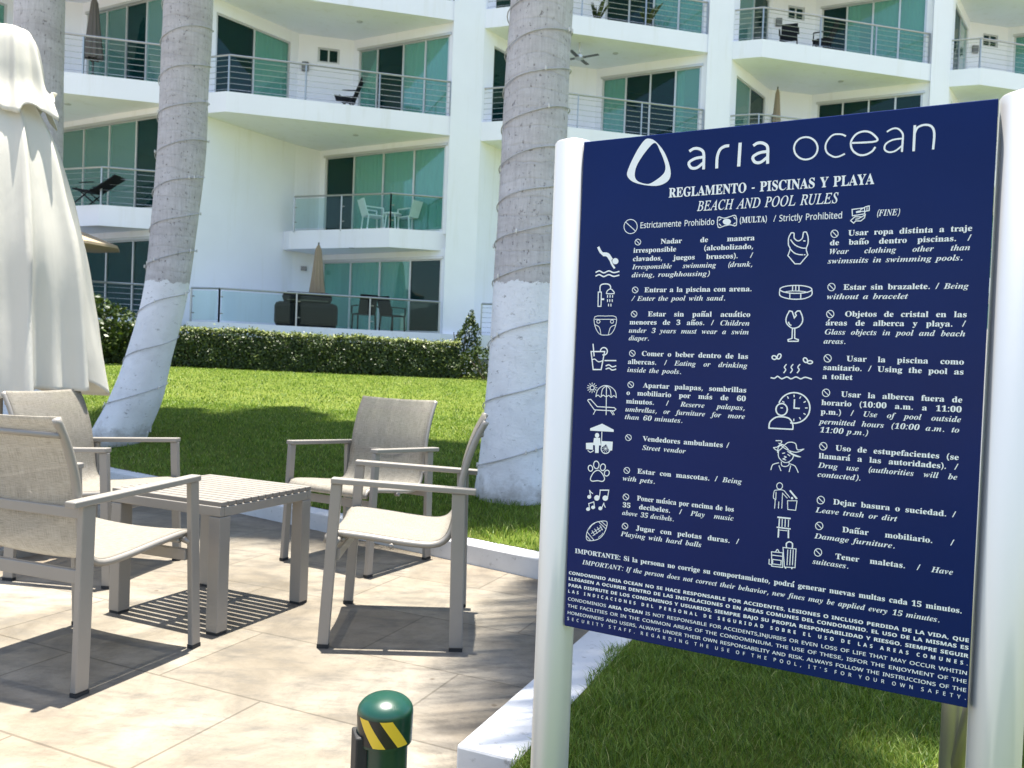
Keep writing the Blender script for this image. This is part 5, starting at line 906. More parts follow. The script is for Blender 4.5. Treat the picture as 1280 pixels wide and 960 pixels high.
        114: [111,[[23,0,23,144,42,144,45,118,46,118,64,138,76,145,90,147,99,146,107,145,104,123,96,125,88,125,68,119,52,102,46,77,46,0]]],
        115: [129,[[59,-3,33,0,14,6,14,28,35,20,60,16,75,18,86,22,92,29,94,38,91,47,80,56,58,66,34,76,19,89,14,109,17,125,29,137,46,144,68,147,92,144,114,137,106,118,87,125,66,127,44,123,38,117,36,110,40,100,51,92,73,82,97,72,111,59,117,40,113,21,101,8,83,0]]],
        116: [97,[[67,-3,46,1,31,15,26,26,25,42,25,126,4,126,4,137,25,146,34,177,48,177,48,144,90,144,90,126,48,126,48,42,50,31,55,23,71,17,82,18,91,20,91,2,80,-1]]],
        121: [137,[[23,-64,11,-64,3,-62,3,-44,10,-45,19,-45,30,-43,39,-38,51,-20,58,-1,0,144,26,144,57,62,64,42,69,23,70,23,75,40,82,62,111,144,137,144,75,-20,66,-38,55,-52,41,-61]]],
    },
}
# lines of writing: (sub-part, size mm, fit, text, left mm, baseline mm, right mm)
LINES = [
    ('heading_text', 38, 'f', '~bREGLAMENTO - PISCINAS Y PLAYA', 179.3, 845.8, 535.5),
    ('heading_text', 38, 'f', '~IBEACH AND POOL RULES', 235.8, 817.4, 480.6),
    ('heading_text', 23, 'f', '~sEstrictamente Prohibido', 125.0, 790.7, 269.1),
    ('heading_text', 23, 'f', '~b(MULTA)', 314.5, 791.3, 367.5),
    ('heading_text', 23, 'f', '~s/ Strictly Prohibited', 373.8, 790.9, 488.6),
    ('heading_text', 23, 'f', '~i(FINE)', 541.9, 791.8, 582.1),
    ('swimming_rule', 14.6, 'j', '~bNadar de manera', 167.6, 759.4, 342.7),
    ('swimming_rule', 14.6, 'j', '~birresponsible (alcoholizado,', 113.6, 744.2, 341.5),
    ('swimming_rule', 14.6, 'j', '~bclavados, juegos bruscos). /', 113.3, 728.1, 341.4),
    ('swimming_rule', 14.6, 'j', '~iIrresponsible swimming (drunk,', 113.4, 712.6, 341.8),
    ('swimming_rule', 14.6, 'f', '~idiving, roughhousing)', 112.8, 697.2, 264.2),
    ('shower_rule', 14.6, 'j', '~bEntrar a la piscina con arena.', 139.3, 668.2, 342.2),
    ('shower_rule', 14.6, 'f', '~i/ Enter the pool with sand.', 113.8, 651.9, 295.6),
    ('diaper_rule', 14.6, 'j', '~bEstar sin pañal acuático', 148.4, 622.2, 341.3),
    ('diaper_rule', 14.6, 'j', '~bmenores de 3 años. / ~iChildren', 112.1, 606.5, 341.1),
    ('diaper_rule', 14.6, 'j', '~iunder 3 years must wear a swim', 111.8, 590.7, 340.6),
    ('diaper_rule', 14.6, 'f', '~idiaper.', 112.3, 575.9, 159.4),
    ('food_rule', 14.6, 'j', '~bComer o beber dentro de las', 139.3, 546.7, 340.9),
    ('food_rule', 14.6, 'j', '~balbercas. / ~iEating or drinking', 111.8, 530.4, 340.1),
    ('food_rule', 14.6, 'f', '~iinside the pools.', 111.9, 514.8, 219.3),
    ('furniture_rule', 14.6, 'j', '~bApartar palapas, sombrillas', 145.1, 486.1, 340.5),
    ('furniture_rule', 14.6, 'j', '~bo mobiliario por más de 60', 111.7, 470.5, 340.2),
    ('furniture_rule', 14.6, 'j', '~bminutos. / ~iReserve palapas,', 111.8, 454.2, 339.7),
    ('furniture_rule', 14.6, 'j', '~iumbrellas, or furniture for more', 111.5, 438.6, 340.2),
    ('furniture_rule', 14.6, 'f', '~ithan 60 minutes.', 111.2, 423.7, 225.9),
    ('vendor_rule', 14.6, 'f', '~bVendedores ambulantes /', 149.1, 384.2, 314.1),
    ('vendor_rule', 14.6, 'f', '~iStreet vendor', 148.9, 367.2, 234.1),
    ('pet_rule', 14.6, 'j', '~bEstar con mascotas. / ~iBeing', 140.7, 321.1, 339.5),
    ('pet_rule', 14.6, 'f', '~iwith pets.', 111.8, 304.6, 177.6),
    ('music_rule', 14.6, 'j', '~bPoner música por encima de los', 142.3, 269.2, 327.8),
    ('music_rule', 14.6, 'j', '~b35 decibeles. / ~iPlay music', 113.5, 252.9, 328.2),
    ('music_rule', 14.6, 'f', '~iabove 35 decibels.', 113.9, 238.0, 217.3),
    ('ball_rule', 14.6, 'j', '~bJugar con pelotas duras. /', 143.0, 211.8, 339.5),
    ('ball_rule', 14.6, 'f', '~iPlaying with hard balls', 112.9, 196.7, 271.6),
    ('clothing_rule', 14.6, 'j', '~bUsar ropa distinta a traje', 498.7, 761.0, 683.3),
    ('clothing_rule', 14.6, 'j', '~bde baño dentro piscinas. /', 470.1, 745.6, 682.8),
    ('clothing_rule', 14.6, 'j', '~iWear clothing other than', 469.7, 730.5, 682.5),
    ('clothing_rule', 14.6, 'f', '~iswimsuits in swimming pools.', 468.7, 714.5, 672.6),
    ('bracelet_rule', 14.6, 'j', '~bEstar sin brazalete. / ~iBeing', 495.2, 669.2, 682.4),
    ('bracelet_rule', 14.6, 'f', '~iwithout a bracelet', 469.5, 653.4, 595.9),
    ('glass_rule', 14.6, 'j', '~bObjetos de cristal en las', 499.5, 623.6, 682.1),
    ('glass_rule', 14.6, 'j', '~báreas de alberca y playa. /', 469.2, 608.4, 681.2),
    ('glass_rule', 14.6, 'j', '~iGlass objects in pool and beach', 468.5, 592.9, 681.8),
    ('glass_rule', 14.6, 'f', '~iareas.', 468.1, 577.0, 509.6),
    ('toilet_rule', 14.6, 'j', '~bUsar la piscina como', 505.5, 547.8, 681.4),
    ('toilet_rule', 14.6, 'j', '~bsanitario. / Using the pool as', 468.7, 531.8, 681.7),
    ('toilet_rule', 14.6, 'f', '~ba toilet', 468.0, 516.3, 516.9),
    ('hours_rule', 14.6, 'j', '~bUsar la alberca fuera de', 499.5, 487.0, 681.7),
    ('hours_rule', 14.6, 'j', '~bhorario (10:00 a.m. a 11:00', 468.5, 471.3, 681.6),
    ('hours_rule', 14.6, 'j', '~bp.m.) / ~iUse of pool outside', 468.0, 455.5, 681.8),
    ('hours_rule', 14.6, 'j', '~ipermitted hours (10:00 a.m. to', 467.5, 438.6, 680.2),
    ('hours_rule', 14.6, 'f', '~i11:00 p.m.)', 467.3, 424.0, 544.9),
    ('drug_rule', 14.6, 'j', '~bUso de estupefacientes (se', 494.7, 394.7, 680.9),
    ('drug_rule', 14.6, 'j', '~bllamará a las autoridades). /', 468.2, 379.0, 680.7),
    ('drug_rule', 14.6, 'j', '~iDrug use (authorities will be', 468.7, 362.9, 680.6),
    ('drug_rule', 14.6, 'f', '~icontacted).', 468.2, 347.1, 544.1),
    ('litter_rule', 14.6, 'j', '~bDejar basura o suciedad. /', 495.1, 302.3, 680.9),
    ('litter_rule', 14.6, 'f', '~iLeave trash or dirt', 467.9, 285.3, 596.2),
    ('damage_rule', 14.6, 'j', '~bDañar mobiliario. /', 511.7, 256.7, 680.4),
    ('damage_rule', 14.6, 'f', '~iDamage furniture.', 468.0, 240.1, 595.3),
    ('luggage_rule', 14.6, 'j', '~bTener maletas. / ~iHave', 502.9, 209.6, 681.3),
    ('luggage_rule', 14.6, 'f', '~isuitcases.', 467.0, 195.7, 531.6),
    ('warning_text', 19.5, 'f', '~bIMPORTANTE: Si la persona no corrige su comportamiento, podrá generar nuevas multas cada 15 minutos.', 17.1, 149.8, 696.6),
    ('warning_text', 19.5, 'f', '~iIMPORTANT: If the person does not correct their behavior, new fines may be applied every 15 minutes.', 34.5, 129.8, 665.9),
    ('liability_text', 12.6, 'f', '~SCONDOMINIO ARIA OCEAN NO SE HACE RESPONSABLE POR ACCIDENTES, LESIONES O INCLUSO PERDIDA DE LA VIDA, QUE', 5.2, 105.5, 708.3),
    ('liability_text', 12.6, 'f', '~SLLEGASEN A OCURRIR DENTRO DE LAS INSTALACIONES O EN AREAS COMUNES DEL CONDOMINIO. EL USO DE LA MISMAS ES', 5.2, 93.6, 708.2),
    ('liability_text', 12.6, 'f', '~SPARA DISFRUTE DE LOS CONDOMINOS Y USUARIOS, SIEMPRE BAJO SU PROPIA RESPONSABILIDAD Y RIESGO. SIEMPRE SEGUIR', 5.4, 80.7, 708.2),
    ('liability_text', 12.6, 'l', '~SLAS INDICACIONES DEL PERSONAL DE SEGURIDAD SOBRE EL USO DE LAS AREAS COMUNES.', 5.5, 68.4, 708.2),
    ('liability_text', 12.6, 'f', '~sCONDOMINIOS ~SARIA OCEAN ~sIS NOT RESPONSABLE FOR ACCIDENTS,INJURIES OR EVEN LOSS OF LIFE THAT MAY OCCUR WHITIN', 5.7, 52.9, 708.3),
    ('liability_text', 12.6, 'f', '~sTHE FACILITIES OR IN THE COMMON AREAS OF THE CONDOMINIUM. THE USE OF THESE, ISFOR THE ENJOYMENT OF THE', 5.8, 39.2, 708.3),
    ('liability_text', 12.6, 'f', '~sHOMEOWNERS AND USERS, ALWAYS UNDER THEIR OWN RESPONSABILITY AND RISK. ALWAYS FOLLOW THE INSTRUCCIONS OF THE', 5.9, 25.4, 708.2),
    ('liability_text', 12.6, 'l', "~sSECURITY STAFF. REGARDING THE USE OF THE POOL, IT'S FOR YOUR OWN SAFETY.", 6.0, 13.2, 708.2),
]
# pictogram strokes in mm: (sub-part, kind, width, points)
STROKES = [
    ('prohibition_mark', 'c', 1.46, [128.1,764.2,127.9,762.5,127.1,760.9,125.9,759.7,124.3,759.0,122.5,758.8,120.7,759.1,119.0,760.0,117.7,761.3,116.8,762.9,116.5,764.7,116.7,766.4,117.5,767.9,118.7,769.1,120.3,769.9,122.1,770.1,123.9,769.7,125.6,768.9,126.9,767.6,127.8,765.9]),
    ('prohibition_mark', 'l', 1.47, [118.1,768.4,126.5,760.4]),
    ('prohibition_mark', 'c', 1.47, [126.8,672.7,126.5,671.0,125.8,669.4,124.5,668.2,122.9,667.4,121.1,667.1,119.3,667.4,117.6,668.2,116.3,669.5,115.4,671.1,115.1,672.9,115.3,674.6,116.1,676.2,117.4,677.4,119.0,678.2,120.8,678.5,122.6,678.2,124.2,677.3,125.5,676.1,126.4,674.5]),
    ('prohibition_mark', 'l', 1.47, [116.7,676.7,125.1,668.9]),
    ('prohibition_mark', 'c', 1.47, [126.7,626.5,126.5,624.7,125.7,623.2,124.4,621.9,122.8,621.1,121.0,620.8,119.2,621.1,117.6,621.9,116.2,623.1,115.3,624.7,115.0,626.5,115.2,628.2,116.0,629.8,117.3,631.1,118.9,631.9,120.7,632.2,122.5,631.9,124.1,631.1,125.5,629.8,126.3,628.2]),
    ('prohibition_mark', 'l', 1.47, [116.6,630.3,125.1,622.6]),
    ('prohibition_mark', 'c', 1.47, [126.4,551.1,126.1,549.3,125.4,547.7,124.1,546.4,122.5,545.6,120.7,545.3,118.9,545.5,117.2,546.3,115.9,547.5,115.0,549.1,114.7,550.8,114.9,552.6,115.7,554.2,116.9,555.5,118.5,556.3,120.3,556.7,122.2,556.4,123.8,555.6,125.1,554.4,126.0,552.9]),
    ('prohibition_mark', 'l', 1.48, [116.3,554.7,124.7,547.2]),
    ('prohibition_mark', 'c', 1.48, [125.9,490.8,125.7,489.0,124.9,487.4,123.7,486.1,122.1,485.2,120.3,484.8,118.5,485.0,116.8,485.7,115.5,487.0,114.6,488.5,114.2,490.3,114.5,492.0,115.2,493.7,116.5,495.0,118.1,495.9,119.9,496.2,121.7,496.0,123.4,495.3,124.7,494.1,125.6,492.5]),
    ('prohibition_mark', 'l', 1.48, [115.9,494.2,124.3,486.8]),
    ('prohibition_mark', 'c', 1.48, [125.7,388.7,125.5,386.9,124.7,385.3,123.4,383.9,121.8,383.0,120.0,382.5,118.2,382.7,116.5,383.4,115.2,384.5,114.3,386.1,113.9,387.8,114.2,389.6,115.0,391.3,116.2,392.6,117.8,393.6,119.6,394.0,121.5,393.8,123.1,393.1,124.5,392.0,125.3,390.4]),
    ('prohibition_mark', 'l', 1.48, [115.6,391.9,124.0,384.7]),
    ('prohibition_mark', 'c', 1.48, [125.3,325.3,125.1,323.5,124.3,321.8,123.1,320.4,121.5,319.4,119.7,319.0,117.8,319.1,116.2,319.7,114.8,320.9,113.9,322.4,113.6,324.2,113.8,326.0,114.6,327.6,115.9,329.0,117.5,330.0,119.3,330.4,121.1,330.3,122.8,329.7,124.1,328.5,125.0,327.0]),
    ('prohibition_mark', 'l', 1.49, [115.2,328.2,123.7,321.2]),
    ('prohibition_mark', 'c', 1.48, [125.8,274.0,125.6,272.2,124.8,270.5,123.5,269.1,121.9,268.1,120.1,267.6,118.3,267.7,116.6,268.4,115.3,269.5,114.4,271.0,114.0,272.7,114.3,274.5,115.1,276.2,116.3,277.6,117.9,278.6,119.7,279.1,121.6,279.0,123.2,278.4,124.6,277.3,125.5,275.8]),
    ('prohibition_mark', 'l', 1.49, [115.7,276.8,124.2,269.9]),
    ('prohibition_mark', 'c', 1.49, [126.4,217.5,126.2,215.7,125.4,214.0,124.1,212.6,122.5,211.5,120.7,211.0,118.9,211.1,117.2,211.7,115.9,212.8,115.0,214.3,114.6,216.0,114.9,217.8,115.7,219.5,116.9,221.0,118.5,222.0,120.4,222.5,122.2,222.5,123.9,221.8,125.2,220.7,126.1,219.2]),
    ('prohibition_mark', 'l', 1.49, [116.3,220.2,124.8,213.4]),
    ('prohibition_mark', 'c', 1.47, [483.0,765.0,482.8,763.0,482.0,761.3,480.7,759.9,479.1,759.1,477.3,758.8,475.5,759.2,473.8,760.2,472.5,761.7,471.6,763.5,471.2,765.5,471.5,767.5,472.2,769.2,473.5,770.6,475.1,771.4,476.9,771.6,478.7,771.2,480.4,770.3,481.7,768.8,482.6,767.0]),
    ('prohibition_mark', 'l', 1.47, [472.9,769.8,481.4,760.7]),
    ('prohibition_mark', 'c', 1.47, [482.1,673.9,481.9,672.0,481.1,670.2,479.9,668.8,478.3,667.9,476.5,667.6,474.6,668.0,473.0,668.9,471.6,670.3,470.7,672.1,470.4,674.1,470.6,676.1,471.4,677.9,472.6,679.3,474.2,680.2,476.0,680.4,477.9,680.1,479.5,679.2,480.9,677.7,481.8,675.9]),
    ('prohibition_mark', 'l', 1.48, [472.0,678.5,480.5,669.6]),
    ('prohibition_mark', 'c', 1.47, [482.2,627.8,482.0,625.8,481.2,624.0,479.9,622.6,478.3,621.7,476.5,621.4,474.7,621.7,473.0,622.6,471.7,624.0,470.8,625.8,470.4,627.8,470.6,629.8,471.4,631.6,472.7,633.0,474.3,633.9,476.1,634.2,477.9,633.9,479.6,633.0,480.9,631.6,481.8,629.8]),
    ('prohibition_mark', 'l', 1.48, [472.0,632.2,480.6,623.4]),
    ('prohibition_mark', 'c', 1.48, [481.4,552.0,481.2,550.0,480.4,548.2,479.2,546.7,477.6,545.8,475.7,545.4,473.9,545.7,472.2,546.5,470.9,547.9,470.0,549.7,469.6,551.7,469.8,553.7,470.6,555.5,471.9,556.9,473.5,557.9,475.3,558.3,477.1,558.0,478.8,557.1,480.2,555.7,481.1,554.0]),
    ('prohibition_mark', 'l', 1.48, [471.2,556.1,479.8,547.6]),
    ('prohibition_mark', 'c', 1.49, [481.5,492.8,481.3,490.8,480.5,488.9,479.3,487.4,477.6,486.4,475.8,486.0,473.9,486.2,472.2,487.1,470.9,488.5,470.0,490.2,469.6,492.2,469.8,494.3,470.6,496.1,471.9,497.6,473.5,498.6,475.3,499.0,477.2,498.8,478.9,498.0,480.3,496.6,481.2,494.8]),
    ('prohibition_mark', 'l', 1.49, [471.2,496.8,479.9,488.3]),
    ('prohibition_mark', 'c', 1.49, [481.2,400.7,481.0,398.7,480.2,396.8,478.9,395.2,477.3,394.2,475.5,393.7,473.6,393.9,471.9,394.7,470.5,396.0,469.6,397.7,469.2,399.7,469.5,401.8,470.3,403.7,471.5,405.2,473.2,406.3,475.0,406.8,476.9,406.6,478.6,405.8,479.9,404.4,480.9,402.7]),
    ('prohibition_mark', 'l', 1.5, [470.9,404.3,479.6,396.1]),
    ('prohibition_mark', 'c', 1.49, [481.3,307.9,481.0,305.8,480.2,303.9,479.0,302.3,477.3,301.2,475.5,300.7,473.6,300.8,471.9,301.5,470.5,302.8,469.6,304.6,469.3,306.6,469.5,308.6,470.3,310.5,471.6,312.1,473.2,313.3,475.0,313.8,476.9,313.7,478.6,312.9,480.0,311.6,480.9,309.9]),
    ('prohibition_mark', 'l', 1.5, [470.9,311.2,479.6,303.2]),
    ('prohibition_mark', 'c', 1.5, [480.7,263.2,480.5,261.1,479.7,259.2,478.4,257.6,476.8,256.4,474.9,255.8,473.0,255.9,471.3,256.7,470.0,257.9,469.0,259.7,468.7,261.7,468.9,263.7,469.7,265.7,471.0,267.3,472.6,268.4,474.5,269.0,476.3,268.9,478.0,268.2,479.4,266.9,480.3,265.2]),
    ('prohibition_mark', 'l', 1.5, [470.3,266.3,479.0,258.5]),
    ('prohibition_mark', 'c', 1.5, [480.8,217.3,480.6,215.3,479.8,213.3,478.6,211.7,476.9,210.5,475.1,209.9,473.2,210.0,471.5,210.6,470.1,211.9,469.2,213.6,468.8,215.6,469.1,217.7,469.8,219.7,471.1,221.3,472.8,222.5,474.6,223.0,476.5,223.0,478.2,222.3,479.6,221.0,480.5,219.3]),
    ('prohibition_mark', 'l', 1.5, [470.5,220.3,479.2,212.6]),
    ('prohibition_emblem', 'c', 1.67, [119.7,794.3,119.4,791.3,118.5,788.4,117.0,785.9,115.0,783.9,112.5,782.4,109.6,781.5,106.6,781.3,103.6,781.8,100.7,782.9,98.1,784.7,95.8,786.9,94.1,789.6,93.0,792.5,92.6,795.6,92.8,798.7,93.8,801.5,95.3,804.0,97.4,806.1,99.9,807.6,102.8,808.4,105.8,808.6,108.8,808.1,111.7,807.0,114.3,805.2,116.5,802.9,118.2,800.3,119.2,797.3]),
    ('prohibition_emblem', 'l', 1.69, [95.7,804.1,116.7,785.6]),
    ('banknote_pictogram', 'c', 1.82, [274.9,804.0,277.8,804.5,282.1,802.7,286.4,801.5,290.2,802.1,294.0,803.2,297.7,804.1,301.3,805.2,304.8,806.0,307.3,804.9,308.9,799.7,309.5,792.4,308.8,787.3,306.2,786.6,302.2,788.1,298.1,789.2,294.4,788.9,290.6,788.2,286.8,787.5,282.9,786.1,279.0,784.8,276.2,785.7,274.5,791.1,274.0,798.7]),
    ('banknote_pictogram', 'p', 0, [299.1,794.5,298.4,792.1,296.4,790.2,293.5,789.3,290.1,789.5,287.1,790.7,284.9,792.8,284.1,795.3,284.7,797.7,286.8,799.6,289.8,800.5,293.1,800.3,296.1,799.1,298.3,797.0]),
    ('banknote_pictogram', 'l', 1.82, [276.9,797.9,280.9,800.7]),
    ('banknote_pictogram', 'l', 1.82, [277.6,791.8,281.3,788.2]),
    ('banknote_pictogram', 'l', 1.81, [303.6,802.8,306.8,799.1]),
    ('banknote_pictogram', 'l', 1.8, [307.1,792.3,304.0,789.8]),
    ('payment_pictogram', 'c', 1.86, [503.4,805.2,522.8,806.8,523.6,796.7,504.3,794.3]),
    ('payment_pictogram', 'l', 3.71, [510.6,800.2,516.6,801.2]),
    ('payment_pictogram', 'l', 1.85, [516.5,804.0,524.9,808.6,530.0,809.6,530.2,801.8,523.4,800.8,517.8,801.1]),
    ('payment_pictogram', 'l', 1.38, [526.6,808.4,526.8,801.5]),
    ('payment_pictogram', 'l', 1.86, [501.9,786.3,508.2,792.5,518.2,791.9,514.8,788.9,509.7,788.2]),
    ('payment_pictogram', 'l', 1.85, [518.2,791.0,524.5,795.2,523.4,789.8,518.0,785.0,509.8,785.4,506.9,781.9,501.9,786.3]),
    ('logo_emblem', 'h', 0, [[136.5,960.5,138.6,960.0,140.9,959.2,143.2,958.2,145.7,956.7,148.2,954.8,150.9,952.5,153.7,949.7,156.8,946.3,160.0,942.6,163.2,938.5,166.2,934.2,168.8,929.7,171.3,924.8,173.8,919.4,176.1,913.7,178.1,908.1,179.7,902.9,180.8,898.3,181.5,894.4,181.7,890.9,181.6,887.7,181.1,884.8,180.2,882.2,179.0,879.8,177.3,877.6,175.1,875.7,172.5,874.1,169.6,872.7,166.5,871.5,163.4,870.7,160.2,870.1,156.7,869.7,153.2,869.7,149.4,869.9,145.4,870.3,141.1,870.9,136.3,871.7,131.0,872.8,125.5,874.2,120.0,875.7,115.0,877.3,110.7,879.1,107.0,880.9,103.8,883.0,101.0,885.2,98.7,887.4,96.8,889.8,95.4,892.2,94.6,894.4,94.2,896.6,94.4,898.8,94.9,901.3,95.8,904.2,97.0,907.6,98.7,911.9,100.8,916.8,103.4,922.2,106.1,927.7,108.8,932.8,111.3,937.4,113.8,941.5,116.3,945.4,118.8,949.0,121.3,952.3,123.6,955.1,125.8,957.3,127.8,959.0,129.5,960.1,131.2,960.7,132.8,960.9,134.5,960.9],[148.0,951.4,150.1,950.5,152.0,948.5,153.8,945.7,155.4,942.4,157.1,938.8,158.8,935.3,160.7,931.6,162.8,927.4,164.8,923.0,166.6,918.6,168.2,914.5,169.4,911.0,170.3,908.0,170.8,905.3,171.0,903.0,171.1,900.9,170.8,898.8,170.4,896.8,169.8,895.0,168.9,893.3,167.9,891.7,166.6,890.2,164.9,888.6,162.9,886.9,160.2,884.9,157.0,882.8,153.5,880.6,149.9,878.5,146.4,876.7,143.4,875.4,141.0,874.7,138.9,874.3,136.9,874.3,135.1,874.5,133.1,874.9,131.0,875.4,128.4,876.1,125.7,877.0,122.9,878.1,120.1,879.3,117.6,880.7,115.6,882.3,114.0,883.9,112.7,885.7,111.6,887.7,110.9,889.8,110.4,892.1,110.2,894.6,110.2,897.3,110.5,900.1,111.0,903.2,111.8,906.4,113.0,909.7,114.6,913.3,116.7,917.2,119.3,921.5,122.3,925.9,125.4,930.3,128.5,934.4,131.5,937.9,134.3,941.1,137.2,944.3,140.1,947.2,142.9,949.5,145.5,951.0]]),
    ('logo_lettering', 'l', 6.01, [217.0,929.9,218.2,930.7,219.9,931.7,221.9,932.8,224.0,933.4,226.2,933.6,228.7,933.6,231.1,933.2,233.5,932.5,235.8,931.5,238.1,930.1,240.2,928.4,241.9,926.5,242.9,923.9,243.4,920.9,243.6,918.0,243.8,916.0]),
    ('logo_lettering', 'l', 5.96, [243.8,918.3,244.3,894.9]),
    ('logo_lettering', 'l', 5.97, [241.0,916.3,238.4,916.1,234.7,915.9,230.6,915.5,227.0,914.8,223.7,913.5,220.4,911.9,217.7,910.1,216.1,908.1,215.9,905.7,216.9,903.0,218.5,900.4,220.4,898.5,222.6,897.5,225.4,896.9,228.3,896.9,231.1,897.4,234.0,898.8,237.2,901.0,239.9,903.2,241.9,904.8]),
    ('logo_lettering', 'l', 6.15, [268.6,894.7,268.5,898.3,268.4,903.4,268.4,909.0,268.7,913.8,269.4,917.7,270.4,921.3,271.6,924.4,273.1,927.0,274.8,928.9,276.8,930.3,278.9,931.3,280.9,932.1,283.0,932.6,285.1,932.8,287.1,932.7,288.4,932.7]),
    ('logo_lettering', 'l', 6.73, [309.3,934.8,308.6,895.0]),
    ('logo_lettering', 'l', 6.01, [334.1,929.3,335.2,930.0,336.8,931.0,338.6,932.0,340.6,932.6,342.6,932.8,344.9,932.8,347.2,932.4,349.4,931.8,351.5,930.7,353.7,929.4,355.7,927.8,357.2,925.9,358.1,923.5,358.6,920.5,358.8,917.8,359.0,915.8]),
    ('logo_lettering', 'l', 5.97, [358.9,918.1,359.5,895.5]),
    ('logo_lettering', 'l', 5.97, [356.4,916.1,354.0,915.9,350.5,915.8,346.7,915.4,343.4,914.6,340.3,913.5,337.3,911.9,334.7,910.2,333.3,908.2,333.1,905.9,334.0,903.3,335.6,900.8,337.3,899.0,339.4,898.0,341.9,897.4,344.6,897.4,347.2,897.9,350.0,899.3,352.8,901.4,355.4,903.5,357.2,905.0]),
    ('logo_lettering', 'c', 3.54, [443.1,913.8,442.8,910.0,441.8,906.5,440.1,903.3,437.8,900.6,434.9,898.4,431.6,897.0,428.0,896.2,424.1,896.1,420.3,896.8,416.5,898.3,413.0,900.4,410.0,903.1,407.4,906.3,405.4,909.9,404.2,913.6,403.6,917.5,403.9,921.3,404.9,924.9,406.6,928.1,409.0,930.8,411.9,932.9,415.3,934.4,419.0,935.1,422.8,935.1,426.7,934.4,430.4,932.9,433.8,930.7,436.9,928.0,439.4,924.9,441.3,921.3,442.6,917.6]),
    ('logo_lettering', 'l', 3.26, [487.3,930.7,486.3,931.2,484.9,932.1,483.3,933.0,481.4,933.8,479.3,934.3,476.9,934.7,474.2,935.0,471.4,935.1,468.6,934.8,466.1,933.8,463.7,931.9,461.4,929.4,459.2,926.4,457.5,923.2,456.3,920.3,455.8,917.4,455.7,914.4,456.1,911.4,457.0,908.6,458.1,906.0,459.8,903.8,462.1,901.6,464.7,899.8,467.3,898.2,469.6,897.0,471.5,896.4,473.3,896.1,475.0,896.2,476.7,896.4,478.4,896.7,480.3,897.2,482.3,898.0,484.2,898.8,485.9,899.6,487.1,900.1]),
    ('logo_lettering', 'l', 3.71, [497.4,917.7,503.4,917.4,512.2,916.9,521.9,916.5,530.4,916.4,536.0,917.1,537.9,918.7,537.5,921.0,535.7,923.7,533.4,926.3,531.3,928.5,529.4,930.3,527.2,932.0,524.6,933.4,522.0,934.5,519.4,935.2,516.6,935.5,513.7,935.3,510.8,934.9,508.0,934.0,505.5,932.8,503.2,931.0,501.1,928.8,499.3,926.3,497.8,923.6,496.8,920.9,496.4,918.2,496.5,915.3,496.9,912.3,497.7,909.5,498.8,906.9,500.3,904.5,502.2,902.3,504.4,900.3,506.7,898.5,508.9,897.2,511.0,896.3,513.2,895.7,515.4,895.5,517.5,895.5,519.7,895.8,521.9,896.3,524.2,897.1,526.4,898.2,528.5,899.4,530.2,900.5,531.5,901.8,532.6,903.3,533.4,904.8,534.1,906.0,534.6,906.9]),
    ('logo_lettering', 'l', 3.18, [552.3,931.3,553.7,932.2,555.8,933.5,558.2,934.7,560.5,935.4,562.6,935.7,564.7,935.6,566.8,935.1,568.8,934.1,570.8,932.5,572.7,930.4,574.4,927.9,575.7,925.5,576.3,922.8,576.5,919.9,576.5,917.2,576.5,915.3]),
    ('logo_lettering', 'l', 3.61, [576.4,917.6,575.9,896.3]),
    ('logo_lettering', 'l', 3.16, [574.5,917.8,572.0,917.7,568.5,917.7,564.6,917.4,561.1,916.9,558.1,915.8,555.3,914.5,552.8,912.9,550.9,911.1,549.7,909.0,549.1,906.6,549.1,904.2,549.5,902.1,550.7,900.4,552.4,898.9,554.5,897.7,556.6,896.9,558.8,896.7,561.1,896.9,563.6,897.4,565.9,898.3,568.4,899.9,571.0,901.9,573.3,904.0,575.0,905.4]),
    ('logo_lettering', 'l', 4.48, [593.3,936.7,593.3,896.2]),
    ('logo_lettering', 'l', 4.04, [593.3,923.7,593.9,925.6,594.8,928.3,595.9,931.1,597.4,933.3,599.5,934.7,602.0,935.8,604.8,936.5,607.4,936.7,610.0,936.5,612.8,936.0,615.4,934.9,617.5,933.4,619.2,931.4,620.6,929.0,621.6,925.9,622.3,921.8,622.6,915.8,622.4,908.4,622.0,901.3,621.8,896.4]),
    ('diver_pictogram', 'l', 5.88, [41.0,757.1,42.2,754.7,44.0,751.4,46.0,748.4,48.6,745.8,51.4,743.6,53.3,742.0]),
    ('diver_pictogram', 'l', 8.79, [53.3,743.2,55.4,743.1,58.4,742.8,61.2,741.7,63.9,739.1,66.3,735.6,68.1,733.0]),
    ('diver_pictogram', 'l', 4.38, [66.7,735.5,67.3,733.0,68.2,729.3,69.6,725.7,71.8,722.0,74.5,718.4,76.4,715.8]),
    ('diver_pictogram', 'p', 0, [84.3,728.9,83.8,726.3,82.0,724.3,79.5,723.2,76.6,723.2,73.9,724.5,72.0,726.6,71.3,729.3,71.9,731.9,73.6,734.0,76.2,735.1,79.1,735.0,81.7,733.7,83.6,731.6]),
    ('diver_pictogram', 'l', 2.95, [37.7,708.2,39.0,708.9,40.8,709.8,42.9,710.7,45.1,711.0,47.2,710.2,49.6,708.9,52.0,707.5,54.4,706.8,57.0,707.4,59.6,708.7,62.2,709.9,64.8,710.5,67.5,710.0,70.1,708.8,72.7,707.5,75.4,706.9,78.4,707.1,81.6,707.7,84.5,708.5,86.5,709.0]),
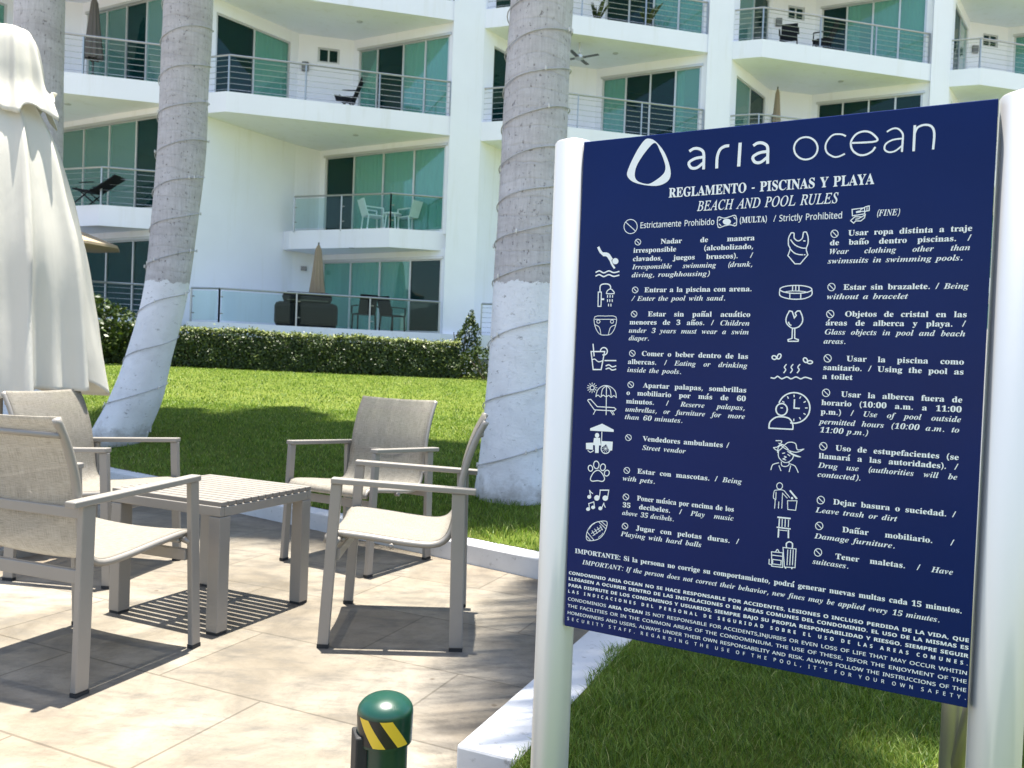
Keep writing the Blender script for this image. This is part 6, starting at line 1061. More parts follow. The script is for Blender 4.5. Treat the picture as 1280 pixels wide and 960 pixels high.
    ('diver_pictogram', 'l', 2.95, [37.9,700.8,39.2,701.5,41.0,702.5,43.1,703.3,45.3,703.6,47.5,702.9,49.8,701.5,52.2,700.2,54.7,699.5,57.2,700.1,59.8,701.3,62.4,702.6,65.1,703.2,67.7,702.7,70.3,701.5,73.0,700.3,75.6,699.6,78.6,699.8,81.9,700.5,84.7,701.3,86.7,701.8]),
    ('shower_pictogram', 'c', 2.21, [44.5,669.4,51.1,669.3,51.5,641.4,45.1,641.4]),
    ('shower_pictogram', 'l', 3.92, [52.6,655.3,56.8,655.3]),
    ('shower_pictogram', 'l', 2.7, [48.2,669.8,48.0,673.0,47.7,677.4,48.1,681.1,49.4,683.0,51.3,684.2,53.8,684.9,57.2,685.3,61.0,685.2,64.3,684.7,66.7,683.8,68.5,682.4,69.7,680.7,70.2,678.7,70.0,676.3,69.9,674.7]),
    ('shower_pictogram', 'l', 2.2, [61.8,666.2,62.2,668.7,63.4,671.6,66.4,674.1,69.9,675.4,73.1,674.0,75.7,671.4,78.2,668.5,78.0,666.1,70.0,665.8,61.8,666.2]),
    ('shower_pictogram', 'l', 2.19, [64.5,663.0,64.6,658.7]),
    ('shower_pictogram', 'l', 2.19, [69.7,663.0,69.9,658.6]),
    ('shower_pictogram', 'l', 2.19, [75.0,662.9,75.1,658.6]),
    ('shower_pictogram', 'l', 2.2, [64.8,654.8,64.9,650.4]),
    ('shower_pictogram', 'l', 2.19, [69.5,654.7,69.6,650.3]),
    ('shower_pictogram', 'l', 2.19, [74.7,654.7,74.8,650.3]),
    ('shower_pictogram', 'l', 2.19, [67.4,646.0,67.5,641.6]),
    ('shower_pictogram', 'l', 2.19, [72.4,645.9,72.5,641.6]),
    ('diaper_pictogram', 'c', 1.48, [39.4,620.8,45.1,622.6,53.3,622.6,61.6,622.3,69.7,622.7,77.9,622.7,83.6,620.9,85.5,616.1,85.0,609.4,83.6,603.0,81.6,597.2,78.7,591.8,75.2,587.8,71.2,585.8,66.6,585.2,62.2,585.2,58.1,585.1,54.0,585.6,50.2,587.5,46.5,591.4,43.0,596.8,40.5,602.6,38.6,609.0,37.7,615.8]),
    ('diaper_pictogram', 'l', 1.48, [39.5,615.8,83.7,616.1]),
    ('diaper_pictogram', 'l', 1.48, [40.4,605.0,42.2,604.4,44.9,603.5,47.6,602.1,49.8,600.2,51.3,597.1,52.4,593.2,53.1,589.4,53.7,586.8]),
    ('diaper_pictogram', 'l', 1.46, [84.1,605.4,82.0,604.7,79.1,603.8,76.0,602.4,73.5,600.4,72.0,597.2,70.9,593.0,70.1,589.0,69.5,586.2]),
    ('diaper_pictogram', 'c', 1.47, [50.8,611.5,50.7,610.5,50.2,609.6,49.5,608.9,48.5,608.4,47.5,608.3,46.4,608.4,45.4,608.9,44.6,609.6,44.1,610.5,43.9,611.4,44.0,612.4,44.5,613.3,45.3,614.0,46.2,614.5,47.3,614.7,48.3,614.5,49.3,614.1,50.1,613.4,50.6,612.5]),
    ('diaper_pictogram', 'c', 1.46, [79.4,611.7,79.3,610.7,78.9,609.8,78.1,609.1,77.2,608.7,76.2,608.5,75.1,608.6,74.1,609.1,73.4,609.8,72.9,610.7,72.7,611.6,72.8,612.6,73.3,613.5,74.0,614.2,74.9,614.7,76.0,614.8,77.0,614.7,78.0,614.2,78.7,613.5,79.3,612.6]),
    ('drink_pictogram', 'c', 2.72, [34.5,552.2,63.2,552.9,57.4,517.4,40.4,516.8]),
    ('drink_pictogram', 'l', 2.71, [38.0,567.1,41.2,543.5]),
    ('drink_pictogram', 'l', 2.22, [37.1,535.5,38.5,536.3,40.6,537.4,42.9,537.6,45.4,536.1,48.2,533.8,51.1,532.4,54.5,532.8,58.1,534.2,60.6,535.2]),
    ('drink_pictogram', 'l', 2.7, [54.2,554.4,54.8,556.4,56.0,558.2,57.6,559.6,59.5,560.4,61.6,560.7,63.7,560.3,65.6,559.4,67.2,558.0,68.3,556.2,68.9,554.2,68.8,552.1,68.2,550.1,67.0,548.3,65.4,547.0,63.4,546.2,61.3,546.0,59.3,546.4]),
    ('drink_pictogram', 'l', 2.69, [64.2,535.3,87.8,535.9]),
    ('drink_pictogram', 'l', 2.69, [67.2,525.1,68.9,525.8,71.3,526.9,73.7,527.2,75.9,526.2,78.1,524.5,80.4,523.5,83.2,523.9,86.1,524.9,88.1,525.7]),
    ('drink_pictogram', 'l', 2.69, [67.4,518.7,69.1,519.5,71.5,520.5,73.9,520.9,76.1,519.9,78.3,518.2,80.6,517.2,83.4,517.6,86.3,518.6,88.3,519.4]),
    ('lounger_pictogram', 'c', 1.97, [44.4,480.9,44.3,479.6,43.6,478.4,42.7,477.4,41.4,476.8,40.0,476.5,38.6,476.6,37.3,477.2,36.3,478.1,35.6,479.2,35.3,480.5,35.5,481.8,36.1,483.0,37.1,484.0,38.4,484.6,39.8,484.9,41.2,484.7,42.5,484.2,43.5,483.3,44.2,482.2]),
    ('lounger_pictogram', 'l', 1.48, [46.6,481.0,50.6,481.2]),
    ('lounger_pictogram', 'l', 1.48, [45.8,477.9,49.3,476.2]),
    ('lounger_pictogram', 'l', 1.48, [43.4,475.5,45.5,472.4]),
    ('lounger_pictogram', 'l', 1.48, [40.1,474.5,40.2,470.8]),
    ('lounger_pictogram', 'l', 1.48, [36.7,475.2,34.8,471.9]),
    ('lounger_pictogram', 'l', 1.49, [34.2,477.3,30.8,475.3]),
    ('lounger_pictogram', 'l', 1.49, [33.2,480.4,29.2,480.2]),
    ('lounger_pictogram', 'l', 1.48, [34.0,483.5,30.4,485.2]),
    ('lounger_pictogram', 'l', 1.48, [36.4,485.9,34.3,489.0]),
    ('lounger_pictogram', 'l', 1.48, [39.7,486.9,39.6,490.6]),
    ('lounger_pictogram', 'l', 1.48, [43.1,486.2,45.0,489.5]),
    ('lounger_pictogram', 'l', 1.48, [45.6,484.0,49.0,486.0]),
    ('lounger_pictogram', 'l', 1.73, [48.5,463.3,48.9,465.8,49.4,469.3,50.3,473.1,51.5,476.3,53.3,478.8,55.6,481.1,58.1,483.1,60.5,484.6,62.9,485.6,65.2,486.2,67.6,486.5,70.0,486.5,72.5,486.2,75.2,485.7,77.8,484.9,80.3,483.7,82.8,482.2,85.2,480.2,87.4,478.0,89.2,475.6,90.3,472.7,91.0,469.3,91.3,466.2,91.6,464.0]),
    ('lounger_pictogram', 'l', 1.73, [48.5,463.3,49.6,464.5,51.3,466.2,53.1,467.0,54.9,466.0,56.7,464.2,58.6,463.3,60.3,464.4,61.9,466.4,63.7,467.5,65.8,466.8,68.0,465.2,70.2,464.4,72.0,465.3,73.8,466.8,75.6,467.6,77.4,466.6,79.2,464.9,80.9,464.0,82.6,464.9,84.3,466.7,86.0,467.6,88.1,466.8,90.2,465.2,91.6,464.0]),
    ('lounger_pictogram', 'l', 1.96, [70.0,486.5,71.8,429.2]),
    ('lounger_pictogram', 'l', 1.72, [59.8,465.6,60.1,468.2,60.4,472.0,61.0,476.0,62.0,479.2,63.8,481.6,66.2,483.5,68.4,484.9,70.0,486.0]),
    ('lounger_pictogram', 'l', 1.71, [80.9,465.9,80.4,468.6,79.8,472.6,79.0,476.7,77.8,480.0,76.0,482.2,73.7,483.8,71.5,485.1,70.0,486.0]),
    ('lounger_pictogram', 'c', 1.98, [31.6,455.0,46.6,437.5,88.3,438.0,91.8,441.6,88.1,444.3,52.5,444.3,37.9,457.8,32.6,457.1]),
    ('lounger_pictogram', 'l', 1.73, [49.3,437.2,44.7,428.5]),
    ('lounger_pictogram', 'l', 1.71, [80.5,437.5,86.4,430.1]),
    ('lounger_pictogram', 'l', 1.71, [84.4,437.8,89.0,430.7]),
    ('vendor_pictogram', 'p', 0, [39.2,400.4,64.2,411.5,88.9,401.4,89.0,397.0,39.3,396.0]),
    ('vendor_pictogram', 'l', 1.97, [64.4,395.7,64.7,368.7]),
    ('vendor_pictogram', 'p', 0, [59.1,388.0,58.7,385.8,57.5,384.0,55.7,382.9,53.7,382.8,51.9,383.6,50.5,385.2,50.0,387.3,50.4,389.5,51.6,391.3,53.4,392.4,55.4,392.5,57.2,391.7,58.5,390.1]),
    ('vendor_pictogram', 'p', 0, [48.3,382.2,61.1,383.2,63.6,368.6,59.4,368.3,59.3,353.4,51.9,352.8,50.9,367.6,46.6,368.2]),
    ('vendor_pictogram', 'p', 0, [31.5,371.0,46.7,372.7,47.2,358.6,32.4,358.7]),
    ('vendor_pictogram', 'p', 0, [63.9,377.2,88.1,377.9,87.6,360.7,81.6,359.7,74.6,371.9,64.3,363.7]),
    ('vendor_pictogram', 'c', 2.2, [83.3,363.8,83.1,361.3,82.2,359.0,80.7,357.0,78.8,355.3,76.6,354.2,74.2,353.7,71.7,353.8,69.4,354.5,67.4,355.9,65.8,357.7,64.8,359.9,64.4,362.2,64.6,364.7,65.5,367.0,67.0,369.1,68.9,370.7,71.1,371.8,73.6,372.3,76.0,372.2,78.3,371.4,80.3,370.1,81.9,368.3,82.9,366.1]),
    ('vendor_pictogram', 'l', 0.74, [66.0,362.4,81.7,363.6]),
    ('vendor_pictogram', 'l', 0.74, [67.3,366.8,80.4,359.2]),
    ('vendor_pictogram', 'l', 0.74, [71.2,369.8,76.5,356.2]),
    ('vendor_pictogram', 'l', 0.74, [76.1,370.2,71.6,355.8]),
    ('vendor_pictogram', 'l', 0.73, [80.1,367.8,67.6,358.2]),
    ('vendor_pictogram', 'l', 1.98, [36.5,356.5,37.9,355.4,39.9,353.9,42.0,353.2,44.3,354.3,46.8,356.1,48.5,357.5]),
    ('paw_pictogram', 'c', 2.18, [47.9,322.9,48.1,321.1,47.8,319.3,47.1,317.8,46.0,316.6,44.6,316.0,43.1,315.9,41.6,316.4,40.3,317.4,39.3,318.8,38.7,320.5,38.5,322.4,38.8,324.1,39.5,325.7,40.7,326.8,42.0,327.5,43.5,327.5,45.0,327.0,46.3,326.0,47.3,324.6]),
    ('paw_pictogram', 'c', 2.17, [61.2,330.5,61.2,328.2,60.6,326.0,59.6,324.1,58.1,322.8,56.4,322.2,54.6,322.2,52.9,323.0,51.4,324.4,50.3,326.3,49.8,328.6,49.8,330.9,50.3,333.1,51.4,335.0,52.8,336.3,54.5,337.0,56.3,336.9,58.1,336.1,59.5,334.7,60.6,332.8]),
    ('paw_pictogram', 'c', 2.16, [74.8,325.9,74.3,323.8,73.3,322.0,72.0,320.6,70.4,319.7,68.8,319.4,67.2,319.8,65.9,320.8,64.9,322.3,64.3,324.2,64.3,326.3,64.8,328.4,65.8,330.2,67.1,331.6,68.7,332.5,70.4,332.8,71.9,332.4,73.3,331.4,74.3,329.9,74.8,328.0]),
    ('paw_pictogram', 'c', 2.15, [83.1,314.4,82.3,312.6,81.0,311.2,79.6,310.2,77.9,309.7,76.4,309.8,75.0,310.4,73.9,311.6,73.3,313.1,73.2,314.8,73.6,316.7,74.4,318.4,75.6,319.8,77.1,320.8,78.7,321.3,80.3,321.2,81.7,320.6,82.7,319.5,83.4,317.9,83.5,316.2]),
    ('paw_pictogram', 'c', 2.17, [58.8,319.2,60.7,319.2,62.6,318.8,64.4,317.8,66.3,316.3,68.5,314.0,70.9,311.0,72.9,307.9,74.0,305.3,74.1,303.1,73.4,301.2,72.1,299.7,70.4,298.6,68.2,298.2,65.4,298.4,62.4,298.7,59.4,298.7,56.3,298.2,53.1,297.4,50.1,296.8,47.7,296.7,46.1,297.4,44.9,298.5,44.3,300.0,44.4,302.0,45.2,304.6,46.7,307.9,48.5,311.2,50.4,313.8,52.4,315.8,54.5,317.4,56.7,318.6]),
    ('music_pictogram', 'p', 0, [47.6,265.4,47.3,263.7,46.1,262.2,44.4,261.3,42.5,261.1,40.8,261.7,39.5,262.8,39.1,264.4,39.4,266.1,40.6,267.5,42.3,268.5,44.2,268.7,45.9,268.1,47.2,266.9]),
    ('music_pictogram', 'l', 1.98, [46.3,265.8,43.4,278.4]),
    ('music_pictogram', 'l', 1.98, [43.4,278.0,44.3,277.0,45.6,275.6,46.9,274.4,48.2,273.6,49.5,272.9,50.4,272.4]),
    ('music_pictogram', 'p', 0, [65.3,265.3,64.9,262.9,63.3,260.8,61.1,259.4,58.5,259.2,56.2,260.0,54.5,261.7,53.9,264.1,54.4,266.5,55.9,268.6,58.2,269.9,60.7,270.2,63.1,269.4,64.7,267.6]),
    ('music_pictogram', 'p', 0, [83.2,266.9,82.7,264.5,81.2,262.5,78.8,261.2,76.2,260.9,73.8,261.7,72.1,263.4,71.5,265.6,72.0,268.0,73.6,270.0,75.9,271.3,78.5,271.5,80.9,270.8,82.6,269.1]),
    ('music_pictogram', 'l', 1.97, [64.7,265.2,66.3,281.2]),
    ('music_pictogram', 'l', 1.96, [82.0,266.7,84.0,282.3]),
    ('music_pictogram', 'l', 2.56, [65.5,280.7,84.4,282.7]),
    ('music_pictogram', 'p', 0, [46.3,241.0,45.9,239.4,44.7,238.0,43.0,237.1,41.1,236.9,39.4,237.4,38.2,238.5,37.7,240.0,38.1,241.6,39.2,242.9,40.9,243.8,42.8,244.1,44.6,243.6,45.8,242.5]),
    ('music_pictogram', 'p', 0, [56.8,245.8,56.4,244.2,55.3,242.8,53.6,241.9,51.7,241.7,50.0,242.2,48.8,243.3,48.3,244.8,48.7,246.4,49.8,247.7,51.5,248.6,53.4,248.8,55.1,248.3,56.3,247.2]),
    ('music_pictogram', 'l', 1.98, [45.0,241.2,42.9,252.1]),
    ('music_pictogram', 'l', 1.98, [55.5,246.0,53.5,256.9]),
    ('music_pictogram', 'l', 1.98, [42.5,251.3,53.9,256.5]),
    ('music_pictogram', 'p', 0, [72.1,245.5,71.7,243.9,70.6,242.4,68.9,241.5,67.1,241.3,65.3,241.8,64.1,243.0,63.7,244.6,64.0,246.2,65.2,247.7,66.8,248.6,68.7,248.8,70.4,248.3,71.6,247.1]),
    ('music_pictogram', 'l', 1.97, [70.8,246.2,74.7,256.5]),
    ('music_pictogram', 'l', 1.97, [74.7,256.5,74.9,255.4,75.2,253.8,75.7,252.3,76.6,250.8,77.6,249.3,78.3,248.2]),
    ('ball_pictogram', 'c', 1.57, [80.9,221.4,83.0,219.8,83.6,217.0,83.2,213.4,82.5,209.7,81.5,205.8,79.8,201.3,77.8,196.9,75.4,193.1,72.9,189.8,70.0,187.0,66.7,184.5,63.0,182.5,58.4,180.7,52.9,179.2,47.7,178.4,43.9,178.5,41.8,179.9,40.7,182.3,40.5,185.3,40.6,188.5,41.0,191.8,41.9,195.6,43.4,199.4,45.3,203.0,47.6,206.5,50.4,209.8,53.7,212.9,57.7,215.5,63.3,217.9,70.0,220.0,76.4,221.3]),
    ('ball_pictogram', 'l', 1.58, [65.3,218.3,80.9,206.6]),
    ('ball_pictogram', 'l', 1.58, [70.4,220.1,81.6,212.4]),
    ('ball_pictogram', 'l', 1.59, [42.5,194.7,56.7,181.0]),
    ('ball_pictogram', 'l', 1.59, [41.0,187.3,49.5,179.7]),
    ('ball_pictogram', 'l', 1.19, [46.6,201.6,47.8,203.9,49.6,207.0,51.5,209.8,53.7,211.7,56.1,213.2,57.8,214.1]),
    ('ball_pictogram', 'l', 1.18, [66.1,187.5,67.8,188.8,70.2,190.8,72.3,192.6,73.6,194.4,74.6,196.2,75.3,197.4]),
    ('ball_pictogram', 'l', 1.19, [50.8,193.0,72.0,208.8]),
    ('ball_pictogram', 'l', 1.19, [54.3,189.1,73.0,204.2]),
    ('ball_pictogram', 'l', 1.58, [52.3,199.1,58.5,191.2]),
    ('ball_pictogram', 'l', 1.58, [57.7,203.2,63.9,195.3]),
    ('ball_pictogram', 'l', 1.58, [63.1,207.3,69.3,199.4]),
    ('ball_pictogram', 'l', 1.58, [68.5,211.3,74.7,203.4]),
    ('swimsuit_pictogram', 'l', 2.1, [405.2,769.7,404.1,767.4,402.5,764.1,401.4,760.5,401.2,756.7,401.4,752.5,401.8,748.9,402.9,746.3,404.4,744.3,405.0,741.8,404.2,737.8,402.7,733.4,401.6,730.2]),
    ('swimsuit_pictogram', 'l', 2.1, [401.6,730.2,414.2,715.4,423.2,715.2,435.1,730.5]),
    ('swimsuit_pictogram', 'l', 2.08, [435.1,730.5,434.0,733.2,432.6,737.1,431.9,740.8,432.4,743.8,433.6,746.8,434.4,749.9,434.6,753.7,434.5,757.8,434.0,761.5,433.1,764.8,431.9,767.8,431.1,769.9]),
    ('swimsuit_pictogram', 'l', 2.1, [405.2,769.7,406.2,769.8,407.6,769.9,409.1,769.8,410.2,769.0,410.6,767.3,410.5,764.8,410.6,762.3,411.1,760.1,412.5,758.4,414.2,756.8,416.2,755.7,418.0,755.2,419.8,755.5,421.6,756.5,423.3,757.9,424.6,759.6,425.2,761.9,425.5,764.9,425.7,767.7,426.2,769.7,427.3,770.4,428.8,770.4,430.1,770.1,431.1,769.9]),
    ('swimsuit_pictogram', 'l', 2.1, [405.2,757.6,407.0,755.1,409.6,751.6,412.7,748.5,416.3,746.2,420.4,744.3,424.0,742.9,427.1,742.3,429.8,742.2,431.6,742.2]),
    ('swimsuit_pictogram', 'l', 2.1, [405.0,741.8,406.8,739.8,409.4,736.9,412.0,734.6,414.6,733.1,417.4,732.2,420.0,731.5,422.5,731.1,425.0,730.9,426.7,730.8]),
    ('swimsuit_pictogram', 'l', 2.08, [426.7,754.9,429.8,754.7]),
    ('swimsuit_pictogram', 'l', 2.08, [428.9,730.8,430.7,730.7]),
    ('bracelet_pictogram', 'c', 2.08, [444.4,670.4,443.9,669.0,442.2,667.6,439.5,666.4,435.8,665.4,431.4,664.6,426.3,664.0,420.8,663.8,415.2,663.8,409.7,664.2,404.5,664.9,399.9,665.8,396.0,666.9,393.1,668.2,391.3,669.6,390.6,671.1,391.2,672.6,392.9,673.9,395.7,675.2,399.5,676.2,404.1,677.0,409.2,677.5,414.7,677.7,420.4,677.7,425.8,677.3,431.0,676.6,435.5,675.7,439.2,674.6,442.1,673.3,443.8,671.9]),
    ('bracelet_pictogram', 'l', 2.11, [390.7,670.6,390.5,668.7,390.2,665.8,390.3,662.8,391.2,660.3,393.4,658.5,396.5,657.1,399.9,656.0,403.5,655.1,407.0,654.3,410.7,653.9,414.5,653.6,418.4,653.5,422.3,653.6,426.3,653.7,430.2,654.1,433.7,654.8,437.0,656.0,440.1,657.4,442.7,659.1,444.5,661.0,445.2,663.2,445.1,665.8,444.5,668.3,444.2,670.0]),
    ('bracelet_pictogram', 'l', 1.64, [397.4,665.9,399.0,666.2,401.2,666.7,403.8,667.3,406.4,667.6,409.1,667.9,411.9,668.0,414.8,668.0,417.9,668.0,421.2,667.8,424.8,667.6,428.2,667.2,431.1,666.9,433.5,666.4,435.5,665.9,437.1,665.3,438.2,665.0]),
    ('bracelet_pictogram', 'l', 2.1, [407.9,663.4,408.2,655.0]),
    ('bracelet_pictogram', 'l', 2.09, [426.3,663.2,426.6,654.4]),
    ('bracelet_pictogram', 'l', 2.1, [412.0,676.9,412.3,668.0]),
    ('bracelet_pictogram', 'l', 2.09, [417.3,677.3,417.6,669.4]),
    ('bracelet_pictogram', 'l', 2.09, [422.7,676.7,423.0,668.4]),
    ('glass_pictogram', 'l', 2.34, [408.5,633.1,407.5,630.7,405.9,627.4,404.4,623.7,403.5,620.4,403.3,617.8,403.5,615.4,404.0,613.2,405.0,611.1,406.3,609.1,408.2,607.1,410.2,605.4,412.0,604.1,413.4,603.3,414.8,602.9,416.1,602.7,417.6,602.8,419.5,603.0,421.5,603.5,423.5,604.3,425.4,605.4,427.1,607.1,428.8,609.1,430.2,611.4,431.1,613.6,431.6,615.8,431.6,618.1,431.3,620.5,430.8,622.9,429.9,625.6,428.6,628.6,427.3,631.2,426.4,633.1]),
    ('glass_pictogram', 'l', 2.34, [408.5,633.1,413.3,632.1,417.5,621.0,420.5,625.2,418.5,629.4,422.2,633.1,426.4,633.1]),
    ('glass_pictogram', 'l', 2.34, [407.8,613.5,408.3,612.4,409.0,611.0,409.7,609.7,410.7,608.9,411.8,608.3,412.5,607.9]),
    ('glass_pictogram', 'l', 2.33, [415.0,602.3,415.1,585.0,408.4,582.6,409.0,579.8,425.6,580.1,425.9,582.9,419.6,585.1,419.0,602.3]),
    ('steam_pictogram', 'c', 2.5, [390.1,549.3,389.6,548.4,388.8,547.7,387.8,547.3,386.6,547.2,385.4,547.5,384.3,548.0,383.4,548.8,382.8,549.8,382.5,550.8,382.6,551.8,383.1,552.7,383.9,553.4,385.0,553.8,386.1,553.9,387.3,553.6,388.4,553.1,389.3,552.3,389.9,551.3,390.2,550.3]),
    ('steam_pictogram', 'c', 2.5, [397.2,551.6,396.6,550.3,395.7,549.2,394.7,548.5,393.7,548.3,392.8,548.4,392.0,549.0,391.5,550.0,391.3,551.2,391.5,552.6,391.9,554.0,392.6,555.3,393.5,556.3,394.4,557.0,395.5,557.3,396.4,557.1,397.1,556.5,397.6,555.6,397.8,554.4,397.7,553.0]),
    ('steam_pictogram', 'c', 2.46, [441.7,549.5,442.3,548.3,442.7,547.0,442.7,545.8,442.4,544.8,441.8,544.0,440.9,543.6,439.9,543.5,438.8,543.9,437.7,544.6,436.8,545.6,436.1,546.8,435.8,548.1,435.7,549.3,436.0,550.4,436.7,551.1,437.6,551.5,438.6,551.6,439.7,551.2,440.8,550.5]),
    ('steam_pictogram', 'c', 2.45, [451.1,544.5,450.9,543.6,450.3,542.8,449.4,542.2,448.3,541.8,447.0,541.6,445.7,541.7,444.5,542.1,443.5,542.6,442.9,543.4,442.6,544.2,442.8,545.0,443.4,545.8,444.3,546.4,445.5,546.9,446.8,547.0,448.1,546.9,449.3,546.6,450.2,546.0,450.8,545.3]),
    ('steam_pictogram', 'l', 2.24, [407.6,539.2,406.9,538.2,405.8,536.9,404.9,535.4,404.4,534.1,404.8,533.0,405.7,531.9,406.6,530.8,407.0,529.7,406.5,528.2,405.5,526.6,404.5,525.1,403.8,524.1]),
    ('steam_pictogram', 'l', 2.23, [418.9,539.5,418.2,538.6,417.1,537.3,416.2,535.8,415.7,534.4,416.1,533.3,417.0,532.3,417.9,531.2,418.2,530.1,417.8,528.6,416.8,527.0,415.8,525.5,415.1,524.5]),
    ('steam_pictogram', 'l', 2.23, [430.3,539.9,429.6,539.0,428.5,537.6,427.6,536.2,427.1,534.8,427.5,533.7,428.4,532.7,429.3,531.6,429.7,530.5,429.2,529.0,428.2,527.4,427.2,525.9,426.5,524.9]),
    ('steam_pictogram', 'l', 2.51, [382.2,514.7,384.0,514.4,386.5,513.9,388.8,514.0,390.4,515.2,391.9,516.9,393.6,517.7,395.8,516.6,398.4,514.6,401.0,513.5,403.7,514.4,406.6,516.2,409.3,517.3,411.8,516.5,414.2,514.9,416.6,514.1,419.3,515.1,422.1,516.9,424.9,517.9,427.5,517.1,430.2,515.6,432.8,514.7,435.2,515.6,437.5,517.1,440.3,518.0,444.0,517.3,448.0,516.0,450.9,515.0]),
    ('clock_pictogram', 'l', 2.75, [398.2,471.3,399.8,475.0,401.8,478.5,404.3,481.6,407.3,484.3,410.6,486.6,414.1,488.3,417.9,489.5,421.8,490.2,425.8,490.2,429.6,489.7,433.4,488.6,436.9,487.0,440.2,484.9,443.0,482.3,445.5,479.3,447.5,476.0,449.0,472.4,449.9,468.6,450.3,464.7,450.1,460.8,449.4,456.9,448.1,453.2,446.2,449.7,443.9,446.5,441.2,443.6,438.0,441.2,434.6,439.2,430.9,437.8,427.0,436.9,423.1,436.6,419.2,436.9]),
    ('clock_pictogram', 'c', 2.74, [412.7,460.1,412.5,457.4,411.6,454.8,410.1,452.5,408.2,450.7,405.9,449.5,403.4,449.0,400.9,449.2,398.5,450.1,396.5,451.7,394.9,453.8,393.8,456.3,393.4,459.0,393.6,461.7,394.5,464.3,396.0,466.6,397.9,468.4,400.2,469.5,402.7,470.0,405.2,469.8,407.6,468.9,409.6,467.3,411.2,465.2,412.3,462.8]),
    ('clock_pictogram', 'l', 2.75, [403.4,448.5,403.5,446.0]),
    ('clock_pictogram', 'l', 2.77, [382.8,425.1,382.8,427.1,382.9,430.0,383.2,433.2,384.1,436.0,385.9,438.6,388.3,441.0,390.9,443.3,393.6,444.9,396.2,445.9,398.9,446.5,401.6,446.6,404.5,446.6,407.6,446.5,410.8,446.2,414.0,445.5,416.6,444.4,418.7,442.5,420.5,440.0,421.9,437.3,422.9,434.8,423.5,432.3,423.6,429.7,423.5,427.5,423.5,425.9]),
    ('clock_pictogram', 'l', 2.77, [382.8,425.1,423.5,425.9]),
    ('clock_pictogram', 'l', 2.73, [424.1,478.1,424.1,463.2,433.1,463.2]),
    ('clock_pictogram', 'l', 1.99, [423.2,482.8,423.1,486.3]),
    ('clock_pictogram', 'l', 1.98, [432.8,480.7,434.3,483.8]),
    ('clock_pictogram', 'l', 1.98, [439.9,474.0,442.7,475.9]),
    ('clock_pictogram', 'l', 1.97, [442.8,464.5,446.1,464.7]),
    ('clock_pictogram', 'l', 1.98, [440.6,454.8,443.5,453.2]),
    ('clock_pictogram', 'l', 1.98, [433.9,447.3,435.7,444.4]),
    ('clock_pictogram', 'l', 1.99, [424.5,444.1,424.6,440.6]),
    ('clock_pictogram', 'l', 2.0, [404.7,462.4,401.3,462.2]),
    ('clock_pictogram', 'l', 2.0, [406.9,472.3,403.9,473.8]),
    ('clock_pictogram', 'l', 1.99, [413.7,479.7,411.9,482.7]),
    ('dizzy_person_pictogram', 'l', 1.75, [401.2,385.7,401.1,383.8,400.9,381.2,400.9,378.3,401.6,375.6,403.0,373.3,405.1,371.0,407.4,369.0,409.6,367.6,411.7,366.8,413.9,366.7,416.0,366.9,418.0,367.6,420.0,368.7,421.9,370.3,423.6,372.1,425.0,373.9,425.9,375.9,426.5,378.1,426.9,380.2,427.1,381.6]),
    ('dizzy_person_pictogram', 'l', 1.75, [406.7,367.1,406.8,365.2,407.0,362.6,407.9,360.6,409.8,359.8,412.3,359.5,414.7,359.7,416.7,360.5,418.6,361.8,419.8,363.2,420.2,364.9,419.9,366.8,419.7,368.2]),
    ('dizzy_person_pictogram', 'l', 1.76, [389.4,351.4,389.9,354.1,390.7,357.8,392.3,361.0,395.5,362.9,399.5,364.3,402.4,365.2]),
    ('dizzy_person_pictogram', 'l', 1.74, [421.7,364.9,424.0,364.4,427.2,363.6,430.2,361.9,432.5,358.5,434.6,354.3,436.0,351.2]),
    ('dizzy_person_pictogram', 'l', 1.75, [403.0,360.2,406.7,351.5]),
    ('dizzy_person_pictogram', 'l', 1.74, [422.8,362.0,420.7,351.1]),
    ('dizzy_person_pictogram', 'l', 1.76, [395.7,403.8,398.0,404.0,401.3,404.4,404.4,404.4,405.9,403.6,405.4,401.5,403.5,398.4,401.1,395.3,399.0,393.0,396.9,392.0,394.6,391.7,392.8,391.6,392.3,391.2,393.4,389.9,395.7,388.0,398.6,386.7,401.7,387.0,404.9,389.7,408.4,394.2,412.1,398.8,415.6,401.8,419.2,403.1,422.9,403.3,426.2,402.8,428.8,401.6,430.3,399.3,431.0,396.0,431.5,392.8,432.8,390.7,435.5,390.6,439.1,391.5,442.2,392.6,443.4,392.8,441.9,391.5,438.7,389.3,434.6,387.2,430.5,386.1,426.5,386.3,422.1,387.3,417.6,388.8,413.6,390.4,409.6,392.7,405.6,395.6,402.5,398.1,401.2,399.5,402.6,399.3,406.0,398.0,410.0,396.2,413.5,394.2,416.0,391.8,418.3,388.9,420.7,386.1,423.5,383.7,427.5,382.0,432.3,380.5,436.4,379.4,438.4,378.8,437.4,378.6,434.4,378.8,430.6,379.4,427.2,380.3,424.1,381.8,421.0,383.7,418.1,385.6,416.2,386.9]),
    ('dizzy_person_pictogram', 'l', 1.76, [399.4,383.0,399.5,385.8,399.9,389.8,401.0,393.2,403.3,395.5,406.4,397.2,408.5,398.3]),
    ('dizzy_person_pictogram', 'l', 1.75, [407.9,382.2,411.9,383.5]),
    ('dizzy_person_pictogram', 'l', 1.75, [416.8,381.4,420.8,378.8]),
    ('dizzy_person_pictogram', 'l', 1.75, [411.2,377.5,413.2,377.1,414.6,376.3,411.9,374.4,409.4,372.6,411.5,371.7,414.3,371.2]),
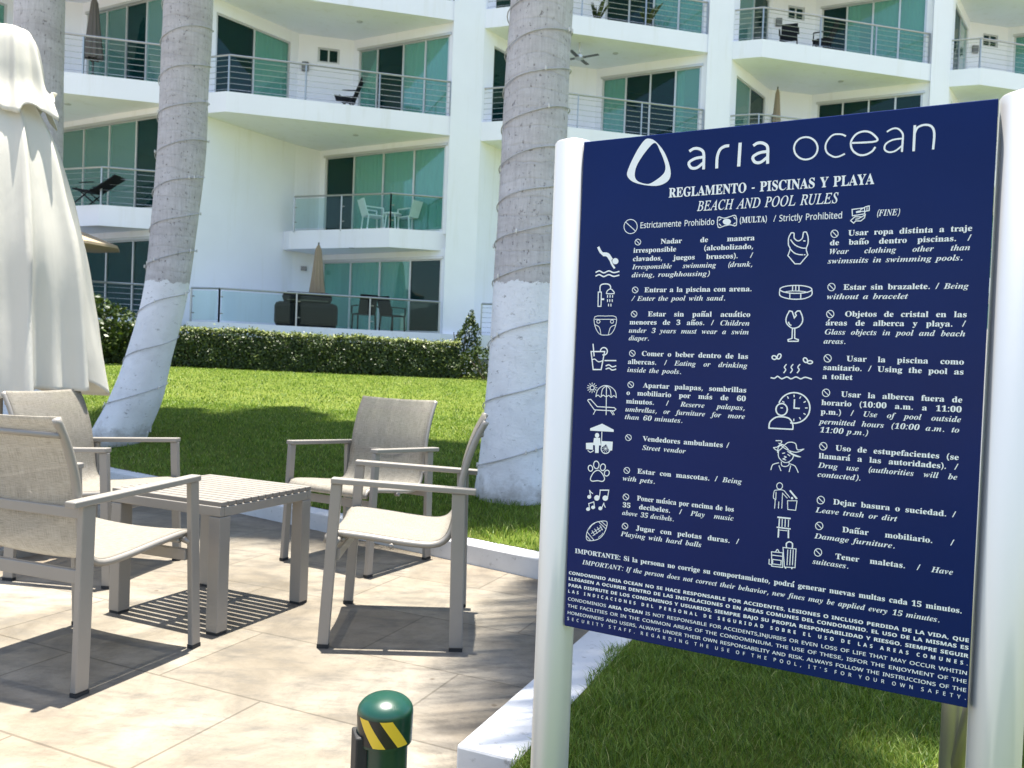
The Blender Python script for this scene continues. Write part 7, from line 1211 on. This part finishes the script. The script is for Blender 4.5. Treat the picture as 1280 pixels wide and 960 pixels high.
    ('litter_pictogram', 'c', 1.53, [410.6,324.9,410.5,323.1,409.8,321.5,408.7,320.1,407.4,319.1,405.8,318.7,404.3,318.8,402.9,319.5,401.7,320.6,401.0,322.2,400.7,323.9,400.8,325.7,401.5,327.4,402.6,328.8,403.9,329.7,405.5,330.2,407.0,330.0,408.4,329.4,409.6,328.2,410.3,326.7]),
    ('litter_pictogram', 'l', 1.54, [398.8,284.0,399.0,288.5,399.2,294.7,399.1,299.5,398.1,300.9,396.9,301.0,396.0,302.0,395.8,305.6,396.1,310.1,396.7,313.7,397.5,315.4,398.6,316.1,400.5,316.6,403.9,317.3,408.1,317.9,411.6,317.7,413.9,316.7,415.6,315.0,417.3,313.0,419.6,310.6,422.0,307.9,423.6,306.0]),
    ('litter_pictogram', 'l', 1.53, [411.1,285.4,411.2,312.3,419.6,304.4]),
    ('litter_pictogram', 'l', 1.54, [400.1,313.1,400.2,299.6]),
    ('litter_pictogram', 'l', 1.53, [405.5,296.3,405.5,284.8]),
    ('litter_pictogram', 'c', 1.53, [420.2,299.9,436.2,301.7,434.6,284.7,421.4,284.7]),
    ('litter_pictogram', 'l', 3.43, [423.9,317.9,435.3,305.4]),
    ('litter_pictogram', 'p', 0, [429.7,305.5,429.5,304.6,429.0,303.8,428.2,303.3,427.3,303.2,426.5,303.5,425.9,304.2,425.7,305.1,425.8,306.0,426.4,306.8,427.2,307.3,428.0,307.4,428.9,307.1,429.4,306.4]),
    ('chair_pictogram', 'l', 3.07, [404.9,268.9,426.2,269.2]),
    ('chair_pictogram', 'l', 2.3, [408.0,266.6,407.7,252.3]),
    ('chair_pictogram', 'l', 1.72, [412.8,266.4,412.9,253.0]),
    ('chair_pictogram', 'l', 1.72, [418.0,266.7,418.0,253.6]),
    ('chair_pictogram', 'l', 1.72, [423.5,266.2,423.6,253.9]),
    ('chair_pictogram', 'l', 2.5, [404.4,251.1,427.3,251.0]),
    ('chair_pictogram', 'l', 2.88, [407.5,248.4,407.4,233.8]),
    ('chair_pictogram', 'l', 2.86, [424.1,248.6,424.6,234.9]),
    ('chair_pictogram', 'l', 1.53, [409.4,246.8,421.9,247.2]),
    ('luggage_pictogram', 'c', 1.72, [416.3,216.9,438.3,217.3,438.0,184.4,420.1,182.8]),
    ('luggage_pictogram', 'l', 2.49, [422.4,216.6,422.0,218.7,421.5,221.7,421.6,224.3,422.9,226.2,424.7,227.6,426.6,228.3,428.6,228.1,430.5,227.2,431.9,225.7,432.2,223.1,432.0,219.8,431.8,217.5]),
    ('luggage_pictogram', 'l', 1.72, [424.6,213.8,424.4,186.9]),
    ('luggage_pictogram', 'l', 1.72, [429.3,214.5,429.1,187.6]),
    ('luggage_pictogram', 'l', 1.71, [433.7,215.1,433.5,188.3]),
    ('luggage_pictogram', 'c', 1.74, [397.0,206.5,416.3,207.3,417.2,181.6,398.6,181.1]),
    ('luggage_pictogram', 'c', 1.73, [399.7,193.3,414.2,193.5,414.1,185.4,399.9,185.2]),
    ('luggage_pictogram', 'l', 1.74, [397.2,200.7,416.5,201.1]),
    ('luggage_pictogram', 'l', 1.73, [404.0,207.5,404.8,209.0,405.8,211.0,406.9,212.1,408.0,211.2,409.2,209.3,410.0,207.9]),
    ('luggage_pictogram', 'l', 1.74, [393.7,192.8,393.6,184.3,397.4,183.3]),
    ('luggage_pictogram', 'l', 2.68, [422.3,182.4,422.0,180.8]),
    ('luggage_pictogram', 'l', 2.67, [432.9,183.2,432.6,181.6]),
]
# ------------------------------------------------------------------ rules sign
YAW = .5024; SW, SH, ZB = .7107, .9675, 1.5506-.9675
t = thing('rules_sign', 'navy blue beach and pool rules sign between two white posts', 'sign', (.1238, 1.65, 0), -YAW)
# local frame: x along the panel, y behind it, z up; panel face at y=0
pn = MB(); pn.box(0, SW, 0, .018, ZB, ZB+SH); pan = pn.build('panel', M['navy'], t, False, .0015)
PR = .0388
for x in (-.0335, SW+PR+.0015):
    p = MB(); yy = .028; p.lathe([(PR, .0), (PR, ZB+SH+.004), (PR-.003, ZB+SH+.008), (.004, ZB+SH+.009)], 64, (x, yy, 0)); p.build('post', M['post'], t, 'auto')
bp = MB(); bp.tube([(SW-.015, .20, 0), (SW-.015, .20, 1.2)], .0235, 20); bp.build('rear_pole', M['galv'], t, True)
bs = MB(); bs.tube([(SW-.010, .19, .40), (SW+.02, .05, .66)], .012, 10); bs.build('rear_strut', M['galv'], t, True)
GC = {}
def inside(p, poly):
    c = False; n = len(poly)
    for i in range(n):
        a, q = poly[i], poly[i-1]
        if (a.y > p.y) != (q.y > p.y) and p.x < (q.x-a.x)*(p.y-a.y)/(q.y-a.y)+a.x: c = not c
    return c
def glyph(k):
    if k not in GC:
        adv, cs = LETTERS[k[0]][ord(k[1])]; cts = [[Vector((c[i]/400, c[i+1]/400, 0)) for i in range(0, len(c), 2)] for c in cs]
        depth = [sum(inside(c[0], o) for o in cts if o is not c) for c in cts]; flat = []; tris = []
        for c, d in zip(cts, depth):
            if d % 2: continue
            grp = [c]+[o for o, e in zip(cts, depth) if e == d+1 and inside(o[0], c)]; b0 = len(flat)
            flat += [p for g in grp for p in g]; tris += [tuple(q+b0 for q in t_) for t_ in tessellate_polygon(grp)]
        GC[k] = (adv/400, [(p.x, p.y) for p in flat], tris)
    return GC[k]
ACC = {'ñ': 'n~', 'á': "a'", 'é': "e'", 'í': "i'", 'ú': "u'"}
class Flat:
    def __init__(s): s.v = []; s.f = []; s.z = 0
    def tris(s, vs, fs, y=-.0007): 
        b = len(s.v); s.v += [(x, y, z) for x, z in vs]
        for f in fs:
            a, c, d = (vs[i] for i in f)
            ar = (c[0]-a[0])*(d[1]-a[1])-(d[0]-a[0])*(c[1]-a[1])
            s.f.append(tuple(i+b for i in (f if ar > 0 else f[::-1])))
    def build(s, name):
        me = bpy.data.meshes.new(name); me.from_pydata(s.v, [], s.f); me.materials.append(M['letter']); return link(name, me, pan)
blocks = {}
for block, size, mode, s, u0, v0, u1 in LINES:
    words = [[]]; f = 'b'; k = 0
    while k < len(s):
        if s[k] == '~': f = s[k+1]; k += 2; continue
        if s[k] == ' ': words.append([])
        else: words[-1].append((f, s[k]))
        k += 1
    words = [w for w in words if w]; sz = size/1000
    def adv(f, ch): return glyph(f+(ACC[ch][0] if ch in ACC else ch))[0]
    if mode == 'j' or (block.endswith('_rule') and mode == 'f'): sz *= 1.36
    ww = [sum(adv(f, c) for f, c in w)*sz for w in words]; span = (u1-u0)/1000; ng = max(1, len(words)-1); sx = 1.13 if mode == 'j' else 1; tot = sum(ww)*sx; ls = 0; gap = .27*sz
    if mode == 'j': 
        gap = (span-tot)/ng
        if gap < .24*sz: sx *= (span-.24*sz*ng)/tot; gap = .24*sz
    elif mode == 'l':
        nl = sum(len(w) for w in words); sx = .98; gap = .9*sz; ls = (span-tot*sx-gap*ng)/max(1, nl-len(words))
    else:
        sx = span/(tot+gap*ng); gap *= sx
    fl = blocks.setdefault((block, s if block == 'heading_text' else ''), Flat()); x = u0/1000; z = ZB+v0/1000
    for w in words:
        for f, ch in w:
            a, pts, tri = glyph(f+(ACC[ch][0] if ch in ACC else ch)); sh = .18 if f in 'iI' and not ch.isalpha() else 0
            for dx, dz, dy in (((0, 0, 0), (.013, .012, -.00002)) if f != 'i' else ((0, 0, 0),)):
                fl.tris([(x+(px+sh*pz+dx)*sz*sx, z+(pz+dz)*sz) for px, pz in pts], tri, -.0007+dy)
            if ch in ACC:
                cx = x+a*.5*sz*sx; xs = [p[1] for p in pts]; zt = z+max(xs)*sz+(.09 if ACC[ch][1] == '~' else .05)*sz; cx += .05*sz
                if ACC[ch][1] == "'": fl.tris([(cx-.06*sz, zt), (cx+.03*sz, zt), (cx+.15*sz, zt+.17*sz), (cx+.02*sz, zt+.17*sz)], [(0, 1, 2), (0, 2, 3)])
                else: fl.tris([(cx-.2*sz, zt+.02*sz), (cx-.08*sz, zt+.12*sz), (cx+.06*sz, zt+.06*sz), (cx+.2*sz, zt+.14*sz), (cx+.2*sz, zt+.05*sz), (cx+.06*sz, zt-.03*sz), (cx-.08*sz, zt+.04*sz), (cx-.2*sz, zt-.05*sz)], [(0, 1, 6), (0, 6, 7), (1, 2, 5), (1, 5, 6), (2, 3, 4), (2, 4, 5)])
            x += a*sz*sx+ls
        x += gap-(ls if mode == 'l' else 0)
for k, fl in blocks.items(): fl.build(k[0])
icons = {}; nmark = -1
for name, kind, w, P in STROKES:
    if name == 'prohibition_mark': nmark += 1; key = (name, nmark//2)
    else: key = (name, 0)
    fl = icons.setdefault(key, Flat()); fl.z += 1; y = -.0007-.00003*(fl.z % 14)
    if kind == 'h':
        pts = [[Vector((c[i]/1000, ZB+c[i+1]/1000, 0)) for i in range(0, len(c), 2)] for c in P]; fl.tris([(p.x, p.y) for c in pts for p in c], [tuple(q) for q in tessellate_polygon(pts)], y); continue
    pts = [Vector((P[i]/1000, ZB+P[i+1]/1000)) for i in range(0, len(P), 2)]
    if kind == 'p': fl.tris([tuple(p) for p in pts], [tuple(q) for q in tessellate_polygon([[Vector((p.x, p.y, 0)) for p in pts]])], y); continue
    cl = kind == 'c'; h = w*.86/2000; n = len(pts); A = []; B = []
    for i in range(n):
        a = pts[i-1] if (cl or i) else None; b = pts[(i+1) % n] if (cl or i < n-1) else None
        d1 = (pts[i]-a) if a else None; d2 = (b-pts[i]) if b else None
        d1 = d1.normalized() if d1 is not None and d1.length > 1e-9 else None; d2 = d2.normalized() if d2 is not None and d2.length > 1e-9 else None
        d1 = d1 or d2; d2 = d2 or d1
        n1 = Vector((-d1.y, d1.x)); n2 = Vector((-d2.y, d2.x)); mt = n1+n2
        mt = mt.normalized() if mt.length > 1e-6 else n1; k = h/max(.45, mt.dot(n1))
        e = Vector((0, 0))
        if not cl and i == 0: e = -d2*h*.5
        if not cl and i == n-1: e = d1*h*.5
        A.append(pts[i]+mt*k+e); B.append(pts[i]-mt*k+e)
    m_ = n if cl else n-1
    for i in range(m_):
        j = (i+1) % n; fl.tris([tuple(A[i]), tuple(B[i]), tuple(B[j]), tuple(A[j])], [(0, 1, 2), (0, 2, 3)], y)
for k, fl in icons.items(): fl.build(k[0])
